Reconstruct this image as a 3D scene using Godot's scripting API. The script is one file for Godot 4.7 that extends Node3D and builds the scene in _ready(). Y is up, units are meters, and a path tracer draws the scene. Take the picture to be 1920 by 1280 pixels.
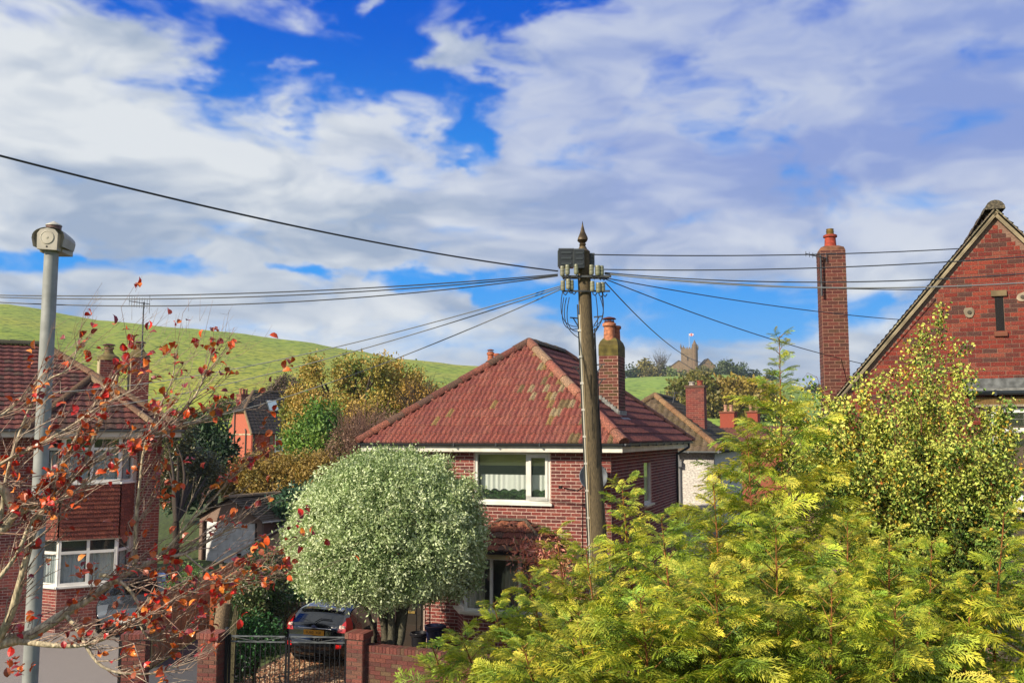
extends Node3D
# A street of brick houses under a green down, seen from an upstairs window. y up, metres, camera above the origin.

const EYE := 5.14
const PITCH := 5.77
const FOV := 40.0
const SUN := Vector3(-0.66, 0.50, 0.56)
var FOCAL := 640.0 / tan(deg_to_rad(20.0))
var rng := RandomNumberGenerator.new()
var used := {}
var M := {}
var grain := {}

# ---------- mesh builder ----------
class MB:
	var v := PackedVector3Array()
	var n := PackedVector3Array()
	var c := PackedColorArray()
	var u := PackedVector2Array()
	var ix := PackedInt32Array()
	func tri(a: Vector3, b: Vector3, d: Vector3, col: Color, out := Vector3.ZERO) -> void:
		var nn := (d - a).cross(b - a).normalized()
		if out != Vector3.ZERO and nn.dot(out) < 0.0:
			var s := b
			b = d
			d = s
			nn = -nn
		var k := v.size()
		v.append_array([a, b, d])
		n.append_array([nn, nn, nn])
		c.append_array([col, col, col])
		ix.append_array([k, k + 1, k + 2])
	func quad(a: Vector3, b: Vector3, d: Vector3, e: Vector3, col: Color, out := Vector3.ZERO) -> void:
		var nn := (d - a).cross(b - a).normalized()
		if nn == Vector3.ZERO:
			nn = (e - a).cross(d - a).normalized()
		if out != Vector3.ZERO and nn.dot(out) < 0.0:
			var s := b
			b = e
			e = s
			nn = -nn
		var k := v.size()
		v.append_array([a, b, d, e])
		n.append_array([nn, nn, nn, nn])
		c.append_array([col, col, col, col])
		ix.append_array([k, k + 1, k + 2, k, k + 2, k + 3])
	# unit cube (-0.5..0.5) under t
	func cube(t: Transform3D, col: Color, back := true) -> void:
		var p: Array[Vector3] = []
		for i in 8:
			p.append(t * Vector3(-0.5 if i & 1 == 0 else 0.5, -0.5 if i & 2 == 0 else 0.5, -0.5 if i & 4 == 0 else 0.5))
		var b := t.basis
		quad(p[4], p[5], p[7], p[6], col, b.z)
		if back:
			quad(p[0], p[1], p[3], p[2], col, -b.z)
		quad(p[0], p[4], p[6], p[2], col, -b.x)
		quad(p[1], p[5], p[7], p[3], col, b.x)
		quad(p[2], p[3], p[7], p[6], col, b.y)
		quad(p[0], p[1], p[5], p[4], col, -b.y)
	func box(centre: Vector3, size: Vector3, col: Color, turn := Basis()) -> void:
		cube(Transform3D(turn * Basis.from_scale(size), centre), col)
	# a beam between two points, w wide and h high
	func beam(a: Vector3, b: Vector3, w: float, h: float, col: Color, up := Vector3.UP) -> void:
		var d := b - a
		var z := d.normalized()
		if absf(z.dot(up)) > 0.98:
			up = Vector3.RIGHT
		var x := up.cross(z).normalized()
		var y := z.cross(x)
		cube(Transform3D(Basis(x * w, y * h, z * d.length()), (a + b) / 2.0), col)
	func tube(pts: Array, rad: Array, sides: int, col: Color, cap := true, col2 = null) -> void:
		var rings := pts.size()
		var k0 := v.size()
		var side := Vector3.ZERO
		for i in rings:
			var dir: Vector3 = (pts[mini(i + 1, rings - 1)] - pts[maxi(i - 1, 0)]).normalized()
			if side == Vector3.ZERO:
				side = dir.cross(Vector3.UP if absf(dir.y) < 0.9 else Vector3.RIGHT).normalized()
			side = (side - dir * side.dot(dir)).normalized()
			var oth := dir.cross(side)
			var r: float = rad[i] if rad.size() > 1 else rad[0]
			var cc: Color = col if col2 == null else col.lerp(col2, float(i) / maxf(1.0, rings - 1))
			for s in sides:
				var a := TAU * s / sides
				var nn := side * cos(a) + oth * sin(a)
				v.append(pts[i] + nn * r)
				n.append(nn)
				c.append(cc)
		for i in rings - 1:
			for s in sides:
				var s2 := (s + 1) % sides
				var a := k0 + i * sides + s
				var b := k0 + i * sides + s2
				ix.append_array([a, a + sides, b, b, a + sides, b + sides])
		if cap:
			for e in 2:
				var i := 0 if e == 0 else rings - 1
				var k := v.size()
				var nn: Vector3 = (pts[0] - pts[1]).normalized() if e == 0 else (pts[rings - 1] - pts[rings - 2]).normalized()
				for s in sides:
					v.append(v[k0 + i * sides + s])
					n.append(nn)
					c.append(c[k0 + i * sides])
				for s in range(1, sides - 1):
					if e == 0:
						ix.append_array([k, k + s, k + s + 1])
					else:
						ix.append_array([k, k + s + 1, k + s])
	# profile of Vector2(radius, height) turned round the y axis of t
	func lathe(t: Transform3D, prof: Array, sides: int, col: Color) -> void:
		for i in prof.size() - 1:
			var p: Vector2 = prof[i]
			var q: Vector2 = prof[i + 1]
			var sl := Vector2(q.y - p.y, p.x - q.x).normalized()
			var k := v.size()
			for s in sides + 1:
				var a := TAU * s / sides
				var d := Vector3(cos(a), 0, sin(a))
				v.append(t * (d * p.x + Vector3(0, p.y, 0)))
				v.append(t * (d * q.x + Vector3(0, q.y, 0)))
				var nn := (t.basis * (d * sl.x + Vector3(0, sl.y, 0))).normalized()
				n.append_array([nn, nn])
				c.append_array([col, col])
			for s in sides:
				var a := k + s * 2
				ix.append_array([a, a + 2, a + 1, a + 1, a + 2, a + 3])
	# prism: polygon in the xy plane of t, from z0 to z1
	func prism(t: Transform3D, poly: PackedVector2Array, z0: float, z1: float, col: Color) -> void:
		var tr := Geometry2D.triangulate_polygon(poly)
		for k in range(0, tr.size(), 3):
			for zz in [z0, z1]:
				var a: Vector3 = t * Vector3(poly[tr[k]].x, poly[tr[k]].y, zz)
				var b: Vector3 = t * Vector3(poly[tr[k + 1]].x, poly[tr[k + 1]].y, zz)
				var d: Vector3 = t * Vector3(poly[tr[k + 2]].x, poly[tr[k + 2]].y, zz)
				tri(a, b, d, col, t.basis.z * (1.0 if zz == maxf(z0, z1) else -1.0))
		var mid := Vector2.ZERO
		for p in poly:
			mid += p / poly.size()
		for i in poly.size():
			var p := poly[i]
			var q := poly[(i + 1) % poly.size()]
			var e := (q - p).orthogonal().normalized()
			if Geometry2D.is_point_in_polygon((p + q) / 2.0 + e * 0.001, poly):
				e = -e
			quad(t * Vector3(p.x, p.y, z0), t * Vector3(q.x, q.y, z0), t * Vector3(q.x, q.y, z1), t * Vector3(p.x, p.y, z1), col, t.basis * Vector3(e.x, e.y, 0))
	func uvs_planar(sx: float, sy: float) -> void:
		u.resize(v.size())
		for i in v.size():
			u[i] = Vector2(v[i].x * sx, v[i].z * sy)
	func mesh() -> ArrayMesh:
		var a := []
		a.resize(Mesh.ARRAY_MAX)
		a[Mesh.ARRAY_VERTEX] = v
		a[Mesh.ARRAY_NORMAL] = n
		a[Mesh.ARRAY_COLOR] = c
		a[Mesh.ARRAY_INDEX] = ix
		if u.size() == v.size():
			a[Mesh.ARRAY_TEX_UV] = u
		var m := ArrayMesh.new()
		m.add_surface_from_arrays(Mesh.PRIMITIVE_TRIANGLES, a)
		return m

# ---------- naming ----------
func numbered(called: String) -> String:
	var k: int = used.get(called, 0)
	used[called] = k + 1
	return called if k == 0 else "%s_%03d" % [called, k]

func thing(called: String, label: String, category: String, at_ := Vector3.ZERO, turn := 0.0, group := "") -> Node3D:
	var o := Node3D.new()
	o.name = numbered(called)
	add_child(o)
	o.position = at_
	o.rotation.y = deg_to_rad(turn)
	tag(o, label, category, group)
	return o

func tag(o: Node, label: String, category: String, group := "") -> void:
	o.set_meta("label", label)
	o.set_meta("category", category)
	if group != "":
		o.set_meta("group", group)

func part(called: String, m, mat: Material, parent: Node) -> MeshInstance3D:
	var o := MeshInstance3D.new()
	o.name = called if not parent.has_node(NodePath(called)) else next_name(called, parent)
	o.mesh = m.mesh() if m is MB else m
	o.material_override = mat
	parent.add_child(o, true)
	return o

func next_name(called: String, parent: Node) -> String:
	var key := str(parent.get_instance_id()) + called
	var k: int = used.get(key, 0) + 1
	used[key] = k
	return "%s_%03d" % [called, k]

func pivot(called: String, parent: Node, at_ := Vector3.ZERO, turn := 0.0) -> Node3D:
	var o := Node3D.new()
	o.name = called if not parent.has_node(NodePath(called)) else next_name(called, parent)
	parent.add_child(o, true)
	o.position = at_
	o.rotation.y = deg_to_rad(turn)
	return o

func struct(called: String, m, mat: Material) -> MeshInstance3D:
	var o := part(called, m, mat, self)
	o.set_meta("kind", "structure")
	return o

# ---------- places ----------
func at(px: float, py: float, d: float) -> Vector3:
	var x := (px - 960.0) / FOCAL
	var y := (640.0 - py) / FOCAL
	var p := deg_to_rad(PITCH)
	var t := d / (cos(p) - y * sin(p))
	return Vector3(x * t, EYE + (sin(p) + y * cos(p)) * t, -d)

func seen_at(p: Vector3) -> Vector3:  # pixel of a point, and its distance along the view
	var a := deg_to_rad(PITCH)
	var y := p.y - EYE
	var c := -p.z * cos(a) + y * sin(a)
	if c < 0.1:
		return Vector3(-9999, -9999, 1)
	return Vector3(960.0 + FOCAL * p.x / c, 640.0 - FOCAL * (p.z * sin(a) + y * cos(a)) / c, c)

const SITE_TURN := -19.5
var P0 := Vector3(2.1055, 0, -20.1)
func S(x: float, y: float, z: float) -> Vector3:
	return P0 + Vector3(x, y, z).rotated(Vector3.UP, deg_to_rad(SITE_TURN))

func C(r: float, g: float, b: float, k := 1.0) -> Color:  # sRGB 0..255 to a linear value, times k
	var l := Color(r / 255.0, g / 255.0, b / 255.0).srgb_to_linear()
	return Color(l.r * k, l.g * k, l.b * k)

func jit(col: Color, a: float) -> Color:
	var k := 1.0 + rng.randf_range(-a, a)
	return Color(col.r * k, col.g * k * (1.0 + rng.randf_range(-a, a) * 0.3), col.b * k)

# ---------- materials ----------
func noise_tex(freq: float, lo: float, hi: float, octaves := 4, size := 512, kind := FastNoiseLite.TYPE_SIMPLEX_SMOOTH, normal := false) -> NoiseTexture2D:
	var key := [freq, lo, hi, octaves, size, kind, normal]
	if grain.has(key):
		return grain[key]
	var f := FastNoiseLite.new()
	f.noise_type = kind
	f.frequency = freq
	f.fractal_octaves = octaves
	f.seed = 11 + grain.size()
	var t := NoiseTexture2D.new()
	t.width = size
	t.height = size
	t.seamless = true
	t.noise = f
	var g := Gradient.new()
	g.set_color(0, Color(lo, lo, lo))
	g.set_color(1, Color(hi, hi, hi))
	g.set_offset(0, 0.2)
	g.set_offset(1, 0.8)
	t.color_ramp = g
	grain[key] = t
	return t

func vmat(rough: float, tex: Texture2D = null, scale := Vector3.ONE, bump := 0.0, metal := 0.0, spec := 0.5) -> StandardMaterial3D:
	var m := StandardMaterial3D.new()
	m.vertex_color_use_as_albedo = true
	m.roughness = rough
	m.metallic = metal
	m.metallic_specular = spec
	m.cull_mode = BaseMaterial3D.CULL_DISABLED
	if tex:
		m.albedo_texture = tex
		m.uv1_triplanar = true
		m.uv1_world_triplanar = true
		m.uv1_scale = scale
		if bump > 0.0:
			m.heightmap_enabled = true
			m.heightmap_texture = tex
			m.heightmap_scale = bump
	return m

func make_materials() -> void:
	var fine := noise_tex(0.02, 0.74, 1.0, 5)
	var rough := noise_tex(0.035, 0.55, 1.0, 5)
	var blotch := noise_tex(0.008, 0.62, 1.0, 5)
	M.brick = vmat(0.9, rough, Vector3.ONE * 2.6, 0.6)
	M.mortar = vmat(0.95, fine, Vector3.ONE * 3.0, 0.4)
	M.tile = vmat(0.75, noise_tex(0.03, 0.42, 1.0, 5), Vector3.ONE * 1.5, 0.6)
	M.render = vmat(0.9, fine, Vector3.ONE * 1.2, 0.3)
	M.pebble = vmat(0.95, noise_tex(0.09, 0.45, 1.0, 3), Vector3.ONE * 2.0, 1.5)
	M.paint = vmat(0.45, noise_tex(0.006, 0.86, 1.0, 4), Vector3.ONE * 0.8)
	M.plastic = vmat(0.35, noise_tex(0.006, 0.9, 1.0, 3), Vector3.ONE * 0.7)
	M.black = vmat(0.4)
	M.wood = vmat(0.85, rough, Vector3(9.0, 0.55, 9.0), 0.6)
	M.bark = vmat(0.9, rough, Vector3(3.0, 1.0, 3.0), 0.8)
	M.metal = vmat(0.55, blotch, Vector3.ONE * 0.9, 0.0, 0.45)
	M.galvanised = vmat(0.6, noise_tex(0.006, 0.86, 1.0, 4), Vector3.ONE * 1.6, 0.0, 0.1)
	M.steel = vmat(0.35, null, Vector3.ONE, 0.0, 0.8)
	M.stone = vmat(0.95, blotch, Vector3.ONE * 0.5, 0.6)
	M.tarmac = vmat(0.9, noise_tex(0.12, 0.55, 1.0, 3), Vector3.ONE * 1.6, 0.4)
	M.aggregate = vmat(0.9, noise_tex(0.1, 0.5, 1.0, 2), Vector3.ONE * 2.6, 0.8)
	M.gravel = vmat(0.95, noise_tex(0.11, 0.35, 1.0, 2), Vector3.ONE * 2.2, 1.5)
	M.soil = vmat(0.95, blotch, Vector3.ONE * 1.0, 1.0)
	M.clay = vmat(0.8, blotch, Vector3.ONE * 2.0)
	M.lead = vmat(0.6, blotch, Vector3.ONE * 1.5, 0.0, 0.2)
	M.cloth = vmat(0.9)
	M.carpaint = vmat(0.16, null, Vector3.ONE, 0.0, 0.25, 0.7)
	M.carpaint.clearcoat_enabled = true
	M.carpaint.clearcoat = 1.0
	M.carpaint.clearcoat_roughness = 0.04
	M.rubber = vmat(0.85)
	M.darkglass = vmat(0.05, null, Vector3.ONE, 0.0, 0.0, 0.9)
	M.redlens = vmat(0.32, null, Vector3.ONE, 0.0, 0.0, 0.7)
	var g := StandardMaterial3D.new()
	g.albedo_color = Color(0.4, 0.46, 0.44, 0.08)
	g.transparency = BaseMaterial3D.TRANSPARENCY_ALPHA
	g.roughness = 0.03
	g.metallic_specular = 0.7
	g.cull_mode = BaseMaterial3D.CULL_DISABLED
	M.glass = g
	for k in ["leaf", "leaf_soft", "leaf_gloss"]:
		var m := vmat(0.6 if k != "leaf_gloss" else 0.38)
		m.backlight_enabled = true
		m.backlight = Color(0.55, 0.6, 0.3) if k != "leaf_gloss" else Color(0.5, 0.35, 0.3)
		M[k] = m

# ---------- pieces: bricks and tiles, the ones that show largest as parts, the rest one part ----------
# an entry: [Transform3D, colour number, clip or null]
func shown(p: Vector3, rects: Array) -> float:
	var q := seen_at(p)
	if q.x < -5 or q.x > 1925 or q.y < -5 or q.y > 1285:
		return 0.0
	if rects.is_empty():
		return 1.0
	for r in rects:
		if r.has_point(Vector2(q.x, q.y)):
			return 1.0
	return 0.001

func bricks_into(parent: Node3D, entries: Array, pal: Array, mat: Material, most: int, rects: Array, called := "brick", mass := "brickwork") -> void:
	var g := parent.global_transform if parent.is_inside_tree() else parent.transform
	var scored := []
	for i in entries.size():
		var t: Transform3D = g * entries[i][0]
		var d := t.origin.length()
		var face := maxf(0.05, t.basis.z.normalized().dot((Vector3(0, EYE, 0) - t.origin).normalized()))
		scored.append([shown(t.origin, rects) * t.basis.x.length() * t.basis.y.length() * face / (d * d), i])
	scored.sort_custom(func(a, b): return a[0] > b[0])
	var unit: Array[ArrayMesh] = []
	for col in pal:
		var b := MB.new()
		b.cube(Transform3D(), col, false)
		unit.append(b.mesh())
	var rest := MB.new()
	for k in scored.size():
		var e: Array = entries[scored[k][1]]
		if k < most and scored[k][0] > 0.0:
			var o := MeshInstance3D.new()
			o.name = called if k == 0 else "%s_%03d" % [called, k]
			o.mesh = unit[e[1]]
			o.material_override = mat
			o.transform = e[0]
			parent.add_child(o, true)
		else:
			rest.cube(e[0], pal[e[1]], false)
	if rest.v.size() > 0:
		part(mass, rest, mat, parent).set_meta("kind", "stuff")

# lays bricks over a rectangle of the plane of t (x along, y up, z out); holes are Rect2; limits(y) gives the reach of a gable
func lay(entries: Array, t: Transform3D, w: float, h: float, holes: Array, npal: int, lim = null, bl := 0.225, course := 0.075, joint := 0.015, proud := 0.004, y_from := 0.0) -> void:
	var rows := int(ceil(h / course))
	for j in rows:
		var y0 := j * course
		if y0 < y_from:
			continue
		var hh := minf(course, h - y0) - joint
		if hh < 0.02:
			continue
		var ym := y0 + course / 2.0
		var lo := 0.0
		var hi := w
		if lim != null:
			var l: Vector2 = lim.call(ym)
			lo = maxf(lo, l.x)
			hi = minf(hi, l.y)
		var off := 0.0 if j % 2 == 0 else bl / 2.0
		var i := int(floor((lo - off) / bl)) - 1
		while true:
			var x0 := off + i * bl
			i += 1
			if x0 > hi:
				break
			var spans := [[maxf(x0, lo), minf(x0 + bl, hi)]]
			for r in holes:
				if ym > r.position.y and ym < r.end.y:
					var nx := []
					for s in spans:
						if s[1] <= r.position.x or s[0] >= r.end.x:
							nx.append(s)
						else:
							if s[0] < r.position.x:
								nx.append([s[0], r.position.x])
							if s[1] > r.end.x:
								nx.append([r.end.x, s[1]])
					spans = nx
			for s in spans:
				var wd: float = s[1] - s[0] - joint
				if wd < 0.025:
					continue
				var pr := proud + rng.randf() * 0.003
				var tt := Transform3D(Basis(t.basis.x * wd, t.basis.y * hh, t.basis.z * pr), t * Vector3((s[0] + s[1]) / 2.0, y0 + (hh + joint) / 2.0, pr / 2.0))
				entries.append([tt, rng.randi() % npal])

# a wall slab with holes, w x h, its front face in the plane of t
func slab(b: MB, t: Transform3D, w: float, h: float, thick: float, holes: Array, col: Color) -> void:
	var xs := [0.0, w]
	for r in holes:
		xs.append(clampf(r.position.x, 0, w))
		xs.append(clampf(r.end.x, 0, w))
	xs.sort()
	for k in xs.size() - 1:
		var x0: float = xs[k]
		var x1: float = xs[k + 1]
		if x1 - x0 < 0.001:
			continue
		var xm := (x0 + x1) / 2.0
		var cuts := []
		for r in holes:
			if xm > r.position.x and xm < r.end.x:
				cuts.append([r.position.y, r.end.y])
		cuts.sort_custom(func(a, c): return a[0] < c[0])
		var y := 0.0
		for q in cuts + [[h, h]]:
			if q[0] > y + 0.001:
				b.cube(t * Transform3D(Basis.from_scale(Vector3(x1 - x0, q[0] - y, thick)), Vector3(xm, (y + q[0]) / 2.0, -thick / 2.0)), col)
			y = maxf(y, q[1])

# ---------- roof tiles ----------
# the local shape: x across, y up the slope, z out of it
func tile_shape(b: MB, t: Transform3D, tw: float, len_: float, amp: float, rolls: int, col: Color, clip = null) -> void:
	var seg := rolls * 4 if amp > 0.0 else 2
	var k := b.v.size()
	for i in seg + 1:
		var x := tw * i / seg
		var ph := fposmod(float(i) / 4.0, 1.0)
		var z := amp * pow(0.5 + 0.5 * cos(TAU * (ph - 0.5)), 1.4) if amp > 0.0 else 0.0
		var sl := -sin(TAU * (ph - 0.5)) * amp * TAU / (tw / rolls) * 0.4 if amp > 0.0 else 0.0
		for r in 3:
			var y := 0.0 if r < 2 else len_
			var zz := 0.0 if r == 0 else (z + 0.048 if r == 1 else z + 0.004)
			var xx := x
			if clip != null:
				var c4: Array = clip
				var f := y / len_
				xx = clampf(x, lerpf(c4[0], c4[1], f), lerpf(c4[2], c4[3], f))
			b.v.append(t * Vector3(xx, y, zz))
			b.n.append((t.basis * (Vector3(0, -1, 0.2) if r == 0 else Vector3(-sl, 0, 1))).normalized())
			b.c.append(col * 0.4 if r == 0 else col)  # lower lip darker: shadow line under each course put into the colour
	for i in seg:
		for r in 2:
			var a := k + i * 3 + r
			b.ix.append_array([a, a + 1, a + 3, a + 3, a + 1, a + 4])

func roof_face(entries: Array, t: Transform3D, width: float, slope: float, xl1: float, xr1: float, tw: float, gauge: float, npal: int, pick = null) -> void:
	var rows := int(ceil(slope / gauge))
	for j in rows:
		var y0 := j * gauge
		var ln := minf(gauge + 0.03, slope - y0)
		if ln < 0.05:
			continue
		var fa := y0 / slope
		var fb := (y0 + ln) / slope
		var la := xl1 * fa
		var lb := xl1 * fb
		var ra := lerpf(width, xr1, fa)
		var rb := lerpf(width, xr1, fb)
		var i := int(floor(minf(la, lb) / tw))
		while i * tw < maxf(ra, rb):
			var x0 := i * tw
			i += 1
			if x0 + tw < minf(la, lb) + 0.02 or x0 > maxf(ra, rb) - 0.02:
				continue
			var clip = null
			if x0 < maxf(la, lb) or x0 + tw > minf(ra, rb):
				clip = [la - x0, lb - x0, ra - x0, rb - x0]
			var tt := t * Transform3D(Basis(Vector3.UP, 0).rotated(Vector3(1, 0, 0), 0.0), Vector3(x0, y0, rng.randf() * 0.004))
			var ci := rng.randi() % npal
			if pick != null:
				ci = pick.call(x0 / width, y0 / slope)
			entries.append([tt, ci, clip, ln])

func tiles_into(parent: Node3D, world: Transform3D, entries: Array, pal: Array, tw: float, amp: float, rolls: int, mat: Material, most: int, rects: Array, called := "roof_tile", mass := "roof_tiling") -> void:
	var scored := []
	for i in entries.size():
		var t: Transform3D = world * entries[i][0]
		var d := t.origin.length()
		var face := maxf(0.05, t.basis.z.normalized().dot((Vector3(0, EYE, 0) - t.origin).normalized()))
		scored.append([shown(t.origin, rects) * face / (d * d), i])
	scored.sort_custom(func(a, b): return a[0] > b[0])
	var shared := {}
	var rest := MB.new()
	for k in scored.size():
		var e: Array = entries[scored[k][1]]
		if k < most and scored[k][0] > 0.0:
			var o := MeshInstance3D.new()
			o.name = called if k == 0 else "%s_%03d" % [called, k]
			var key := [e[1], snappedf(e[3], 0.001)]
			if e[2] == null and shared.has(key):
				o.mesh = shared[key]
			else:
				var b := MB.new()
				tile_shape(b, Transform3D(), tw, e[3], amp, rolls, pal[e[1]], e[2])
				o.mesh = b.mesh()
				if e[2] == null:
					shared[key] = o.mesh
			o.material_override = mat
			o.transform = e[0]
			parent.add_child(o, true)
		else:
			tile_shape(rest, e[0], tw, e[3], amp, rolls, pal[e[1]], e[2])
	if rest.v.size() > 0:
		part(mass, rest, mat, parent).set_meta("kind", "stuff")

# half-round ridge and hip tiles along a line
func ridge_line(parent: Node3D, a: Vector3, b: Vector3, r: float, pal: Array, mat: Material, called := "ridge_tile", up := Vector3.UP) -> void:
	var len_ := a.distance_to(b)
	var cnt := maxi(1, int(round(len_ / 0.42)))
	var dir := (b - a).normalized()
	var side := dir.cross(up).normalized()
	var nrm := side.cross(dir).normalized()
	for k in cnt:
		var p := a + dir * (len_ * k / cnt - 0.015)
		var q := a + dir * (len_ * (k + 1) / cnt + 0.015)
		var mb := MB.new()
		var col := jit(pal[rng.randi() % pal.size()], 0.12)
		var r0 := r * (1.0 + 0.05 * (k % 2))
		var k0 := mb.v.size()
		for e in 2:
			for s in 9:
				var an := PI * s / 8.0
				var d := side * cos(an) + nrm * sin(an)
				mb.v.append((p if e == 0 else q) + d * r0 * (1.06 if e == 0 else 0.98))
				mb.n.append(d)
				mb.c.append(col)
		for s in 8:
			mb.ix.append_array([k0 + s, k0 + s + 1, k0 + s + 9, k0 + s + 9, k0 + s + 1, k0 + s + 10])
		var ctr := p
		for s in 8:
			mb.tri(ctr, mb.v[k0 + s], mb.v[k0 + s + 1], col * 0.9, -dir)
		part(called, mb, mat, parent)

# ---------- windows ----------
# bars: x positions of mullions, 0..w; each light may have a sash. t: x along, y up, z out, at the bottom left corner
func window(parent: Node3D, t: Transform3D, w: float, h: float, mull: Array, trans: Array, fr: float, col: Color, sill := 0.06, called := "window") -> Node3D:
	var o := pivot(called, parent)
	o.transform = t
	var b := MB.new()
	var dz := 0.06
	b.box(Vector3(w / 2, fr / 2, 0), Vector3(w - 2 * fr, fr, dz), col)
	b.box(Vector3(w / 2, h - fr / 2, 0), Vector3(w - 2 * fr, fr, dz), col)
	b.box(Vector3(fr / 2, h / 2, 0), Vector3(fr, h, dz), col)
	b.box(Vector3(w - fr / 2, h / 2, 0), Vector3(fr, h, dz), col)
	for x in mull:
		b.box(Vector3(x, h / 2, 0.002), Vector3(fr, h - 2 * fr, dz), col)
	var xs := [fr]
	for x in mull:
		xs.append(x - fr / 2)
		xs.append(x + fr / 2)
	xs.append(w - fr)
	for y in trans:
		for k in range(0, xs.size(), 2):
			b.box(Vector3((xs[k] + xs[k + 1]) / 2.0, y, 0.004), Vector3(xs[k + 1] - xs[k], fr, dz), col)
	part("frame", b, M.plastic, o)
	if sill > 0.0:
		var s := MB.new()
		s.box(Vector3(w / 2, -0.025, sill / 2.0 + 0.015), Vector3(w + 0.12, 0.05, sill + 0.09), col)
		part("sill", s, M.plastic, o)
	var ys := [fr]
	for y in trans:
		ys.append(y - fr / 2)
		ys.append(y + fr / 2)
	ys.append(h - fr)
	for k in range(0, xs.size(), 2):
		for q in range(0, ys.size(), 2):
			var g := MB.new()
			g.box(Vector3((xs[k] + xs[k + 1]) / 2.0, (ys[q] + ys[q + 1]) / 2.0, -0.004), Vector3(xs[k + 1] - xs[k], ys[q + 1] - ys[q], 0.006), Color.WHITE)
			part("pane", g, M.glass, o)
	return o

# hanging cloth: a rippled sheet from x0..x1, y0..y1, with an optional scalloped foot
func curtain(parent: Node3D, x0: float, x1: float, y0: float, y1: float, z: float, col: Color, scallop := 0.0, wave := 0.018, called := "curtain") -> void:
	var b := MB.new()
	var n := maxi(6, int((x1 - x0) / 0.02))
	var ph := rng.randf() * 6.0
	for i in n:
		var f0 := float(i) / n
		var f1 := float(i + 1) / n
		var z0 := z + wave * sin(ph + f0 * (x1 - x0) * 52.0) * (0.6 + 0.4 * sin(f0 * 9.0 + ph))
		var z1 := z + wave * sin(ph + f1 * (x1 - x0) * 52.0) * (0.6 + 0.4 * sin(f1 * 9.0 + ph))
		var ya := y0 + scallop * absf(sin(f0 * (x1 - x0) * 14.0))
		var yb := y0 + scallop * absf(sin(f1 * (x1 - x0) * 14.0))
		var a := lerpf(x0, x1, f0)
		var d := lerpf(x0, x1, f1)
		b.quad(Vector3(a, ya, z0), Vector3(d, yb, z1), Vector3(d, y1, z1), Vector3(a, y1, z0), jit(col, 0.06), Vector3(0, 0, 1))
	part(called, b, M.cloth, parent)

func gutter(parent: Node3D, a: Vector3, b: Vector3, out: Vector3, r: float, col: Color) -> void:
	var mb := MB.new()
	var pr := []
	for s in 7:
		var an := PI * s / 6.0
		pr.append(out * cos(an) * r - Vector3.UP * sin(an) * r)
	for s in 6:
		mb.quad(a + pr[s], b + pr[s], b + pr[s + 1], a + pr[s + 1], col)
		mb.quad(a + pr[s] * 0.88, b + pr[s] * 0.88, b + pr[s + 1] * 0.88, a + pr[s + 1] * 0.88, col)
	for e in [a, b]:
		for s in 5:
			mb.tri(e + pr[0], e + pr[s + 1], e + pr[s + 2], col)
	var len_ := a.distance_to(b)
	var k := 0.4
	while k < len_:
		var p := a.lerp(b, k / len_)
		mb.box(p - Vector3.UP * r * 0.5, Vector3(0.03, r * 1.3, r * 2.2) if absf(out.z) > 0.5 else Vector3(r * 2.2, r * 1.3, 0.03), col)
		k += 1.0
	part("gutter", mb, M.black, parent)

# ---------- sky ----------
const SKY_GAIN := 0.82
var sky_noise := FastNoiseLite.new()
var sky_warp := FastNoiseLite.new()
var sky_tone := FastNoiseLite.new()
# openings in the cloud, as strokes between two directions (azimuth, elevation, azimuth, elevation, half width, strength), degrees
var openings := [
	[-27.0, 25.5, -17.0, 22.6, 1.5, 0.75], [-17.5, 22.4, -9.5, 22.8, 2.5, 1.15], [-10.0, 25.0, 4.2, 26.6, 3.2, 1.2], [-9.5, 22.2, -2.8, 19.8, 2.0, 1.1], [-2.8, 19.8, -1.2, 17.8, 1.1, 0.9],
	[-30.0, 9.6, -23.5, 9.8, 0.75, 1.0], [-23.5, 9.6, -17.0, 9.9, 0.5, 0.7], [-14.5, 9.9, -9.0, 9.3, 0.32, 0.6], [-8.5, 9.2, -2.0, 8.7, 0.55, 0.85], [-2.0, 8.5, 7.5, 7.8, 1.1, 1.05], [6.0, 7.9, 18.5, 7.4, 1.7, 1.15], [19.5, 7.6, 23.5, 7.4, 1.1, 0.8],
	[10.8, 21.3, 11.2, 21.2, 1.5, 0.5], [12.3, 17.4, 13.0, 17.3, 1.4, 0.5], [15.8, 16.4, 16.2, 16.3, 1.1, 0.5], [25.5, 16.6, 26.2, 16.4, 1.2, 0.35], [-13.0, 19.2, -12.4, 19.2, 0.8, 0.6], [2.5, 16.8, 4.5, 16.6, 0.8, 0.35],
	[40.0, 20.0, 70.0, 24.0, 3.5, 0.9], [-75.0, 30.0, -45.0, 24.0, 4.0, 0.9], [100.0, 14.0, 150.0, 12.0, 2.5, 0.8], [-160.0, 25.0, -110.0, 18.0, 3.5, 0.9], [-60.0, 45.0, 60.0, 50.0, 6.0, 0.8], [120.0, 40.0, 200.0, 45.0, 7.0, 0.8],
]
var wisps := [[-8.0, 21.0, 3.0, 24.3, 1.6, 0.62], [-27.0, 25.6, -21.0, 25.0, 0.5, 0.5], [-15.0, 22.2, -13.5, 22.0, 0.45, 0.4], [-9.8, 25.6, -9.5, 25.4, 0.3, 0.4], [5.0, 24.0, 7.0, 20.0, 1.6, 0.5]]

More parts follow.
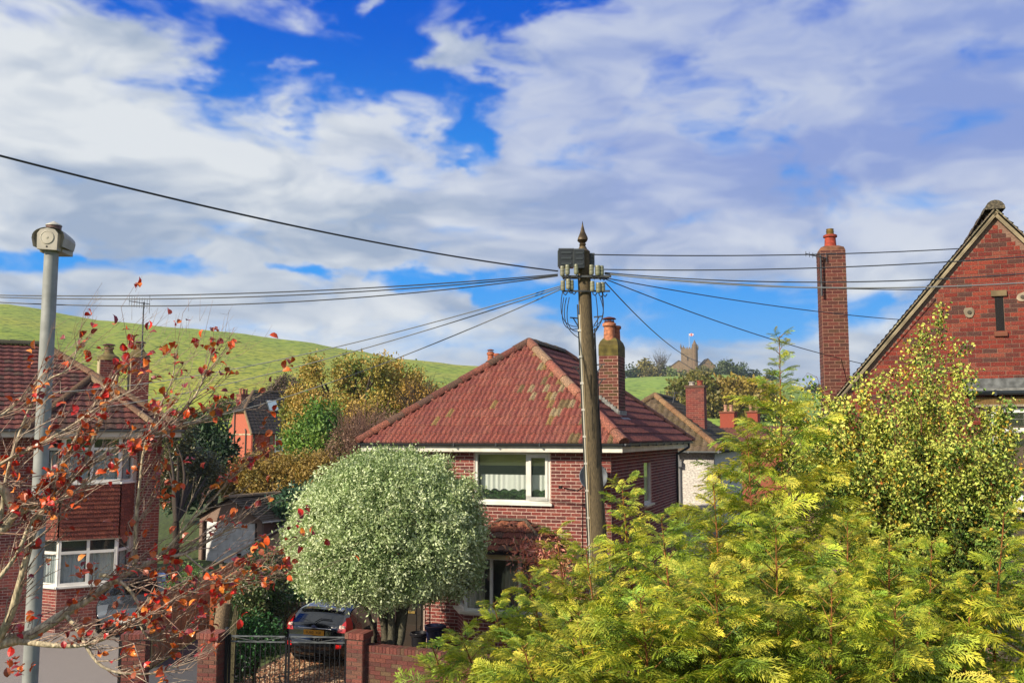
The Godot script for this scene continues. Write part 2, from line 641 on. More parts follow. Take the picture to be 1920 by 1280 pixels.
func stroke(az: float, el: float, s: Array) -> float:
	var k := cos(deg_to_rad(el))
	var p := Vector2(az * k, el)
	var a := Vector2(s[0] * k, s[1])
	var b := Vector2(s[2] * k, s[3])
	var d := p.distance_to(Geometry2D.get_closest_point_to_segment(p, a, b))
	return (1.0 - smoothstep(s[4] * 0.35, s[4] * 1.75, d)) * s[5]

func sky_colour(d: Vector3) -> Color:
	var el := rad_to_deg(asin(clampf(d.y, -1, 1)))
	var az := rad_to_deg(atan2(d.x, -d.z))
	var flat_ := Vector3(d.x, d.y * 2.6, d.z)
	var w := Vector3(sky_warp.get_noise_3dv(flat_ * 3.0), sky_warp.get_noise_3dv(flat_ * 3.0 + Vector3(9, 2, 4)) * 0.6, 0)
	var lowk := smoothstep(13.0, 8.0, el)
	var q0 := sky_noise.get_noise_3dv(flat_ * 14.0 + Vector3(2, 8, 5))
	var wa := az + w.x * (3.4 + 3.0 * lowk) + q0 * 1.6
	var we := el + w.y * (3.0 - 1.0 * lowk) + q0 * (0.9 - 0.4 * lowk)
	var q := sky_noise.get_noise_3dv(flat_ * 6.0 + w * 0.5)
	var open := 0.0
	if el > -2.0:
		for s in openings:
			if s[0] - 12.0 < az and s[2] + 12.0 > az:
				open = maxf(open, stroke(wa, we, s))
		for s in wisps:
			if s[0] - 8.0 < az and s[2] + 8.0 > az:
				open -= stroke(wa, we, s) * clampf(0.6 + 1.2 * q, 0.0, 1.0)
	var cover := smoothstep(0.02, 0.98, 1.05 - open * 0.98 + q * 1.0)
	var high := clampf(el / 26.0, 0.0, 1.0)
	var blue := C(128, 190, 238).lerp(C(56, 154, 240), smoothstep(0.0, 0.42, high)).lerp(C(8, 92, 208), smoothstep(0.42, 1.0, high)).lerp(C(4, 70, 170), smoothstep(26.0, 80.0, el))
	# cloud: lit from the west, greyer and bluer to the east and overhead
	var tone := sky_tone.get_noise_3dv(flat_ * 3.2 + w * 0.4)
	var tone2 := sky_tone.get_noise_3dv(flat_ * 11.0 + w * 1.2 + Vector3(5, 1, 7)) + 0.5 * q
	var east := smoothstep(-16.0, 14.0, az + tone * 10.0) * smoothstep(6.0, 17.0, el)
	if absf(az) > 40.0:
		east *= smoothstep(180.0, 60.0, absf(az)) if az > 0 else 0.4
	var white := C(220, 225, 230)
	var grey := C(158, 174, 198)
	var lav := C(134, 155, 212)
	var edge := 1.0 - absf(cover - 0.6) * 1.6
	var cl := grey.lerp(white, clampf(0.42 + tone * 1.05 + tone2 * 0.7 + maxf(edge, 0.0) * 0.2 + 0.22 * smoothstep(9.0, 18.0, el) * smoothstep(5.0, -18.0, az), 0.0, 1.0))
	cl = cl.lerp(lav.lerp(white, clampf(0.12 + tone * 0.6 + tone2 * 0.35, 0.0, 0.5)), east * 0.92)
	cl = cl.lerp(C(190, 204, 226), smoothstep(5.0, 0.0, el) * 0.55)
	var res := blue.lerp(cl, cover)
	return Color(res.r * SKY_GAIN, res.g * SKY_GAIN, res.b * SKY_GAIN)

func make_sky() -> PanoramaSkyMaterial:
	sky_noise.noise_type = FastNoiseLite.TYPE_SIMPLEX_SMOOTH
	sky_noise.fractal_octaves = 6
	sky_noise.fractal_gain = 0.58
	sky_noise.frequency = 1.0
	sky_noise.seed = 5
	sky_warp.noise_type = FastNoiseLite.TYPE_SIMPLEX_SMOOTH
	sky_warp.fractal_octaves = 4
	sky_warp.frequency = 1.0
	sky_warp.seed = 21
	sky_tone.noise_type = FastNoiseLite.TYPE_SIMPLEX_SMOOTH
	sky_tone.fractal_octaves = 5
	sky_tone.frequency = 1.0
	sky_tone.seed = 8
	var w := 4096
	var h := 2048
	var lw := 512
	var lh := 256
	var low := Image.create_empty(lw, lh, false, Image.FORMAT_RGBAF)
	for j in lh:
		var el := 90.0 - (j + 0.5) * 180.0 / lh
		for i in lw:
			if el < -1.5:
				low.set_pixel(i, j, C(120, 125, 110, SKY_GAIN))
			else:
				var az := wrapf((i + 0.5) * 360.0 / lw, -180.0, 180.0)
				low.set_pixel(i, j, sky_colour(Vector3(sin(deg_to_rad(az)) * cos(deg_to_rad(el)), sin(deg_to_rad(el)), -cos(deg_to_rad(az)) * cos(deg_to_rad(el)))))
	low.resize(w, h, Image.INTERPOLATE_BILINEAR)
	var half := int(38.0 * w / 360.0)
	var y0 := int((90.0 - 33.0) * h / 180.0)
	var y1 := int(90.0 * h / 180.0)
	for j in range(y0, y1):
		var el := deg_to_rad(90.0 - (j + 0.5) * 180.0 / h)
		for i in range(-half, half):
			var az := deg_to_rad((i + 0.5) * 360.0 / w)
			low.set_pixel(posmod(i, w), j, sky_colour(Vector3(sin(az) * cos(el), sin(el), -cos(az) * cos(el))))
	var m := PanoramaSkyMaterial.new()
	m.panorama = ImageTexture.create_from_image(low)
	return m

# ---------- the lie of the land ----------
var skyline := [[-40.0, 0.150], [-28.6, 0.142], [-23.9, 0.124], [-17.7, 0.113], [-12.8, 0.1015], [-9.5, 0.0912], [-7.0, 0.083], [-2.6, 0.0757], [2.0, 0.068], [6.5, 0.0615], [9.0, 0.064], [13.0, 0.0655], [16.0, 0.058], [18.0, 0.045], [22.0, 0.030], [40.0, 0.02]]
var land_noise := FastNoiseLite.new()

func rise(az: float) -> float:
	if az <= skyline[0][0]:
		return skyline[0][1]
	for k in skyline.size() - 1:
		if az < skyline[k + 1][0]:
			var f: float = (az - skyline[k][0]) / (skyline[k + 1][0] - skyline[k][0])
			var a: float = skyline[k][1]
			var b: float = skyline[k + 1][1]
			return lerpf(a, b, f * 0.6 + 0.4 * f * f * (3.0 - 2.0 * f))
	return skyline[skyline.size() - 1][1]

func ridge_far(az: float) -> float:
	return lerpf(300.0, 440.0, smoothstep(2.0, 9.0, az))

func land(x: float, z: float) -> float:
	var r := sqrt(x * x + z * z)
	var base := clampf((r - 30.0) * 0.06, 0.0, 2.0)
	if z > 0.0:
		base *= 0.0
	if r < 90.0:
		return base * (smoothstep(0.0, -12.0, z))
	var az := rad_to_deg(atan2(x, -z))
	var fade := smoothstep(100.0, 55.0, absf(az))
	var rf := ridge_far(az)
	var top := (EYE + rise(clampf(az, -40, 40)) * rf * cos(deg_to_rad(clampf(az, -40, 40)))) * fade + (1.0 - fade) * 14.0
	var t := clampf((r - 92.0) / (rf - 92.0), 0.0, 1.0)
	var h := lerpf(base, top, t * (1.16 - 0.16 * t))
	if r > rf:
		h = top - (r - rf) * 0.06 - pow((r - rf) * 0.004, 2.0)
		h = maxf(h, -20.0)
	h += land_noise.get_noise_2d(x * 0.6, z * 0.6) * 0.9 * smoothstep(0.0, 0.25, t) * (1.0 - smoothstep(0.8, 1.0, t))
	return h

func sheet(called: String, a: Vector2, b: Vector2, c: Vector2, d: Vector2, nu: int, nv: int, lift: float, col: Color, mat: Material) -> MeshInstance3D:
	var mb := MB.new()
	for j in nv:
		for i in nu:
			var q := []
			for e in [[0, 0], [1, 0], [1, 1], [0, 1]]:
				var p := a.lerp(b, float(i + e[0]) / nu).lerp(d.lerp(c, float(i + e[0]) / nu), float(j + e[1]) / nv)
				q.append(Vector3(p.x, land(p.x, p.y) + lift, p.y))
			mb.quad(q[0], q[1], q[2], q[3], col, Vector3.UP)
	return struct(called, mb, mat)

func xz(p: Vector3) -> Vector2:
	return Vector2(p.x, p.z)

func build_land() -> void:
	land_noise.noise_type = FastNoiseLite.TYPE_SIMPLEX_SMOOTH
	land_noise.frequency = 0.02
	land_noise.fractal_octaves = 3
	land_noise.seed = 3
	var azs := []
	var a := -180.0
	while a < 180.0:
		azs.append(a)
		a += 0.5 if absf(a) < 36.0 else 3.0
	azs.append(180.0)
	var rs := [0.0, 6.0, 12.0, 18.0, 22.0, 26.0, 31.0, 36.0, 42.0, 48.0, 54.0, 60.0]
	var r := 63.0
	while r < 300.0:
		rs.append(r)
		r += 2.2 if r < 150.0 else 3.0
	while r < 450.0:
		rs.append(r)
		r += 5.0
	rs.append_array([470.0, 520.0, 640.0, 900.0, 1400.0, 2600.0])
	var b := MB.new()
	var wide := FastNoiseLite.new()
	wide.frequency = 0.012
	wide.seed = 17
	var steps := FastNoiseLite.new()
	steps.frequency = 1.0
	steps.seed = 31
	steps.fractal_octaves = 3
	for i in azs.size():
		for j in rs.size():
			var x: float = sin(deg_to_rad(azs[i])) * rs[j]
			var z: float = -cos(deg_to_rad(azs[i])) * rs[j]
			var h := land(x, z)
			var far: bool = rs[j] > 66.0 and rs[j] < 446.0
			if far:  # sheep paths: small steps along the contours
				var along := deg_to_rad(azs[i]) * 120.0
				h += steps.get_noise_2d(along * 0.10 + h * 0.05, h * 0.62) * 0.34
			b.v.append(Vector3(x, h - 0.03, z))
			b.n.append(Vector3.UP)
			var k := wide.get_noise_2d(x, z) * 0.5 + 0.5
			var col := C(170, 168, 62).lerp(C(142, 160, 54), clampf(k * 1.5 - 0.2, 0, 1))
			if azs[i] > 5.0:
				col = col.lerp(C(134, 164, 66), 0.7)
			b.c.append(col)
			b.u.append(Vector2(deg_to_rad(azs[i]) * 3.6, h * 0.11))
	var nr := rs.size()
	var near_ix := PackedInt32Array()
	var near_rows := 0
	while rs[near_rows] < 72.0:
		near_rows += 1
	for i in azs.size() - 1:
		for j in nr - 1:
			var p := i * nr + j
			var q := [p, p + 1, p + nr, p + nr, p + 1, p + nr + 1]
			b.ix.append_array(q)
			if rs[j] < 72.0:
				near_ix.append_array(q)
	# smooth normals
	var acc := PackedVector3Array()
	acc.resize(b.v.size())
	for k in range(0, b.ix.size(), 3):
		var nn := (b.v[b.ix[k + 2]] - b.v[b.ix[k]]).cross(b.v[b.ix[k + 1]] - b.v[b.ix[k]])
		if nn.y < 0:
			nn = -nn
		for e in 3:
			acc[b.ix[k + e]] += nn
	for k in acc.size():
		b.n[k] = acc[k].normalized() if acc[k].length() > 0 else Vector3.UP
	var m := StandardMaterial3D.new()
	m.vertex_color_use_as_albedo = true
	m.roughness = 0.95
	m.cull_mode = BaseMaterial3D.CULL_DISABLED
	var f := FastNoiseLite.new()
	f.noise_type = FastNoiseLite.TYPE_SIMPLEX_SMOOTH
	f.frequency = 0.02
	f.fractal_octaves = 6
	f.fractal_gain = 0.68
	var t := NoiseTexture2D.new()
	t.width = 1024
	t.height = 1024
	t.seamless = true
	t.noise = f
	var g := Gradient.new()
	g.set_color(0, Color(0.36, 0.45, 0.34))
	g.set_color(1, Color(1.0, 0.98, 0.9))
	g.set_offset(0, 0.2)
	g.set_offset(1, 0.8)
	g.add_point(0.42, Color(0.82, 0.86, 0.72))
	t.color_ramp = g
	m.albedo_texture = t
	m.uv1_scale = Vector3(1.0, 1.0, 1.0)
	m.heightmap_enabled = true
	m.heightmap_texture = t
	m.heightmap_scale = 16.0
	M.down = m
	var hill := MB.new()
	hill.v = b.v
	hill.n = b.n
	hill.c = b.c
	hill.u = b.u
	for k in range(0, b.ix.size(), 6):
		if b.ix[k] % nr >= near_rows:
			hill.ix.append_array(b.ix.slice(k, k + 6))
	struct("hill", hill, m)
	var gd := MB.new()
	gd.v = b.v
	gd.n = b.n
	gd.ix = near_ix
	gd.c.resize(b.v.size())
	for k in b.v.size():
		gd.c[k] = C(86, 100, 46)
	struct("ground", gd, M.soil)

	# surfaces between the houses
	sheet("pavement", xz(S(-16, 0, 6.2)), xz(S(14, 0, 6.2)), xz(S(14, 0, 4.35)), xz(S(-16, 0, 4.35)), 20, 3, 0.012, C(150, 148, 142), M.tarmac)
	var kerb := MB.new()
	for k in 33:
		kerb.cube(Transform3D(Basis(Vector3.UP, deg_to_rad(SITE_TURN)) * Basis.from_scale(Vector3(0.9, 0.13, 0.13)), S(-16.0 + k * 0.91, -0.052, 6.27)), jit(C(165, 160, 150), 0.08))
	struct("kerb", kerb, M.stone)
	var rd := MB.new()
	rd.quad(S(-40, -0.016, 11.5), S(24, -0.016, 11.5), S(24, -0.016, 6.34), S(-40, -0.016, 6.34), C(96, 96, 98), Vector3.UP)
	struct("road", rd, M.tarmac)
	sheet("driveway", xz(at(-420, 1240, 20.0)), xz(S(-8.5, 0, 4.3)), xz(at(300, 1000, 27.5)), xz(at(-420, 1000, 27.5)), 16, 12, 0.02, C(198, 186, 178), M.aggregate)
	sheet("alley", Vector2(-7.9, -16.9), Vector2(-5.6, -16.9), Vector2(-6.85, -38.0), Vector2(-8.15, -38.0), 3, 20, 0.03, C(104, 103, 106), M.tarmac)
	sheet("gravel_drive", xz(S(-7.25, 0, 4.2)), xz(S(-3.9, 0, 4.2)), xz(S(-5.4, 0, -4.5)), xz(S(-8.7, 0, -4.5)), 4, 12, 0.025, C(150, 112, 84), M.gravel)
	sheet("garden_soil", xz(S(-3.9, 0, 3.95)), xz(S(7.0, 0, 3.95)), xz(S(7.0, 0, 0.0)), xz(S(-5.4, 0, 0.0)), 8, 4, 0.04, C(96, 78, 56), M.soil)
	# loose stones of the gravel drive
	var stone := MB.new()
	stone.lathe(Transform3D(Basis.from_scale(Vector3(1, 0.7, 1))), [Vector2(0.0, 0.6), Vector2(0.8, 0.45), Vector2(1.0, 0.0), Vector2(0.6, -0.3)], 5, Color.WHITE)
	var mm := MultiMesh.new()
	mm.transform_format = MultiMesh.TRANSFORM_3D
	mm.use_colors = true
	mm.mesh = stone.mesh()
	mm.instance_count = 16000
	var cols := [C(176, 130, 92), C(150, 104, 72), C(190, 160, 124), C(122, 92, 72), C(205, 180, 150), C(160, 96, 62)]
	for k in 16000:
		var fz := rng.randf()
		var p := S(lerpf(-7.1, -8.6, fz) + rng.randf() * 3.1, 0.03, lerpf(4.1, -4.4, fz))
		p.y += land(p.x, p.z)
		var s := rng.randf_range(0.010, 0.026)
		mm.set_instance_transform(k, Transform3D(Basis(Vector3(rng.randf() - 0.5, 1, rng.randf() - 0.5).normalized(), rng.randf() * TAU).scaled(Vector3(s, s, s * 1.3)), p))
		mm.set_instance_color(k, jit(cols[rng.randi() % 6], 0.15))
	var mi := MultiMeshInstance3D.new()
	mi.name = "gravel"
	mi.multimesh = mm
	mi.material_override = M.rubber
	add_child(mi)
	tag(mi, "loose brown gravel of the drive round the black car", "gravel")
	mi.set_meta("kind", "stuff")

# ---------- roofs ----------
# a face between the eave a-b (left to right seen from outside) and the upper edge c (above a's side) - d
func face_frame(a: Vector3, b: Vector3, c: Vector3) -> Transform3D:
	var x := (b - a).normalized()
	var nrm := x.cross((c - a).normalized()).normalized()
	if nrm.length() < 0.5:
		nrm = x.cross(Vector3.UP)
	return Transform3D(Basis(x, nrm.cross(x), nrm), a)

func roof_side(parent: Node3D, world: Transform3D, a: Vector3, b: Vector3, c: Vector3, d: Vector3, tw: float, gauge: float, amp: float, rolls: int, pal: Array, most: int, rects: Array, pick = null, deck_col := Color(0.03, 0.02, 0.02)) -> void:
	var f := face_frame(a, b, c if c.distance_to(a) > 0.3 else d)
	var inv := f.affine_inverse()
	var lc := inv * c
	var ld := inv * d
	var deck := MB.new()
	var lift := f.basis.z
	deck.quad(a, b, d - lift * 0.004, c - lift * 0.004, deck_col, lift)
	deck.quad(a - lift * 0.06, b - lift * 0.06, d - lift * 0.06, c - lift * 0.06, deck_col, -lift)
	part("roof_deck", deck, M.wood, parent)
	var e := []
	roof_face(e, f, a.distance_to(b), maxf(lc.y, ld.y), lc.x, ld.x, tw, gauge, pal.size(), pick)
	tiles_into(parent, world, e, pal, tw, amp, rolls, M.tile, most, rects)

const BRICKS := [[158, 80, 70], [146, 70, 62], [166, 88, 74], [132, 66, 60], [160, 74, 64], [148, 86, 76], [124, 68, 62]]
func palette(list: Array, k := 1.0) -> Array:
	var o := []
	for c in list:
		o.append(C(c[0], c[1], c[2], k))
	return o

func chimney_bricks(e: Array, x0: float, x1: float, z0: float, z1: float, y0: float, y1: float, npal: int, rot := Basis()) -> void:
	var w := x1 - x0
	var dp := z0 - z1
	lay(e, Transform3D(Basis(Vector3.RIGHT, Vector3.UP, Vector3.BACK), Vector3(x0, y0, z0)), w, y1 - y0, [], npal)
	lay(e, Transform3D(Basis(Vector3.FORWARD, Vector3.UP, Vector3.RIGHT), Vector3(x1, y0, z0)), dp, y1 - y0, [], npal)
	lay(e, Transform3D(Basis(Vector3.BACK, Vector3.UP, Vector3.LEFT), Vector3(x0, y0, z1)), dp, y1 - y0, [], npal)
	lay(e, Transform3D(Basis(Vector3.LEFT, Vector3.UP, Vector3.FORWARD), Vector3(x1, y0, z1)), w, y1 - y0, [], npal)

func pot(parent: Node3D, at_: Vector3, r: float, h: float, col: Color, called := "chimney_pot") -> void:
	var b := MB.new()
	b.lathe(Transform3D(Basis(), at_), [Vector2(r * 1.1, 0), Vector2(r * 1.02, h * 0.12), Vector2(r * 0.92, h * 0.75), Vector2(r * 0.94, h * 0.8), Vector2(r * 1.18, h * 0.83), Vector2(r * 1.18, h * 0.95), Vector2(r * 1.02, h), Vector2(r * 0.82, h), Vector2(r * 0.8, h * 0.6)], 14, col)
	part(called, b, M.clay, parent)

func cowl(parent: Node3D, at_: Vector3, r: float, col: Color) -> void:
	var b := MB.new()
	b.lathe(Transform3D(Basis(), at_), [Vector2(r * 0.95, 0.0), Vector2(r, 0.03), Vector2(r * 0.9, 0.05)], 12, col)
	for k in 4:
		var a := TAU * k / 4.0
		b.beam(at_ + Vector3(cos(a), 0, sin(a)) * r * 0.8, at_ + Vector3(cos(a) * r * 0.8, 0.1, sin(a) * r * 0.8), 0.015, 0.015, col)
	b.lathe(Transform3D(Basis(), at_), [Vector2(r * 1.35, 0.09), Vector2(r * 1.1, 0.125), Vector2(r * 0.4, 0.15), Vector2(0, 0.155)], 12, col)
	part("cowl", b, M.metal, parent)

func build_main_house() -> void:
	var o := thing("brick_house", "red brick house with hipped pantile roof behind the wooden pole", "house", P0, SITE_TURN)
	var wt := Transform3D(Basis(Vector3.UP, deg_to_rad(SITE_TURN)), P0)
	var mort := C(226, 196, 180)
	var pal := palette(BRICKS)
	var T0 := Transform3D(Basis(), Vector3(-5.5, -0.1, 0))
	var win := Rect2(2.38, 3.79, 1.76, 1.11)
	var door := Rect2(0.42, 0.3, 0.74, 2.05)
	var bayh := Rect2(2.12, 0.95, 2.36, 1.75)
	var holes := [win, door, bayh]
	var w1 := MB.new()
	slab(w1, T0, 5.5, 4.95, 0.24, holes, mort)
	part("front_wall", w1, M.mortar, o)
	var TR := Transform3D(Basis(Vector3.FORWARD, Vector3.UP, Vector3.RIGHT), Vector3(0, -0.1, 0))
	var rwin := Rect2(3.46, 3.52, 0.9, 1.06)
	var w2 := MB.new()
	slab(w2, TR, 8.5, 4.95, 0.24, [rwin], mort)
	part("side_wall", w2, M.mortar, o)
	var w3 := MB.new()
	slab(w3, Transform3D(Basis(Vector3.BACK, Vector3.UP, Vector3.LEFT), Vector3(-5.5, -0.1, -8.5)), 8.5, 4.95, 0.24, [], mort)
	part("side_wall", w3, M.mortar, o)
	var w4 := MB.new()
	slab(w4, Transform3D(Basis(Vector3.LEFT, Vector3.UP, Vector3.FORWARD), Vector3(0, -0.1, -8.5)), 5.5, 4.95, 0.24, [], mort)
	part("back_wall", w4, M.mortar, o)
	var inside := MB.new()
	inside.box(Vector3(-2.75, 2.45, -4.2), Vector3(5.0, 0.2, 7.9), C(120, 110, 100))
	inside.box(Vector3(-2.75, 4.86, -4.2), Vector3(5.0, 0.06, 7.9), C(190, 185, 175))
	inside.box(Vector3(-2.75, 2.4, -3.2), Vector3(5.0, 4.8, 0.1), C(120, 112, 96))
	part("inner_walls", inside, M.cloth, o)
	# bricks
	var e := []
	lay(e, T0, 5.5, 4.9, [Rect2(2.36, 3.74, 1.8, 1.2), Rect2(0.4, 0.0, 0.78, 2.37), Rect2(2.0, 0.0, 2.6, 2.75)], pal.size())
	lay(e, TR, 8.5, 4.9, [Rect2(3.44, 3.46, 0.94, 1.12)], pal.size())
	# bay
	var pa := Vector3(-3.5, 0, 0)
	var pb := Vector3(-3.14, 0, 0.55)
	var pc := Vector3(-1.26, 0, 0.55)
	var pd := Vector3(-0.9, 0, 0)
	var bayw := MB.new()
	var facets := [[pa, pb], [pb, pc], [pc, pd]]
	for f in facets:
		var d: Vector3 = f[1] - f[0]
		var ft := Transform3D(Basis(d.normalized(), Vector3.UP, d.normalized().cross(Vector3.UP)), f[0] + Vector3(0, -0.1, 0))
		slab(bayw, ft, d.length(), 1.46, 0.11, [], mort)
		lay(e, ft, d.length(), 1.45, [], pal.size())
	part("bay_wall", bayw, M.mortar, o)
	bricks_into(o, e, pal, M.brick, 300, [Rect2(905, 945, 190, 80), Rect2(1030, 850, 65, 110), Rect2(792, 1102, 64, 65), Rect2(1130, 860, 60, 140), Rect2(858, 1150, 60, 50)])
	var white := C(226, 224, 214)
	var cream := C(214, 206, 186)
	for f in facets:
		var d: Vector3 = f[1] - f[0]
		var ft := Transform3D(Basis(d.normalized(), Vector3.UP, d.normalized().cross(Vector3.UP)), f[0] + Vector3(0, 1.41, 0) - d.normalized().cross(Vector3.UP) * 0.05)
		var l := d.length()
		window(o, ft, l, 1.16, [] if l < 1.0 else [0.62, 1.26], [], 0.06, white, 0.0, "bay_window")
	var sill := MB.new()
	sill.prism(Transform3D(Basis(Vector3.RIGHT, Vector3.BACK, Vector3.UP), Vector3(0, 1.36, 0)), PackedVector2Array([Vector2(-3.62, 0.012), Vector2(-3.2, 0.66), Vector2(-1.2, 0.66), Vector2(-0.78, 0.012)]), 0.0, 0.05, cream)
	part("bay_sill", sill, M.paint, o)
	var bcur := pivot("bay_curtains", o, Vector3(-2.2, 0, -0.05))
	curtain(bcur, -0.98, -0.55, 1.45, 2.52, 0.35, C(170, 172, 150), 0.0, 0.03)
	curtain(bcur, -0.1, 0.25, 1.45, 2.52, 0.3, C(120, 120, 112), 0.0, 0.03)
	curtain(bcur, 0.6, 0.98, 1.45, 2.52, 0.35, C(170, 172, 150), 0.0, 0.03)
	# bay roof
	var tp := palette([[168, 92, 66], [150, 78, 60], [176, 106, 74], [132, 74, 58], [120, 84, 64]])
	var ea := Vector3(-3.72, 2.70, 0.015)
	var eb := Vector3(-3.26, 2.70, 0.72)
	var ec := Vector3(-1.14, 2.70, 0.72)
	var ed := Vector3(-0.68, 2.70, 0.015)
	var ra := Vector3(-2.5, 3.29, 0.015)
	var rb := Vector3(-1.92, 3.29, 0.015)
	var br := pivot("bay_roof", o)
	roof_side(br, wt, eb, ec, ra, rb, 0.24, 0.185, 0.035, 1, tp, 80, [Rect2(900, 980, 130, 60)])
	roof_side(br, wt, ea, eb, ra, ra, 0.24, 0.185, 0.035, 1, tp, 0, [])
	roof_side(br, wt, ec, ed, rb, rb, 0.24, 0.185, 0.035, 1, tp, 0, [])
	ridge_line(br, eb + Vector3(0, 0.03, 0), ra + Vector3(0, 0.03, 0), 0.045, palette([[112, 92, 74]]), M.tile, "hip_tile")
	ridge_line(br, ec + Vector3(0, 0.03, 0), rb + Vector3(0, 0.03, 0), 0.045, palette([[112, 92, 74]]), M.tile, "hip_tile")
	ridge_line(br, ra + Vector3(0, 0.02, 0.02), rb + Vector3(0, 0.02, 0.02), 0.045, palette([[108, 96, 80]]), M.tile, "hip_tile")
	var bf := MB.new()
	for q in [[ea, eb], [eb, ec], [ec, ed]]:
		bf.beam(q[0] + Vector3(0, -0.085, -0.02), q[1] + Vector3(0, -0.085, -0.02), 0.03, 0.12, C(198, 184, 140))
	part("bay_fascia", bf, M.paint, o)
	gutter(o, eb + Vector3(0, 0.0, 0.05), ec + Vector3(0, 0.0, 0.05), Vector3.BACK, 0.05, C(40, 42, 46))
	var soff := MB.new()
	soff.prism(Transform3D(Basis(Vector3.RIGHT, Vector3.BACK, Vector3.UP), Vector3(0, 2.57, 0)), PackedVector2Array([Vector2(-3.5, 0.012), Vector2(-3.14, 0.56), Vector2(-1.26, 0.56), Vector2(-0.9, 0.012)]), 0.0, 0.04, cream)
	part("bay_head", soff, M.paint, o)
	# front upper window, with a lace half curtain and pot plants on the inner sill
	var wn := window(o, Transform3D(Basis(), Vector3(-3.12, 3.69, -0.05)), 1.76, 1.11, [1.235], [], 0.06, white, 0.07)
	var sash := MB.new()
	for q in [[Vector3(1.49, 0.095, 0.035), Vector3(0.43, 0.07, 0.04)], [Vector3(1.49, 1.015, 0.035), Vector3(0.43, 0.07, 0.04)], [Vector3(1.30, 0.555, 0.035), Vector3(0.055, 0.85, 0.04)], [Vector3(1.68, 0.555, 0.035), Vector3(0.055, 0.85, 0.04)]]:
		sash.box(q[0], q[1], white)
	part("sash", sash, M.plastic, wn)
	curtain(wn, 0.07, 1.2, 0.24, 0.60, -0.16, C(214, 222, 212), 0.05, 0.02, "lace_curtain")
	curtain(wn, 1.28, 1.70, 0.24, 0.60, -0.16, C(214, 222, 212), 0.05, 0.02, "lace_curtain")
	var pl := MB.new()
	for k in 420:
		var p := Vector3(rng.randf_range(0.08, 1.68), 0.07 + rng.randf() * 0.17, -0.09 - rng.randf() * 0.05)
		var d := Vector3(rng.randf() - 0.5, rng.randf() - 0.2, rng.randf() * 0.5).normalized() * 0.04
		var sd := d.cross(Vector3(0.3, 0.2, 1)).normalized() * 0.014
		pl.quad(p, p + d * 0.5 + sd, p + d, p + d * 0.5 - sd, jit(C(70, 110, 50), 0.4))
	part("house_plants", pl, M.leaf, wn)
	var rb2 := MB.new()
	rb2.box(Vector3(0.88, 0.93, -0.2), Vector3(1.68, 0.26, 0.02), C(172, 178, 104))  # olive panel added, its colour standing in for hillside reflected in the glass
	part("reflection_panel", rb2, M.cloth, wn)
	var reflection_back := MB.new()
	reflection_back.box(Vector3(0.88, 0.55, -0.75), Vector3(2.2, 1.5, 0.04), C(52, 74, 40))  # green colour stands in for the hillside reflection in this window
	part("back_panel", reflection_back, M.cloth, wn)
	# side window
	var sw := window(o, Transform3D(TR.basis, Vector3(-0.05, 3.46, -3.46)), 0.9, 1.08, [], [], 0.06, white, 0.07)
	var blind := MB.new()
	blind.box(Vector3(0.45, 0.54, -0.06), Vector3(0.8, 0.98, 0.01), C(120, 150, 132))
	part("frosted_blind", blind, M.cloth, sw)
	# door
	var dr := pivot("door", o, Vector3(-4.71, 0.2, -0.12))
	var db := MB.new()
	db.box(Vector3(0, 1.02, 0), Vector3(0.72, 2.04, 0.05), C(46, 34, 28))
	db.box(Vector3(0, 0.45, 0.03), Vector3(0.5, 0.5, 0.02), C(52, 40, 32))
	part("door_leaf", db, M.paint, dr)
	for s in [-1, 1]:
		var dg := MB.new()
		dg.box(Vector3(s * 0.16, 1.5, 0.03), Vector3(0.22, 0.72, 0.015), C(40, 46, 50))
		part("door_pane", dg, M.darkglass, dr)
	var hd := MB.new()
	hd.box(Vector3(-0.0, 0.98, 0.04), Vector3(0.24, 0.05, 0.02), C(200, 170, 100))
	part("letter_plate", hd, M.steel, dr)
	var st := MB.new()
	st.box(Vector3(-4.7, 0.1, 0.2), Vector3(1.0, 0.2, 0.4), C(150, 146, 138))
	part("door_step", st, M.stone, o)
	# eaves
	var fas := C(226, 220, 206)
	var bo := MB.new()
	bo.box(Vector3(-2.75, 4.885, 0.29), Vector3(6.14, 0.17, 0.022), fas)
	part("fascia", bo, M.paint, o)
	var bs := MB.new()
	bs.box(Vector3(0.29, 4.885, -4.25), Vector3(0.022, 0.17, 9.04), C(226, 206, 184))  # right fascia warmer: the light on that side is painted in
	bs.box(Vector3(-5.79, 4.885, -4.25), Vector3(0.022, 0.17, 9.04), fas)
	bs.box(Vector3(-2.75, 4.885, -8.79), Vector3(6.14, 0.17, 0.022), fas)
	part("side_fascia", bs, M.paint, o)
	var sf := MB.new()
	sf.box(Vector3(-2.75, 4.81, 0.14), Vector3(6.1, 0.015, 0.27), fas)
	sf.box(Vector3(0.14, 4.812, -4.25), Vector3(0.27, 0.015, 8.5), fas)
	sf.box(Vector3(-5.64, 4.812, -4.25), Vector3(0.27, 0.015, 8.5), fas)
	part("soffit", sf, M.paint, o)
	var gc := C(48, 50, 54)
	gutter(o, Vector3(-5.86, 4.985, 0.36), Vector3(0.36, 4.985, 0.36), Vector3.BACK, 0.06, gc)
	gutter(o, Vector3(0.36, 4.985, 0.36), Vector3(0.36, 4.985, -8.86), Vector3.RIGHT, 0.06, C(92, 96, 98))
	var dp := MB.new()
	dp.tube([Vector3(0.36, 4.93, -8.3), Vector3(0.36, 4.82, -8.3), Vector3(0.06, 4.62, -8.0), Vector3(0.06, 4.4, -8.0), Vector3(0.06, 0.1, -8.0)], [0.036], 8, gc)
	part("downpipe", dp, M.black, o)
	# roof
	var ey := 4.985
	var ry := 7.47
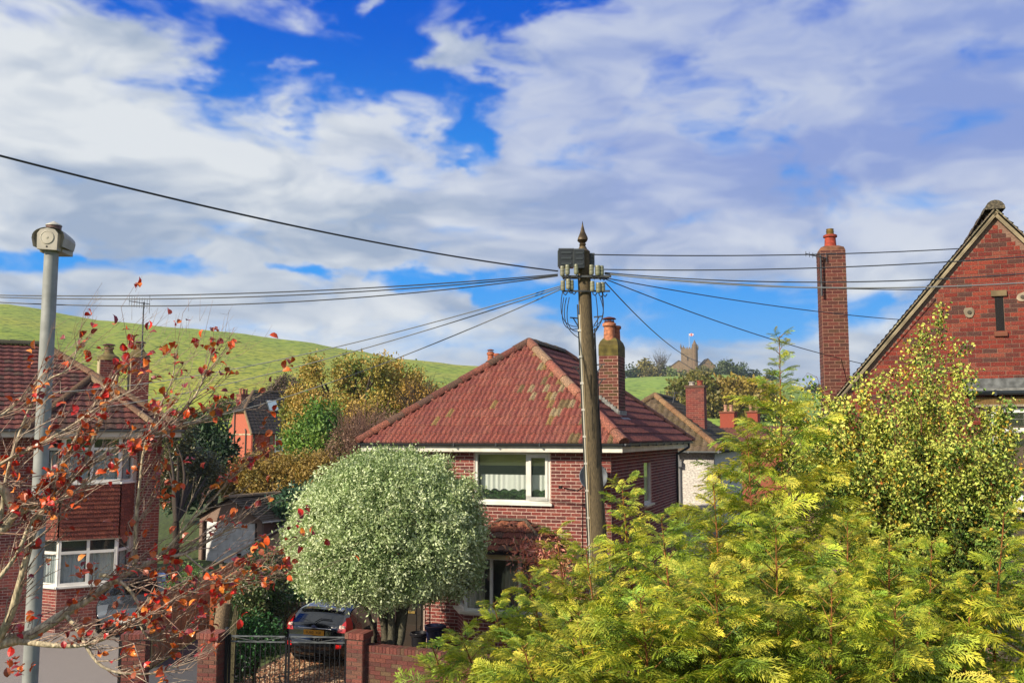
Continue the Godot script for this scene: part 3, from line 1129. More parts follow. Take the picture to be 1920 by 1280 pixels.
	var A := Vector3(-5.86, ey, 0.36)
	var B := Vector3(0.36, ey, 0.36)
	var Cc := Vector3(0.36, ey, -8.86)
	var D := Vector3(-5.86, ey, -8.86)
	var R1 := Vector3(-2.75, ry, -2.75)
	var R2 := Vector3(-2.75, ry, -5.75)
	var rp := palette([[172, 90, 74], [164, 84, 70], [176, 96, 78], [160, 84, 72], [180, 106, 88], [166, 94, 80], [170, 138, 80], [184, 160, 118], [142, 116, 74]])
	var lich := func(fx: float, fy: float) -> int:
		var near_hip := clampf(1.25 - absf((0.97 - fy * 0.5) - fx) * 5.5, 0.0, 1.0) * clampf(1.2 - absf(fy - 0.3) * 2.4, 0.0, 1.0)
		var top := smoothstep(0.6, 1.0, fy) * 0.5
		if rng.randf() < near_hip * 0.7 + top * 0.35 + 0.02:
			return 6 + rng.randi() % 3 if rng.randf() < 0.75 else 5
		return rng.randi() % 6
	var rf := pivot("roof", o)
	roof_side(rf, wt, A, B, R1, R1, 0.125, 0.305, 0.05, 1, rp, 300, [], lich)
	var rp2 := palette([[160, 90, 74], [154, 84, 70], [166, 94, 78], [150, 86, 72]])
	roof_side(rf, wt, B, Cc, R1, R2, 0.25, 0.305, 0.036, 2, rp2, 0, [])
	roof_side(rf, wt, Cc, D, R2, R2, 0.25, 0.305, 0.036, 2, rp2, 0, [])
	roof_side(rf, wt, D, A, R2, R1, 0.25, 0.305, 0.036, 2, rp2, 0, [])
	var up := Vector3(0, 0.02, 0)
	ridge_line(rf, A + up, R1 + up, 0.125, palette([[150, 84, 64], [136, 76, 60], [120, 84, 66], [166, 96, 72]]), M.tile, "hip_tile")
	ridge_line(rf, B + up, R1 + up, 0.125, palette([[182, 108, 84], [196, 128, 100], [176, 112, 88], [190, 150, 118]]), M.tile, "hip_tile")
	ridge_line(rf, R1 + up, R2 + up, 0.125, palette([[112, 92, 60], [120, 98, 66], [104, 84, 62]]), M.tile)
	ridge_line(rf, Cc + up, R2 + up, 0.125, palette([[120, 76, 60]]), M.tile, "hip_tile")
	ridge_line(rf, D + up, R2 + up, 0.125, palette([[120, 76, 60]]), M.tile, "hip_tile")
	# chimney on the right slope
	var ch := pivot("chimney", o)
	var cx0 := -0.86
	var cx1 := -0.39
	var cz0 := -2.45
	var cz1 := -3.2
	var core := MB.new()
	core.box(Vector3((cx0 + cx1) / 2, 6.2, (cz0 + cz1) / 2), Vector3(cx1 - cx0, 2.2, cz0 - cz1), C(190, 150, 132))
	part("stack", core, M.mortar, ch)
	var ce := []
	chimney_bricks(ce, cx0, cx1, cz0, cz1, 5.2, 7.08, 7)
	var cpal := palette([[120, 70, 56], [104, 66, 52], [132, 74, 60], [98, 72, 48], [110, 84, 50], [124, 66, 56], [140, 78, 64]])
	bricks_into(ch, ce, cpal, M.brick, 0, [], "brick", "stack_brickwork")
	var hb := MB.new()
	var hc := Vector3((cx0 + cx1) / 2, 7.08, (cz0 + cz1) / 2)
	var lv := [[0.0, 1.03], [0.26, 1.03], [0.36, 0.9], [0.44, 0.66], [0.46, 0.3]]
	for k in lv.size() - 1:
		for sd in 4:
			var s0: float = lv[k][1]
			var s1: float = lv[k + 1][1]
			var cs := [Vector3(-1, 0, 1), Vector3(1, 0, 1), Vector3(1, 0, -1), Vector3(-1, 0, -1)]
			var hx := (cx1 - cx0) / 2
			var hz := (cz0 - cz1) / 2
			var q := []
			for w in [[sd, s0, lv[k][0]], [(sd + 1) % 4, s0, lv[k][0]], [(sd + 1) % 4, s1, lv[k + 1][0]], [sd, s1, lv[k + 1][0]]]:
				var cc: Vector3 = cs[w[0]]
				q.append(hc + Vector3(cc.x * hx * w[1], w[2], cc.z * hz * w[1]))
			hb.quad(q[0], q[1], q[2], q[3], jit(C(112, 100, 50), 0.15), (q[0] + q[2]) / 2.0 - hc)
	part("haunching", hb, M.soil, ch)
	pot(ch, hc + Vector3(-0.02, 0.36, 0.16), 0.145, 0.46, C(206, 132, 92))
	pot(ch, hc + Vector3(0.05, 0.36, -0.16), 0.13, 0.42, C(196, 118, 82))
	cowl(ch, hc + Vector3(-0.02, 0.82, 0.16), 0.13, C(120, 66, 50))
	var fl := MB.new()
	for k in 7:
		var fx := lerpf(cx0, cx1, (k + 0.5) / 7.0)
		var yy := ey + (0.36 - fx) * 0.8 + 0.05
		fl.box(Vector3(fx, yy + 0.06, cz0 + 0.022), Vector3(0.075, 0.16, 0.012), C(150, 150, 146))
	fl.box(Vector3(cx1 + 0.022, ey + (0.36 - cx1) * 0.8 + 0.09, (cz0 + cz1) / 2), Vector3(0.012, 0.16, cz0 - cz1 + 0.06), C(160, 158, 152))
	var ap := Transform3D(Basis(Vector3.BACK, -0.675), Vector3(cx1 + 0.14, ey + (0.36 - cx1 - 0.14) * 0.8 + 0.055, (cz0 + cz1) / 2))
	fl.cube(ap * Transform3D(Basis.from_scale(Vector3(0.24, 0.012, cz0 - cz1 + 0.16)), Vector3.ZERO), C(176, 176, 172))
	part("flashing", fl, M.lead, ch)
	# attached garage, set back on the left
	var ga := MB.new()
	ga.box(Vector3(-8.52, 1.15, -6.6), Vector3(0.36, 2.5, 4.4), mort)
	ga.box(Vector3(-5.66, 1.15, -6.6), Vector3(0.3, 2.5, 4.4), mort)
	ga.box(Vector3(-7.1, 2.52, -6.55), Vector3(3.3, 0.24, 4.6), C(150, 146, 140))
	part("garage_wall", ga, M.mortar, o)
	var ge := []
	lay(ge, Transform3D(Basis(), Vector3(-8.7, 0, -4.4)), 0.36, 2.35, [], 7)
	bricks_into(o, ge, palette(BRICKS), M.brick, 0, [], "brick", "garage_brickwork")
	var gd := pivot("garage_door", o, Vector3(-7.07, 0.18, -4.5))
	for k in 8:
		var gb := MB.new()
		gb.box(Vector3(0, 0.12 + k * 0.27, 0), Vector3(2.5, 0.255, 0.05), C(196, 190, 184))
		part("panel", gb, M.paint, gd)

	# a dish on the front wall, hidden in part by the pole
	var ds := thing("satellite_dish", "grey satellite dish on an arm beside the wooden pole, on the brick front", "satellite dish", P0, SITE_TURN)
	var dd := MB.new()
	var dt := Transform3D(Basis(Vector3.RIGHT, 1.25) * Basis(Vector3.FORWARD, 0.3), Vector3(-0.30, 4.28, 0.34))
	dd.lathe(dt, [Vector2(0.0, 0.0), Vector2(0.12, 0.012), Vector2(0.22, 0.04), Vector2(0.29, 0.075), Vector2(0.3, 0.07)], 20, C(92, 98, 106))
	part("reflector", dd, M.metal, ds)
	var da := MB.new()
	da.tube([Vector3(-0.52, 4.2, 0.02), Vector3(-0.52, 4.1, 0.2), Vector3(-0.62, 4.0, 0.42), Vector3(-0.86, 4.06, 0.62)], [0.014], 6, C(60, 60, 62))
	da.box(Vector3(-0.93, 4.08, 0.64), Vector3(0.06, 0.06, 0.1), C(50, 50, 52))
	da.box(Vector3(-0.52, 4.2, 0.025), Vector3(0.1, 0.22, 0.03), C(80, 80, 82))
	part("arm", da, M.metal, ds)
	var mb := MB.new()
	mb.tube([Vector3(-0.62, 4.1, 0.02), Vector3(-0.64, 3.0, 0.02), Vector3(-0.62, 1.6, 0.02)], [0.007], 5, C(60, 40, 36))
	part("cable", mb, M.black, ds)
	var mt := thing("meter_box", "narrow grey cable box on the brick front behind the pole", "box", P0, SITE_TURN)
	var mbx := MB.new()
	mbx.box(Vector3(-0.36, 3.1, 0.06), Vector3(0.22, 0.6, 0.1), C(130, 138, 148))
	part("case", mbx, M.paint, mt)
	var ml := MB.new()
	ml.box(Vector3(-0.36, 3.1, 0.116), Vector3(0.18, 0.54, 0.012), C(140, 148, 158))
	part("lid", ml, M.paint, mt)

# ---------- the other buildings ----------
func placed(pos: Vector3, turn: float) -> Transform3D:
	return Transform3D(Basis(Vector3.UP, deg_to_rad(turn)), pos)

func facet(a: Vector3, b: Vector3) -> Transform3D:  # wall frame from a to b, seen from outside left to right
	var d := (b - a).normalized()
	return Transform3D(Basis(d, Vector3.UP, d.cross(Vector3.UP)), a)

func build_left_house() -> void:
	var pos := Vector3(-10.037, 0, -27.0)
	var o := thing("bay_house", "red brick semi with tile hung white bay behind the red leaved tree", "house", pos, 30.0)
	var wt := placed(pos, 30.0)
	var mort := C(220, 190, 174)
	var pal := palette(BRICKS, 1.15)
	var w := MB.new()
	var T0 := Transform3D(Basis(), Vector3(-9.0, 0.0, 0))
	slab(w, T0, 9.0, 5.3, 0.24, [Rect2(6.1, 1.2, 2.1, 1.2), Rect2(6.1, 3.95, 2.1, 1.15)], mort)
	part("front_wall", w, M.mortar, o)
	var w2 := MB.new()
	slab(w2, Transform3D(Basis(Vector3.FORWARD, Vector3.UP, Vector3.RIGHT), Vector3.ZERO), 7.0, 5.3, 0.24, [], mort)
	slab(w2, Transform3D(Basis(Vector3.LEFT, Vector3.UP, Vector3.FORWARD), Vector3(0, 0, -7.0)), 9.0, 5.3, 0.24, [], mort)
	slab(w2, Transform3D(Basis(Vector3.BACK, Vector3.UP, Vector3.LEFT), Vector3(-9.0, 0, -7.0)), 7.0, 5.3, 0.24, [], mort)
	part("side_wall", w2, M.mortar, o)
	var e := []
	lay(e, T0, 9.0, 5.25, [Rect2(5.95, 0.0, 2.4, 5.3)], 7)
	lay(e, Transform3D(Basis(Vector3.FORWARD, Vector3.UP, Vector3.RIGHT), Vector3.ZERO), 7.0, 5.25, [], 7)
	# two storey bay
	var a := Vector3(-3.02, 0, 0)
	var b := Vector3(-2.6, 0, 0.6)
	var c := Vector3(-1.14, 0, 0.6)
	var d := Vector3(-0.72, 0, 0)
	var bw := MB.new()
	var hung := []
	var tp := palette([[150, 78, 62], [138, 70, 58], [160, 88, 68], [128, 64, 54]], 1.35)
	var white := C(232, 228, 220)
	for f in [[a, b], [b, c], [c, d]]:
		var t := facet(f[0], f[1])
		var l: float = f[0].distance_to(f[1])
		slab(bw, t, l, 1.18, 0.12, [], mort)
		lay(e, t, l, 1.17, [], 7)
		slab(bw, t * Transform3D(Basis(), Vector3(0, 2.46, 0)), l, 1.40, 0.12, [], C(90, 50, 42))
		roof_face(hung, t * Transform3D(Basis(), Vector3(0, 2.40, 0.015)), l, 1.46, 0.0, l, 0.165, 0.115, 4)
		var many := [] if l < 1.0 else [0.73]
		var w1 := window(o, t * Transform3D(Basis(), Vector3(0, 1.2, -0.04)), l, 1.24, many, [0.86], 0.075, white, 0.05, "bay_window")
		var w3 := window(o, t * Transform3D(Basis(), Vector3(0, 3.9, -0.04)), l, 1.24, many, [0.9], 0.075, white, 0.05, "bay_window")
		for q in [w1, w3]:
			curtain(q, 0.08, l * 0.45, 0.06, 0.84, -0.09, C(176, 186, 186), 0.0, 0.03)
			curtain(q, l * 0.52, l - 0.08, 0.06, 0.84, -0.09, C(176, 186, 186), 0.0, 0.03)
	part("bay_wall", bw, M.mortar, o)
	tiles_into(o, wt, hung, tp, 0.165, 0.0, 1, M.tile, 300, [Rect2(85, 905, 170, 100)], "hung_tile", "hung_tiling")
	bricks_into(o, e, pal, M.brick, 300, [Rect2(253, 808, 55, 250), Rect2(0, 812, 70, 260), Rect2(110, 1100, 140, 40)])
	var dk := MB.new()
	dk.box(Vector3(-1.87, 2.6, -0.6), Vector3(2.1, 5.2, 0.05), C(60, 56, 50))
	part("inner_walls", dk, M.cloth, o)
	# a white window at the far left edge
	window(o, Transform3D(Basis(), Vector3(-5.0, 1.2, 0.012)), 0.9, 1.2, [], [0.85], 0.07, white)
	# eaves and roof
	var fa := MB.new()
	fa.box(Vector3(-4.5, 5.2, 0.85), Vector3(9.7, 0.16, 0.025), C(214, 204, 186))
	fa.box(Vector3(-4.5, 5.12, 0.43), Vector3(9.7, 0.015, 0.82), C(190, 184, 172))
	fa.box(Vector3(0.36, 5.2, -3.1), Vector3(0.025, 0.16, 7.9), C(214, 204, 186))
	part("fascia", fa, M.paint, o)
	gutter(o, Vector3(-9.3, 5.32, 0.93), Vector3(0.43, 5.32, 0.93), Vector3.BACK, 0.06, C(100, 104, 108))
	var dp := MB.new()
	dp.tube([Vector3(-0.58, 5.2, 0.8), Vector3(-0.58, 4.9, 0.08), Vector3(-0.58, 0.3, 0.08)], [0.035], 6, C(120, 104, 92))
	part("downpipe", dp, M.black, o)
	var rf := pivot("roof", o)
	var rp := palette([[138, 74, 64], [126, 66, 58], [150, 84, 70], [120, 70, 62], [112, 80, 66]])
	var A := Vector3(-9.3, 5.3, 0.9)
	var B := Vector3(0.42, 5.3, 0.9)
	var Cc := Vector3(0.42, 5.3, -7.3)
	var D := Vector3(-9.3, 5.3, -7.3)
	var R1 := Vector3(-6.0, 7.85, -3.2)
	var R2 := Vector3(-3.0, 7.85, -3.2)
	roof_side(rf, wt, A, B, R1, R2, 0.24, 0.24, 0.02, 1, rp, 0, [])
	roof_side(rf, wt, B, Cc, R2, R2, 0.24, 0.24, 0.02, 1, rp, 0, [])
	roof_side(rf, wt, Cc, D, R2, R1, 0.24, 0.24, 0.02, 1, rp, 0, [])
	roof_side(rf, wt, D, A, R1, R1, 0.24, 0.24, 0.02, 1, rp, 0, [])
	var up := Vector3(0, 0.03, 0)
	ridge_line(rf, R1 + up, R2 + up, 0.12, palette([[92, 86, 62]]), M.tile)
	ridge_line(rf, B + up, R2 + up, 0.12, palette([[150, 108, 78], [128, 96, 66]]), M.tile, "hip_tile")
	ridge_line(rf, A + up, R1 + up, 0.12, palette([[128, 96, 66]]), M.tile, "hip_tile")
	# small hipped roof over the bay
	var ba := Vector3(-3.5, 5.31, 0.96)
	var bb := Vector3(-0.25, 5.31, 0.96)
	var bt := Vector3(-1.87, 6.75, -0.7)
	var bk := Vector3(-1.87, 6.75, -1.6)
	roof_side(rf, wt, ba, bb, bt, bt, 0.24, 0.24, 0.02, 1, rp, 0, [])
	roof_side(rf, wt, bb, Vector3(-0.25, 5.31, -0.2), bt, bk, 0.24, 0.24, 0.02, 1, rp, 0, [])
	roof_side(rf, wt, Vector3(-3.5, 5.31, -0.2), ba, bk, bt, 0.24, 0.24, 0.02, 1, rp, 0, [])
	ridge_line(rf, bb + up, bt + up, 0.11, palette([[186, 150, 116], [160, 116, 86]]), M.tile, "hip_tile")
	ridge_line(rf, ba + up, bt + up, 0.11, palette([[128, 96, 66]]), M.tile, "hip_tile")
	# chimneys
	for q in [[-0.22, -3.3, 7.62], [-1.12, -3.3, 7.5]]:
		var ch := pivot("chimney", o)
		var x0: float = q[0] - 0.27
		var x1: float = q[0] + 0.27
		var core := MB.new()
		core.box(Vector3(q[0], (5.4 + q[2]) / 2.0, q[1]), Vector3(0.54, q[2] - 5.4, 0.6), C(206, 176, 150))
		core.box(Vector3(q[0] - 0.278, (5.4 + q[2]) / 2.0, q[1]), Vector3(0.02, q[2] - 5.4, 0.58), C(206, 190, 150))  # pale left face: sunlight on that side put into the colour
		part("stack", core, M.mortar, ch)
		var ce := []
		lay(ce, Transform3D(Basis(), Vector3(x0, 5.4, q[1] + 0.3)), 0.54, q[2] - 5.4, [], 7)
		lay(ce, Transform3D(Basis(Vector3.FORWARD, Vector3.UP, Vector3.RIGHT), Vector3(x1, 5.4, q[1] + 0.3)), 0.6, q[2] - 5.4, [], 7)
		bricks_into(ch, ce, palette(BRICKS, 1.05), M.brick, 0, [], "brick", "stack_brickwork")
		var cap := MB.new()
		cap.lathe(Transform3D(Basis(), Vector3(q[0], q[2], q[1])), [Vector2(0.36, 0.0), Vector2(0.3, 0.12), Vector2(0.17, 0.2), Vector2(0.15, 0.26)], 10, C(128, 112, 70))
		part("haunching", cap, M.soil, ch)
		pot(ch, Vector3(q[0], q[2] + 0.16, q[1]), 0.13, 0.24, C(150, 120, 84))
		cowl(ch, Vector3(q[0], q[2] + 0.38, q[1]), 0.15, C(122, 70, 66))

func build_bay_house_aerial() -> void:
	build_aerial("tall aerial mast strapped to the right chimney of the bay house", at(264, 690, 29.3), at(269, 566, 29.3), Vector3(-1, 0.12, 0.35), 0.62, 9, 0.30)

func build_aerial(called_label: String, base: Vector3, top: Vector3, boom_dir: Vector3, boom: float, els: int, h: float, group := "") -> void:
	var o := thing("tv_aerial", called_label, "aerial", base, 0.0, group)
	var m := MB.new()
	m.tube([Vector3.ZERO, top - base], [0.024, 0.02], 6, C(96, 98, 104))
	part("mast", m, M.metal, o)
	var bm := MB.new()
	var t := top - base - Vector3(0, 0.04, 0)
	var dn := boom_dir.normalized()
	bm.beam(t - dn * boom * 0.3, t + dn * boom * 0.7, 0.022, 0.022, C(104, 106, 110))
	part("boom", bm, M.metal, o)
	for k in els:
		var p := t + dn * lerpf(-0.28, 0.69, float(k) / (els - 1)) * boom
		var e := MB.new()
		if k == 0:
			for g in 5:
				e.beam(p + Vector3(0.0, -h + g * h * 0.5, 0) - dn * 0.05 * absf(g - 2), p + Vector3(0, -h + g * h * 0.5 + 0.01, 0) + dn.cross(Vector3.UP) * h * 0.8 - dn * 0.05 * absf(g - 2), 0.01, 0.01, C(110, 112, 116))
			e.beam(p - Vector3(0, h, 0), p + Vector3(0, h, 0), 0.012, 0.012, C(110, 112, 116))
		else:
			e.beam(p - Vector3(0, h * 0.55, 0), p + Vector3(0, h * 0.55, 0), 0.01, 0.01, C(96, 98, 102))
			e.beam(p - dn.cross(Vector3.UP) * h * 0.35, p + dn.cross(Vector3.UP) * h * 0.35, 0.01, 0.01, C(96, 98, 102))
		part("element", e, M.metal, o)

func build_right_house() -> void:
	var pos := at(1865, 818, 16.0)
	pos.y = 0.0
	var o := thing("gabled_house", "tall red brick gable end with slit vent, at the right edge", "house", pos, -19.5)
	var wt := placed(pos, -19.5)
	var mort := C(150, 118, 102)
	var top := 8.93
	var sl := 1.19
	var hw := 3.6
	var gx := 0.18
	var low := top - hw * sl
	var w := MB.new()
	w.prism(Transform3D(), PackedVector2Array([Vector2(gx - hw, -0.1), Vector2(gx + hw, -0.1), Vector2(gx + hw, low), Vector2(gx, top), Vector2(gx - hw, low)]), -0.25, 0.0, mort)
	part("gable_wall", w, M.mortar, o)
	var w2 := MB.new()
	w2.box(Vector3(gx - hw + 0.12, low / 2, -4.1), Vector3(0.24, low, 7.6), mort)
	w2.box(Vector3(gx + hw - 0.12, low / 2, -4.1), Vector3(0.24, low, 7.6), mort)
	w2.box(Vector3(gx, low / 2, -7.8), Vector3(2 * hw - 0.5, low, 0.24), mort)
	part("side_wall", w2, M.mortar, o)
	var e := []
	var lim := func(y: float) -> Vector2:
		if y < low:
			return Vector2(0.0, 2.0 * hw)
		var r := (top - y - 0.04) / sl
		return Vector2(hw - r, hw + r)
	var slit := Rect2(hw - 0.06, 7.02, 0.13, 0.6)
	lay(e, Transform3D(Basis(), Vector3(gx - hw, -0.1, 0)), 2 * hw, top + 0.05, [slit], 8, lim, 0.228, 0.0765, 0.011, 0.005, 4.4)
	var pal := palette([[158, 62, 48], [146, 56, 44], [170, 74, 54], [136, 54, 46], [154, 68, 54], [122, 60, 50], [104, 66, 56], [162, 84, 64]])
	bricks_into(o, e, pal, M.brick, 300, [Rect2(1700, 420, 220, 215)])
	var sv := MB.new()
	sv.box(Vector3(gx, 7.22, 0.004), Vector3(0.13, 0.6, 0.006), C(30, 24, 22))
	part("vent_slit", sv, M.brick, o)
	var lt := MB.new()
	lt.box(Vector3(gx, 7.58, 0.02), Vector3(0.24, 0.1, 0.05), C(150, 130, 96))
	part("lintel", lt, M.stone, o)
	var sl2 := MB.new()
	sl2.box(Vector3(gx, 6.88, 0.02), Vector3(0.2, 0.08, 0.06), C(150, 92, 70))
	part("vent_sill", sl2, M.stone, o)
	for p in [Vector3(gx - 0.47, 7.27, 0.012), Vector3(gx + 0.36, 7.5, 0.012)]:
		var pt := MB.new()
		var poly := PackedVector2Array()
		for k in 11:
			var r := 0.085 * (0.75 + 0.5 * rng.randf())
			poly.append(Vector2(cos(TAU * k / 11.0), sin(TAU * k / 11.0)) * r)
		pt.prism(Transform3D(Basis(), p), poly, 0.0, 0.012, C(190, 172, 146))
		pt.lathe(Transform3D(Basis(Vector3.RIGHT, PI / 2), p + Vector3(0, 0, 0.012)), [Vector2(0.035, 0), Vector2(0.03, 0.02), Vector2(0, 0.022)], 8, C(110, 100, 88))
		part("tie_plate", pt, M.stone, o)
	# roof
	var rf := pivot("roof", o)
	var rp := palette([[112, 76, 62], [100, 72, 60], [124, 84, 66], [92, 74, 60]])
	var zf := 0.09
	var zb := -8.0
	var rt := Vector3(gx, top + 0.1, zf)
	var rb := Vector3(gx, top + 0.1, zb)
	var ll := hw + 0.25
	var eL := Vector3(gx - ll, top + 0.1 - ll * sl, zf)
	var eR := Vector3(gx + ll, top + 0.1 - ll * sl, zf)
	roof_side(rf, wt, Vector3(eL.x, eL.y, zb), eL, rb, rt, 0.165, 0.11, 0.0, 1, rp, 0, [])
	roof_side(rf, wt, eR, Vector3(eR.x, eR.y, zb), rt, rb, 0.165, 0.11, 0.0, 1, rp, 0, [])
	for s in [-1, 1]:
		var dir := Vector3(s * ll, -ll * sl, 0).normalized()
		var nrm := Vector3(s * sl, 1, 0).normalized()
		var len_ := ll * sqrt(1.0 + sl * sl)
		var vb := MB.new()
		vb.beam(rt - nrm * 0.05 + Vector3(0, 0, -0.03), rt + dir * len_ - nrm * 0.05 + Vector3(0, 0, -0.03), 0.05, 0.06, C(176, 160, 130), nrm)
		part("verge", vb, M.stone, rf)
		var k := 0.02
		while k < len_:
			var vt := MB.new()
			vt.cube(Transform3D(Basis(dir * 0.125, nrm.rotated(Vector3.BACK, -s * 0.09) * 0.022, Vector3.BACK * 0.16), rt + dir * (k + 0.06) + nrm * 0.012 + Vector3(0, 0, -0.05)), jit(C(160, 146, 118), 0.25))
			part("verge_tile", vt, M.tile, rf)
			k += 0.115
	ridge_line(rf, rt + Vector3(0, 0.0, 0.03), rb, 0.15, palette([[120, 108, 86], [108, 92, 72]]), M.tile)
	# projecting window bay with a lead roof, over dark boards
	var by := pivot("bay", o, Vector3(-0.25, 0, 0.012))
	var bb := MB.new()
	bb.box(Vector3(2.0, 5.9, 0.32), Vector3(4.4, 0.05, 0.7), C(150, 150, 146))
	bb.box(Vector3(2.0, 6.02, 0.06), Vector3(4.4, 0.2, 0.04), C(120, 122, 122))
	part("lead_roof", bb, M.lead, by)
	var bf := MB.new()
	bf.box(Vector3(2.0, 5.72, 0.60), Vector3(4.3, 0.12, 0.06), C(150, 116, 66))
	bf.box(Vector3(2.0, 5.64, 0.58), Vector3(4.3, 0.04, 0.1), C(190, 176, 150))
	part("timber_fascia", bf, M.wood, by)
	gutter(by, Vector3(-0.2, 5.88, 0.70), Vector3(4.2, 5.88, 0.70), Vector3.BACK, 0.07, C(52, 58, 64))
	var wn := window(by, Transform3D(Basis(), Vector3(0.15, 4.12, 0.52)), 2.6, 1.48, [1.2], [1.12], 0.075, C(230, 228, 222), 0.1)
	var ld := MB.new()
	for k in 12:
		ld.box(Vector3(0.08 + k * 0.2, 1.3, -0.0), Vector3(0.008, 0.3, 0.008), C(150, 150, 140))
	ld.box(Vector3(1.3, 1.3, 0.0), Vector3(2.4, 0.008, 0.008), C(150, 150, 140))
	part("leading", ld, M.lead, wn)
	var bk := MB.new()
	bk.box(Vector3(1.5, 4.85, 0.2), Vector3(2.9, 1.6, 0.05), C(92, 66, 54))
	bk.box(Vector3(0.09, 4.85, 0.36), Vector3(0.08, 1.56, 0.38), C(140, 130, 120))
	part("blind", bk, M.cloth, by)
	var ws := MB.new()
	ws.box(Vector3(1.6, 4.0, 0.55), Vector3(3.2, 0.14, 0.2), C(226, 222, 216))
	part("white_board", ws, M.paint, by)
	for k in 16:
		var bd := MB.new()
		bd.cube(Transform3D(Basis(Vector3.RIGHT, -0.12) * Basis.from_scale(Vector3(3.2, 0.255, 0.025)), Vector3(1.6, 3.82 - k * 0.235, 0.5)), jit(C(92, 82, 70), 0.12))
		part("cladding_board", bd, M.wood, by)
	# tall stack further back
	var cp := at(1570, 818, 20.0)
	cp.y = 0.0
	var st := thing("chimney_stack", "tall slender brick chimney with one red pot, left of the gable", "chimney", cp, -10.0)
	var sb := MB.new()
	sb.box(Vector3(0, 4.55, 0), Vector3(0.52, 9.1, 0.52), C(168, 126, 108))
	part("stack", sb, M.mortar, st)
	var ce := []
	chimney_bricks(ce, -0.26, 0.26, 0.26, -0.26, 4.4, 9.1, 8)
	bricks_into(st, ce, palette([[128, 66, 58], [116, 60, 54], [136, 74, 62], [110, 62, 54], [120, 72, 60], [102, 66, 56], [130, 80, 66], [112, 76, 56]]), M.brick, 200, [Rect2(1540, 460, 60, 260)])
	var cap := MB.new()
	cap.lathe(Transform3D(Basis(Vector3.UP, PI / 4), Vector3(0, 9.1, 0)), [Vector2(0.37, 0), Vector2(0.33, 0.07), Vector2(0.2, 0.12), Vector2(0, 0.13)], 4, C(146, 96, 66))
	part("haunching", cap, M.soil, st)
	pot(st, Vector3(0.0, 9.18, 0), 0.125, 0.3, C(186, 74, 50))
	var pc := MB.new()
	pc.lathe(Transform3D(Basis(), Vector3(0, 9.46, 0)), [Vector2(0.08, 0), Vector2(0.085, 0.05), Vector2(0.075, 0.055), Vector2(0.085, 0.1), Vector2(0.075, 0.11), Vector2(0.08, 0.15), Vector2(0, 0.16)], 10, C(150, 120, 60))
	part("vent_cap", pc, M.metal, st)
	build_aerial("thin aerial clamped to the tall chimney, pointing left", cp + Vector3(-0.32, 8.1, 0.3), cp + Vector3(-0.32, 8.98, 0.3), Vector3(-1, 0.16, 0.2), 0.5, 7, 0.1)

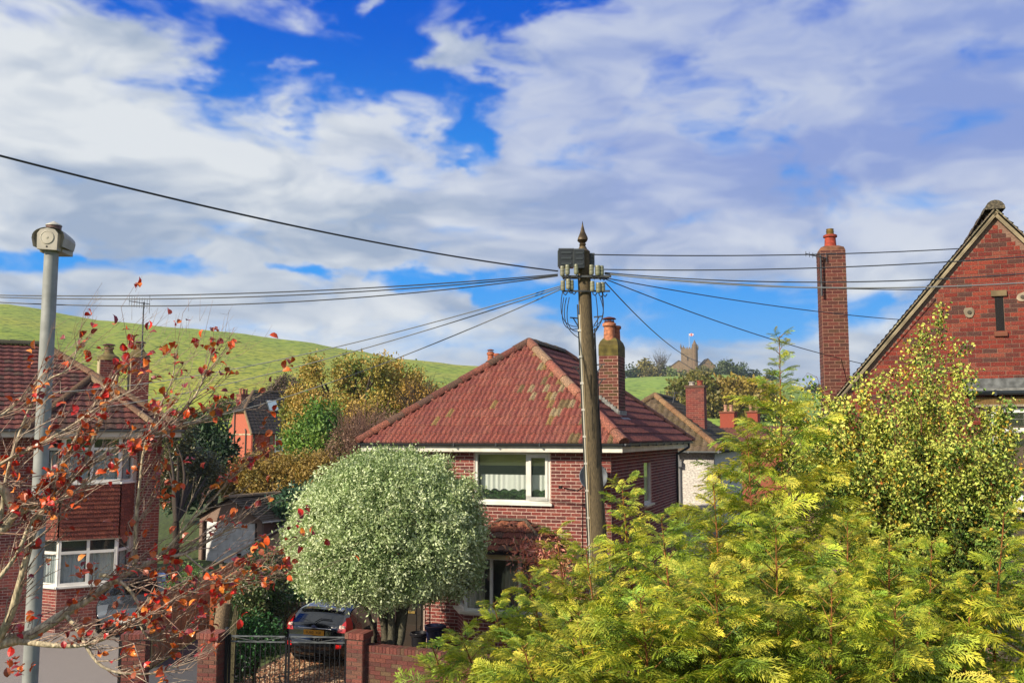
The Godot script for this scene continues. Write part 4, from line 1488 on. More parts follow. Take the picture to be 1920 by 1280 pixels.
func build_red_house() -> void:
	var pos := at(473, 818, 80.0)
	pos.y = 0.0
	var tr := 42.0
	var o := thing("villa", "distant salmon red brick house with dark roof and skylight below the down", "house", pos, tr)
	var wt := placed(pos, tr)
	var W := 9.0
	var Dp := 4.6
	var ey := 5.7
	var ry := 9.0
	var cut := 7.35
	var zc := Dp / 2.0
	var zcut := zc * (cut - ey) / (ry - ey)
	var red := C(222, 122, 96)  # brick tone with the sun on the gable coloured in
	var gw := MB.new()
	gw.prism(Transform3D(Basis(Vector3.BACK, Vector3.UP, Vector3.LEFT), Vector3(0.0, 0, -Dp)), PackedVector2Array([Vector2(0, 1.5), Vector2(Dp, 1.5), Vector2(Dp, ey), Vector2(Dp - zcut, cut), Vector2(zcut, cut), Vector2(0, ey)]), -0.25, 0.0, red)
	part("gable_wall", gw, M.brick, o)
	var fw := MB.new()
	slab(fw, Transform3D(Basis(), Vector3(0, 1.5, 0)), W, ey - 1.5, 0.25, [Rect2(2.1, 2.3, 1.5, 1.6)], C(186, 76, 60))  # same brick, front darker: its shade is put into the colour
	fw.box(Vector3(W - 0.12, 3.6, -Dp / 2), Vector3(0.24, 4.2, Dp - 0.5), red)
	fw.box(Vector3(W / 2, 3.6, -Dp + 0.12), Vector3(W - 0.5, 4.2, 0.24), red)
	part("front_wall", fw, M.brick, o)
	var qn := MB.new()
	qn.box(Vector3(1.75, 4.6, 0.03), Vector3(0.3, 2.2, 0.05), C(132, 112, 92))
	qn.box(Vector3(2.85, 5.5, 0.03), Vector3(2.5, 0.3, 0.05), C(132, 112, 92))
	qn.box(Vector3(0.12, 3.6, 0.03), Vector3(0.2, 4.2, 0.05), C(110, 84, 74))
	part("stone_dressing", qn, M.stone, o)
	var wn := window(o, Transform3D(Basis(), Vector3(2.1, 3.8, -0.05)), 1.5, 1.6, [0.75], [1.05], 0.12, C(232, 230, 224), 0.08)
	var gb := MB.new()
	for x in [0.43, 1.07]:
		gb.box(Vector3(x, 0.8, 0.02), Vector3(0.05, 1.5, 0.03), C(232, 230, 224))
	part("glazing_bar", gb, M.plastic, wn)
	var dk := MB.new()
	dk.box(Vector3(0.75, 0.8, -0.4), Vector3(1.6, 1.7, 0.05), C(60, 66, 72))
	part("back_panel", dk, M.cloth, wn)
	var pp := MB.new()
	pp.tube([Vector3(-0.08, 1.6, -1.1), Vector3(-0.08, 5.6, -1.1), Vector3(-0.08, 5.75, -1.25)], [0.06], 6, C(60, 60, 60))
	pp.tube([Vector3(-0.08, 1.6, -3.3), Vector3(-0.08, 7.3, -3.3)], [0.05], 6, C(60, 60, 60))
	part("downpipe", pp, M.black, o)
	var bd := MB.new()
	bd.box(Vector3(-0.012, 5.3, -Dp / 2), Vector3(0.03, 0.12, Dp - 0.2), C(206, 188, 160))
	part("band_course", bd, M.stone, o)
	var rf := pivot("roof", o)
	var dp := palette([[74, 62, 56], [66, 56, 52], [82, 68, 60], [70, 60, 56]])
	var ov := 0.25
	var slp := (ry - ey) / zc
	var eA := Vector3(-ov, ey - ov * slp, ov)
	var eB := Vector3(W + ov, ey - ov * slp, ov)
	var rA := Vector3(1.1, ry, -zc)
	var rB := Vector3(W + ov, ry, -zc)
	var hA := Vector3(-ov, cut, -zcut)
	# front face: the lower strip up to the half hip, then up to the ridge
	roof_side(rf, wt, eA, eB, hA, Vector3(W + ov, cut, -zcut), 0.33, 0.33, 0.02, 1, dp, 0, [])
	roof_side(rf, wt, hA + Vector3(0, 0.005, 0), Vector3(W + ov, cut + 0.005, -zcut), rA, rB, 0.33, 0.33, 0.02, 1, dp, 0, [])
	var hB := Vector3(-ov, cut, -Dp + zcut)
	roof_side(rf, wt, hB, hA, rA, rA, 0.33, 0.33, 0.02, 1, dp, 0, [])
	roof_side(rf, wt, Vector3(W + ov, ey - ov * slp, -Dp - ov), Vector3(-ov, ey - ov * slp, -Dp - ov), rB, rA, 0.33, 0.33, 0.02, 1, dp, 0, [])
	ridge_line(rf, rA + Vector3(0, 0.03, 0), rB + Vector3(0, 0.03, 0), 0.14, palette([[92, 76, 64]]), M.tile)
	ridge_line(rf, hA + Vector3(0, 0.03, 0), rA + Vector3(0, 0.03, 0), 0.16, palette([[146, 116, 88]]), M.tile, "hip_tile")
	var nr := Vector3(0, 1, slp).normalized()
	var vg := MB.new()
	vg.beam(hA + Vector3(0.02, -0.02, 0), eA + Vector3(0.02, -0.02, 0), 0.1, 0.2, C(150, 124, 96))
	vg.beam(hA + Vector3(0.02, -0.05, 0), hB + Vector3(0.02, -0.05, 0), 0.1, 0.16, C(60, 56, 56))
	part("bargeboard", vg, M.paint, rf)
	for q in [[2.5, 0.62], [5.6, 0.66]]:
		var sk := pivot("skylight", rf)
		var c := Vector3(q[0], lerpf(ey, ry, q[1]), -zc * q[1]) + nr * 0.1
		var bs := Basis(Vector3.RIGHT, nr.cross(Vector3.RIGHT).normalized() * -1.0, nr)
		bs = Basis(Vector3.RIGHT, nr.cross(Vector3.RIGHT), nr)
		var sb := MB.new()
		sb.cube(Transform3D(bs * Basis.from_scale(Vector3(1.0, 1.2, 0.1)), c), C(70, 74, 78))
		part("frame", sb, M.paint, sk)
		var sg := MB.new()
		sg.cube(Transform3D(bs * Basis.from_scale(Vector3(0.84, 1.04, 0.02)), c + nr * 0.06), C(150, 168, 178))
		part("pane", sg, M.darkglass, sk)
	var ch := pivot("chimney", o)
	var cb := MB.new()
	var cc := Vector3(0.75, 0, -3.5)
	cb.box(cc + Vector3(0, 7.9, 0), Vector3(0.8, 1.9, 0.9), C(186, 122, 100))
	cb.box(cc + Vector3(0, 8.75, 0), Vector3(0.9, 0.16, 1.0), C(160, 96, 80))
	part("stack", cb, M.brick, ch)
	for k in 4:
		pot(ch, cc + Vector3(-0.27 + 0.18 * k, 8.82, 0.1 * (k % 2)), 0.09, 0.5, C(196, 126, 96))

func build_white_house() -> void:
	var pos := at(1338, 818, 32.0)
	pos.y = 0.0
	var o := thing("rendered_house", "white rendered house with mossy brown pantile roof beyond the red house", "house", pos, SITE_TURN)
	var wt := placed(pos, SITE_TURN)
	var hw := 2.45
	var ey := 4.62
	var ry := 6.62
	var L := 9.0
	var w := MB.new()
	slab(w, Transform3D(Basis(), Vector3(-2 * hw, 0, 0)), 2 * hw, ey, 0.25, [], C(226, 218, 208))
	slab(w, Transform3D(Basis(Vector3.FORWARD, Vector3.UP, Vector3.RIGHT), Vector3.ZERO), L, ey, 0.25, [], C(226, 218, 208))
	slab(w, Transform3D(Basis(Vector3.BACK, Vector3.UP, Vector3.LEFT), Vector3(-2 * hw, 0, -L)), L, ey, 0.25, [], C(226, 218, 208))
	part("wall", w, M.render, o)
	var rd := MB.new()
	rd.box(Vector3(0.02, 2.0, -1.2), Vector3(0.05, 4.0, 0.5), C(150, 70, 58))
	part("brick_pier", rd, M.brick, o)
	var dp := MB.new()
	dp.tube([Vector3(-1.15, ey - 0.05, 0.25), Vector3(-1.15, ey - 0.35, 0.06), Vector3(-1.15, 0.3, 0.06)], [0.04], 6, C(120, 120, 122))
	dp.box(Vector3(-1.15, ey - 0.42, 0.1), Vector3(0.16, 0.2, 0.14), C(120, 120, 122))
	part("downpipe", dp, M.black, o)
	gutter(o, Vector3(-2 * hw - 0.3, ey + 0.02, 0.34), Vector3(0.3, ey + 0.02, 0.34), Vector3.BACK, 0.06, C(120, 124, 126))
	var rf := pivot("roof", o)
	var A := Vector3(-2 * hw - 0.3, ey, 0.3)
	var B := Vector3(0.3, ey, 0.3)
	var Cc := Vector3(0.3, ey, -L - 0.3)
	var D := Vector3(-2 * hw - 0.3, ey, -L - 0.3)
	var R1 := Vector3(-hw, ry, -hw)
	var R2 := Vector3(-hw, ry, -L + hw)
	var p1 := palette([[126, 104, 78], [112, 94, 70], [138, 116, 88], [120, 100, 66]])
	var p2 := palette([[96, 84, 60], [88, 76, 54], [104, 92, 60], [84, 76, 62]])
	var up := Vector3(0, 0.03, 0)
	roof_side(rf, wt, A, B, R1, R1, 0.23, 0.29, 0.05, 1, p1, 150, [Rect2(1200, 745, 140, 100)])
	roof_side(rf, wt, B, Cc, R1, R2, 0.23, 0.29, 0.05, 1, p2, 0, [])
	roof_side(rf, wt, D, A, R2, R1, 0.23, 0.29, 0.05, 1, p2, 0, [])
	roof_side(rf, wt, Cc, D, R2, R2, 0.23, 0.29, 0.05, 1, p2, 0, [])
	ridge_line(rf, B + up, R1 + up, 0.12, palette([[176, 136, 92], [164, 120, 80]]), M.tile, "hip_tile")
	ridge_line(rf, A + up, R1 + up, 0.12, palette([[140, 112, 78]]), M.tile, "hip_tile")
	ridge_line(rf, R1 + up, R2 + up, 0.12, palette([[118, 100, 64]]), M.tile)
	var ch := pivot("chimney", o)
	var cb := MB.new()
	cb.box(Vector3(-0.95, 6.0, -2.7), Vector3(0.66, 1.9, 0.7), C(176, 120, 104))
	cb.box(Vector3(-0.95, 6.97, -2.7), Vector3(0.74, 0.08, 0.78), C(110, 84, 70))
	part("stack", cb, M.mortar, ch)
	var ce := []
	chimney_bricks(ce, -1.28, -0.62, -2.35, -3.05, 5.05, 6.9, 7)
	bricks_into(ch, ce, palette(BRICKS), M.brick, 0, [], "brick", "stack_brickwork")
	pot(ch, Vector3(-1.1, 7.0, -2.7), 0.11, 0.16, C(190, 180, 170))
	pot(ch, Vector3(-0.8, 7.0, -2.7), 0.11, 0.2, C(170, 80, 60))
	var fl := MB.new()
	for k in 5:
		fl.box(Vector3(-1.24 + k * 0.13, 5.72 - k * 0.1, -2.33), Vector3(0.12, 0.14, 0.012), C(150, 146, 138))
	part("flashing", fl, M.lead, ch)
	build_aerial("small pale aerial on the ridge of the white house", at(1262, 755, 36.0), at(1266, 735, 36.0), Vector3(-1, 0.05, 0.3), 0.9, 6, 0.14)
	# a further red roof with two chimneys, mostly behind the conifer
	var hp := at(1400, 818, 52.0)
	hp.y = 0.0
	var h := thing("cottage", "low red roofed house with chimney pots peeping over the conifer", "house", hp, -30.0)
	var hb := MB.new()
	hb.box(Vector3(0, 2.4, -3.0), Vector3(7.0, 4.8, 5.5), C(176, 90, 72))
	part("wall", hb, M.brick, h)
	var hr := pivot("roof", h)
	var hwt := placed(hp, -30.0)
	roof_side(hr, hwt, Vector3(-3.8, 4.7, 0.0), Vector3(3.8, 4.7, 0.0), Vector3(-3.8, 5.7, -3.0), Vector3(3.8, 5.7, -3.0), 0.25, 0.3, 0.03, 1, palette([[140, 80, 66], [128, 74, 62]]), 0, [])
	roof_side(hr, hwt, Vector3(3.8, 4.7, -6.0), Vector3(-3.8, 4.7, -6.0), Vector3(3.8, 5.7, -3.0), Vector3(-3.8, 5.7, -3.0), 0.25, 0.3, 0.03, 1, palette([[140, 80, 66], [128, 74, 62]]), 0, [])
	for q in [[-1.9, 0.85], [-0.4, 0.6]]:
		var cc := pivot("chimney", h)
		var b2 := MB.new()
		b2.box(Vector3(q[0], 5.9, -3.0), Vector3(q[1], 1.3, 0.6), C(182, 88, 66))
		b2.box(Vector3(q[0], 6.55, -3.0), Vector3(q[1] + 0.1, 0.1, 0.7), C(150, 90, 70))
		part("stack", b2, M.brick, cc)
		for s in [-0.17, 0.17]:
			pot(cc, Vector3(q[0] + s, 6.6, -3.0), 0.1, 0.38, C(210, 160, 130))
	# chimney showing over the main roof
	var kp := at(925, 818, 40.0)
	kp.y = 0.0
	var k := thing("rear_chimney", "two short orange pots showing above the left hip of the roof", "chimney", kp, -15.0)
	var kb := MB.new()
	kb.box(Vector3(0, 4.05, 0), Vector3(0.62, 8.1, 0.5), C(176, 96, 74))
	part("stack", kb, M.brick, k)
	pot(k, Vector3(-0.13, 8.1, 0), 0.14, 0.62, C(206, 118, 78))
	pot(k, Vector3(0.14, 8.1, 0), 0.12, 0.56, C(196, 108, 72))
	cowl(k, Vector3(-0.13, 8.7, 0), 0.12, C(150, 84, 60))

func build_church() -> void:
	var dist := 440.0
	var pos := at(1296, 818, dist)
	var gy := land(pos.x, pos.z)
	pos.y = at(1296, 708, dist).y
	var o := thing("church", "old grey stone church with square tower on the far hilltop", "church", pos, -20.0)
	var st := C(150, 128, 104)
	var tower := pivot("tower", o)
	var hw := 3.4
	var H := 13.4
	var b := MB.new()
	b.box(Vector3(0, H / 2 - 2.0, 0), Vector3(2 * hw, H + 4.0, 2 * hw), st)
	for y in [4.6, 11.2]:
		b.box(Vector3(0, y, 0), Vector3(2 * hw + 0.3, 0.3, 2 * hw + 0.3), C(150, 128, 100))
	part("shaft", b, M.stone, tower)
	var cr := MB.new()
	for k in 6:
		var x := -hw + 0.55 + k * 1.16
		for q in [[x, hw - 0.2], [x, -hw + 0.2]]:
			cr.box(Vector3(q[0], H + 0.35, q[1]), Vector3(0.62, 0.7, 0.36), st)
		for q in [[hw - 0.2, x], [-hw + 0.2, x]]:
			cr.box(Vector3(q[0], H + 0.35, q[1]), Vector3(0.36, 0.7, 0.62), st)
	part("battlements", cr, M.stone, tower)
	for s in [[-1, 1], [1, 1], [1, -1], [-1, -1]]:
		var p := MB.new()
		p.lathe(Transform3D(Basis(), Vector3(s[0] * hw, H, s[1] * hw)), [Vector2(0.35, 0), Vector2(0.32, 0.9), Vector2(0.42, 1.0), Vector2(0.0, 2.6)], 4, C(140, 122, 98))
		part("pinnacle", p, M.stone, tower)
	var tu := MB.new()
	tu.lathe(Transform3D(Basis(), Vector3(hw - 0.4, -2, hw + 0.2)), [Vector2(1.25, 0), Vector2(1.2, H + 3.4), Vector2(1.35, H + 3.5), Vector2(0.9, H + 4.2), Vector2(0.0, H + 6.2)], 8, C(140, 116, 92))
	part("stair_turret", tu, M.stone, tower)
	for q in [[-0.6, 7.6, 0.0], [0.0, 2.0, PI / 2]]:
		var wd := MB.new()
		var bs := Basis(Vector3.UP, q[2])
		wd.box(bs * Vector3(-0.25, 8.6, hw + 0.02), bs.inverse() * Vector3(0, 0, 0) + Vector3(0.42, 1.6, 0.42), C(60, 54, 48))
		part("belfry_window", wd, M.stone, tower)
	var but := MB.new()
	for s in [[-1, 1], [1, 1]]:
		but.box(Vector3(s[0] * (hw + 0.3), 2.5, s[1] * (hw + 0.2)), Vector3(1.0, 9.0, 1.2), C(160, 134, 104))
	part("buttress", but, M.stone, tower)
	# nave and aisle roofs
	for q in [["nave", Vector3(-4.0, -1.0, 2.0), 5.5, 8.5, 6.0, 9.6, 0.0], ["porch", Vector3(7.2, -1.0, -3.0), 3.4, 8.0, 7.0, 10.6, 20.0]]:
		var nv := pivot(q[0], o, q[1], q[6])
		var w := MB.new()
		w.prism(Transform3D(), PackedVector2Array([Vector2(-q[2], -3), Vector2(q[2], -3), Vector2(q[2], q[4] - 1.0), Vector2(0, q[5] - 1.0), Vector2(-q[2], q[4] - 1.0)]), -q[3] / 2, q[3] / 2, C(152, 128, 100))
		part("wall", w, M.stone, nv)
		var r := MB.new()
		for s in [-1, 1]:
			r.beam(Vector3(0, q[5] - 0.8, 0), Vector3(s * (q[2] + 0.4), q[4] - 1.2, 0), q[3] + 0.5, 0.25, C(104, 92, 80))
		part("roof", r, M.tile, nv)
	var fg := thing("flag", "small red white and blue flag flying over the church tower", "flag", pos + Vector3(0, H, 0), -20.0)
	var fp := MB.new()
	fp.tube([Vector3(0, 0, 0), Vector3(0, 7.6, 0)], [0.09, 0.06], 6, C(220, 220, 216))
	part("flagpole", fp, M.paint, fg)
	var fc := MB.new()
	var n := 10
	for i in n:
		for j in 5:
			var col := C(40, 50, 120)
			if j == 2 or i == 4 or i == 5:
				col = C(200, 40, 50)
			elif j == 1 or j == 3 or i == 3 or i == 6:
				col = C(230, 226, 226)
			var x0 := 0.05 + 2.0 * i / n
			var x1 := 0.05 + 2.0 * (i + 1) / n
			fc.quad(Vector3(x0, 6.2 + j * 0.28, 0.2 * sin(x0 * 3.0)), Vector3(x1, 6.2 + j * 0.28, 0.2 * sin(x1 * 3.0)), Vector3(x1, 6.48 + j * 0.28, 0.2 * sin(x1 * 3.0)), Vector3(x0, 6.48 + j * 0.28, 0.2 * sin(x0 * 3.0)), col)
	part("cloth", fc, M.cloth, fg)
	# long churchyard wall along the crest
	var cw := MB.new()
	var last := Vector3.ZERO
	for k in 14:
		var p := at(1345.0 + k * 13.0, 716.0 + k * 0.5 + k * k * 0.05, 430.0)
		p.y = maxf(p.y, land(p.x, p.z)) - 0.4
		if k > 0:
			cw.beam(last, p, 0.6, 2.6, jit(C(122, 104, 84), 0.15))
		last = p
	var cwo := part("churchyard_wall", cw, M.stone, self)
	tag(cwo, "long low stone wall along the crest right of the church", "wall")

func build_garage() -> void:
	var pos := at(495, 818, 35.0)
	pos.y = land(pos.x, pos.z)
	var o := thing("garage", "small pebbledash garage with white up and over door behind the fences", "garage", pos, -27.0)
	var wt := placed(pos, -27.0)
	var f := 0.62 - pos.y
	var W := 3.1
	var ey := 2.05 - pos.y
	var ay := 2.78 - pos.y
	var L := 4.2
	var pb := C(196, 164, 144)
	var w := MB.new()
	w.box(Vector3(-0.13, ey / 2, -0.06), Vector3(0.26, ey, 0.12), pb)
	w.box(Vector3(-W + 0.1, ey / 2, -0.06), Vector3(0.2, ey, 0.12), pb)
	w.prism(Transform3D(), PackedVector2Array([Vector2(-W, ey - 0.12), Vector2(0, ey - 0.12), Vector2(0, ey), Vector2(-W / 2, ay), Vector2(-W, ey)]), -0.12, 0.002, pb)
	w.box(Vector3(-0.06, ey / 2, -L / 2), Vector3(0.12, ey, L - 0.25), C(176, 128, 112))
	w.box(Vector3(-W + 0.06, ey / 2, -L / 2), Vector3(0.12, ey, L - 0.25), pb)
	w.box(Vector3(-W / 2, ey / 2, -L + 0.06), Vector3(W, ey, 0.12), pb)
	part("wall", w, M.pebble, o)
	var d := pivot("door", o, Vector3(-1.53, 0, -0.06))
	var db := MB.new()
	db.box(Vector3(0, (ey - 0.12) / 2, 0), Vector3(2.46, ey - 0.14, 0.03), C(222, 220, 218))
	part("door_leaf", db, M.paint, d)
	for i in 4:
		for j in 4:
			var pn := MB.new()
			pn.box(Vector3(-0.915 + i * 0.61, 0.22 + j * 0.44, 0.02), Vector3(0.5, 0.33, 0.02), C(228, 226, 224))
			part("panel", pn, M.paint, d)
	var jm := MB.new()
	jm.box(Vector3(-0.27, (ey - 0.1) / 2, 0.0), Vector3(0.06, ey - 0.1, 0.05), C(76, 50, 40))
	jm.box(Vector3(-W + 0.2, (ey - 0.1) / 2, 0.0), Vector3(0.06, ey - 0.1, 0.05), C(76, 50, 40))
	part("door_jamb", jm, M.wood, o)
	var rf := pivot("roof", o)
	for s in [0, 1]:
		for k in 3:
			var z0 := 0.15 - k * (L + 0.3) / 3.0
			var z1 := 0.15 - (k + 1) * (L + 0.3) / 3.0 - 0.06
			var sh := MB.new()
			var n := 22
			for i in n:
				var a0 := float(i) / n
				var a1 := float(i + 1) / n
				var pts := []
				for q in [[a0, z0], [a1, z0], [a1, z1], [a0, z1]]:
					var x: float = lerpf(-W / 2, 0.16, q[0]) if s == 0 else lerpf(-W / 2, -W - 0.16, q[0])
					var y: float = lerpf(ay + 0.05, ey - 0.03, q[0]) + 0.0 + 0.012 * k
					pts.append(Vector3(x, y, q[1]))
				sh.quad(pts[0], pts[1], pts[2], pts[3], jit(C(104, 92, 76), 0.16), Vector3.UP)
				if i % 2 == 0:
					sh.beam(pts[0] + Vector3(0, 0.012, 0), pts[3] + Vector3(0, 0.012, 0), 0.05, 0.03, jit(C(112, 98, 80), 0.2))
			part("roof_sheet", sh, M.stone, rf)
	ridge_line(rf, Vector3(-W / 2, ay + 0.06, 0.18), Vector3(-W / 2, ay + 0.06, -L - 0.2), 0.11, palette([[150, 128, 100]]), M.stone)
	gutter(o, Vector3(0.2, ey - 0.03, 0.15), Vector3(0.2, ey - 0.03, -L - 0.15), Vector3.RIGHT, 0.05, C(214, 212, 206))
	var dp := MB.new()
	dp.tube([Vector3(0.2, ey - 0.06, -L), Vector3(0.06, ey - 0.3, -L), Vector3(0.06, 0.1, -L)], [0.035], 6, C(206, 204, 198))
	part("downpipe", dp, M.plastic, o)

# ---------- poles, wires, fences, gate, cars ----------
func build_pole() -> Dictionary:
	var foot := Vector3(1.416, 0, -14.0)
	var tip := Vector3(1.072, 7.9, -14.0)
	var o := thing("utility_pole", "weathered wooden telephone pole with iron finial and many insulators", "pole", foot, 0.0)
	var up := tip - foot
	var b := MB.new()
	var pts := []
	var rad := []
	for k in 17:
		var f := k / 16.0
		pts.append(up * f + Vector3(0.006 * sin(k * 1.7), 0, 0.006 * cos(k * 2.3)))
		rad.append(lerpf(0.163, 0.094, f) * (1.0 + 0.015 * sin(k * 2.1)))
	b.tube(pts, rad, 16, C(116, 100, 72))
	part("shaft", b, M.wood, o)
	var cr := MB.new()
	for k in 46:  # drying cracks and pegs
		var a := rng.randf() * TAU
		var f := rng.randf_range(0.25, 0.82)
		var p := up * f
		var r := lerpf(0.163, 0.094, f) + 0.0005
		var d := Vector3(cos(a), 0, sin(a))
		cr.beam(p + d * r, p + d * r + Vector3(0, rng.randf_range(0.15, 0.7), 0), 0.008, 0.006, C(62, 54, 42), d)
	part("crack", cr, M.wood, o).set_meta("kind", "stuff")
	var fin := MB.new()
	var ft := Transform3D(Basis(Vector3.UP, PI / 4), up)
	fin.lathe(ft, [Vector2(0.105, -0.03), Vector2(0.115, 0.02), Vector2(0.07, 0.06), Vector2(0.05, 0.1)], 12, C(122, 104, 74))
	fin.lathe(ft * Transform3D(Basis(), Vector3(0, 0.08, 0)), [Vector2(0.045, 0), Vector2(0.07, 0.05), Vector2(0.045, 0.07), Vector2(0.105, 0.12), Vector2(0.1, 0.15), Vector2(0.05, 0.24), Vector2(0.018, 0.34), Vector2(0.0, 0.42)], 4, C(104, 88, 62))
	part("finial", fin, M.metal, o)
	var tray := MB.new()
	tray.box(Vector3(-0.3, 7.52, 0.0), Vector3(0.7, 0.03, 0.04), C(90, 92, 92))
	tray.box(Vector3(-0.3, 7.52, 0.13), Vector3(0.74, 0.03, 0.03), C(90, 92, 92))
	tray.box(Vector3(-0.3, 7.30, 0.12), Vector3(0.7, 0.025, 0.03), C(86, 88, 88))
	part("crossarm", tray, M.metal, o)
	# junction boxes
	for q in [[Vector3(-0.60, 7.80, 0.06), Vector3(0.22, 0.28, 0.12)], [Vector3(-0.41, 7.78, 0.14), Vector3(0.15, 0.28, 0.1)], [Vector3(-0.20, 7.79, -0.06), Vector3(0.07, 0.2, 0.12)]]:
		var jb := MB.new()
		jb.box(q[0], q[1], C(44, 48, 52))
		jb.box(q[0] + Vector3(0, q[1].y * 0.5, 0), Vector3(q[1].x * 1.05, 0.02, q[1].z * 1.1), C(74, 78, 82))
		jb.box(q[0] + Vector3(-q[1].x * 0.52, 0, 0), Vector3(0.025, q[1].y * 0.85, 0.06), C(60, 64, 66))
		for r in 3:
			jb.box(q[0] + Vector3(0, -q[1].y * 0.3 + r * q[1].y * 0.3, q[1].z * 0.52), Vector3(q[1].x * 0.7, 0.03, 0.015), C(58, 62, 66))
		part("junction_box", jb, M.black, o)
	# insulators
	for q in [[-0.66, 7.53, 0.13], [-0.585, 7.545, 0.15], [-0.455, 7.55, 0.17], [-0.225, 7.545, 0.15], [-0.13, 7.54, 0.13], [-0.075, 7.54, 0.1], [-0.655, 7.31, 0.13], [-0.575, 7.33, 0.15], [-0.525, 7.32, 0.12], [-0.215, 7.30, 0.14], [-0.12, 7.28, 0.13], [-0.06, 7.29, 0.1]]:
		var ins := MB.new()
		var t := Transform3D(Basis(), Vector3(q[0], q[1], q[2]))
		var r := 0.036 if q[0] < -0.2 else 0.042
		ins.lathe(t, [Vector2(r * 0.8, -0.005), Vector2(r, 0.02), Vector2(r, 0.055), Vector2(r * 0.86, 0.062), Vector2(r, 0.07), Vector2(r, 0.1), Vector2(r * 0.86, 0.107), Vector2(r * 0.98, 0.115), Vector2(r * 0.9, 0.145), Vector2(0, 0.152)], 12, jit(C(132, 132, 108), 0.15))
		ins.tube([Vector3(q[0], q[1] - 0.0, q[2]), Vector3(q[0] + 0.01, q[1] - 0.05, q[2] + 0.01), Vector3(q[0] + 0.04, q[1] - 0.07, q[2]), Vector3(q[0] + 0.07, q[1] - 0.03, q[2] - 0.03)], [0.009], 5, C(60, 62, 62))
		part("insulator", ins, M.plastic, o)
	# slack loops of cable
	for k in 8:
		var lp := MB.new()
		var s := -1.0 if k % 2 == 0 else 1.0
		var x0 := -0.36 + s * rng.randf_range(0.16, 0.3)
		var a := Vector3(x0, rng.randf_range(7.2, 7.34), 0.1)
		var e := Vector3(-0.31 + s * 0.1, rng.randf_range(6.5, 6.9), 0.05)
		var m := Vector3(x0 + s * rng.randf_range(0.0, 0.16), rng.randf_range(6.6, 6.95), 0.1)
		var pt := []
		for i in 9:
			var f := i / 8.0
			pt.append(a * (1 - f) * (1 - f) + m * 2 * f * (1 - f) + e * f * f)
		lp.tube(pt, [0.006], 4, C(44, 46, 48), false)
		part("cable_loop", lp, M.black, o)
	var cd := MB.new()
	var side := Vector3(-0.155, 0, 0.05)
	cd.tube([side + Vector3(0, 0.2, 0), up * 0.45 + Vector3(-0.127, 0, 0.06), up * 0.88 + Vector3(-0.1, 0, 0.05)], [0.016], 6, C(186, 180, 164))
	cd.tube([side + Vector3(-0.03, 0.2, 0), up * 0.45 + Vector3(-0.15, 0, 0.03), up * 0.9 + Vector3(-0.12, 0, 0.02)], [0.012], 6, C(54, 56, 58))
	cd.tube([side + Vector3(0.02, 0.2, 0.03), up * 0.45 + Vector3(-0.10, 0, 0.09), up * 0.9 + Vector3(-0.08, 0, 0.07)], [0.01], 6, C(150, 132, 100))
	for k in 12:
		cd.box(up * (0.3 + k * 0.05) + Vector3(-0.125 + 0.01 * k / 12.0, 0, 0.06), Vector3(0.05, 0.03, 0.03), C(206, 202, 190))
	part("cable_conduit", cd, M.plastic, o)
	var rc := MB.new()
	rc.tube([up * 0.62 + Vector3(0.125, 0, 0.02), up * 0.78 + Vector3(0.115, 0, 0.02), up * 0.855 + Vector3(0.12, 0, 0.02)], [0.012], 6, C(90, 92, 94))
	part("cable_conduit", rc, M.metal, o)
	for q in [[6.16, -1.0], [6.2, 1.0], [6.9, -1.0], [6.92, 1.0], [5.98, 1.0]]:
		var st := MB.new()
		var r := 0.115
		var px: float = -0.0436 * q[0]
		st.beam(Vector3(px + q[1] * r, q[0], 0.03), Vector3(px + q[1] * (r + 0.13), q[0] + 0.01, 0.05), 0.018, 0.018, C(84, 84, 84))
		st.beam(Vector3(px + q[1] * r, q[0] - 0.13, 0.03), Vector3(px + q[1] * (r + 0.08), q[0], 0.045), 0.014, 0.014, C(84, 84, 84))
		part("step_iron", st, M.metal, o)
	return {"left": foot + Vector3(-0.66, 7.44, 0.1), "right": foot + Vector3(-0.05, 7.44, 0.1)}

func wire(label: String, a: Vector3, b: Vector3, sag: float, r: float, col: Color, group := "telephone wires fanning out from the pole") -> void:
	var m := MB.new()
	var pts := []
	var o := (a + b) / 2.0
	for k in 33:
		var f := k / 32.0
		pts.append(a.lerp(b, f) - Vector3(0, sag * 4.0 * f * (1.0 - f), 0) - o)
	m.tube(pts, [r], 5, col)
	var w := part(numbered("overhead_wire"), m, M.black, self)
	w.position = o
	tag(w, label, "wire", group)

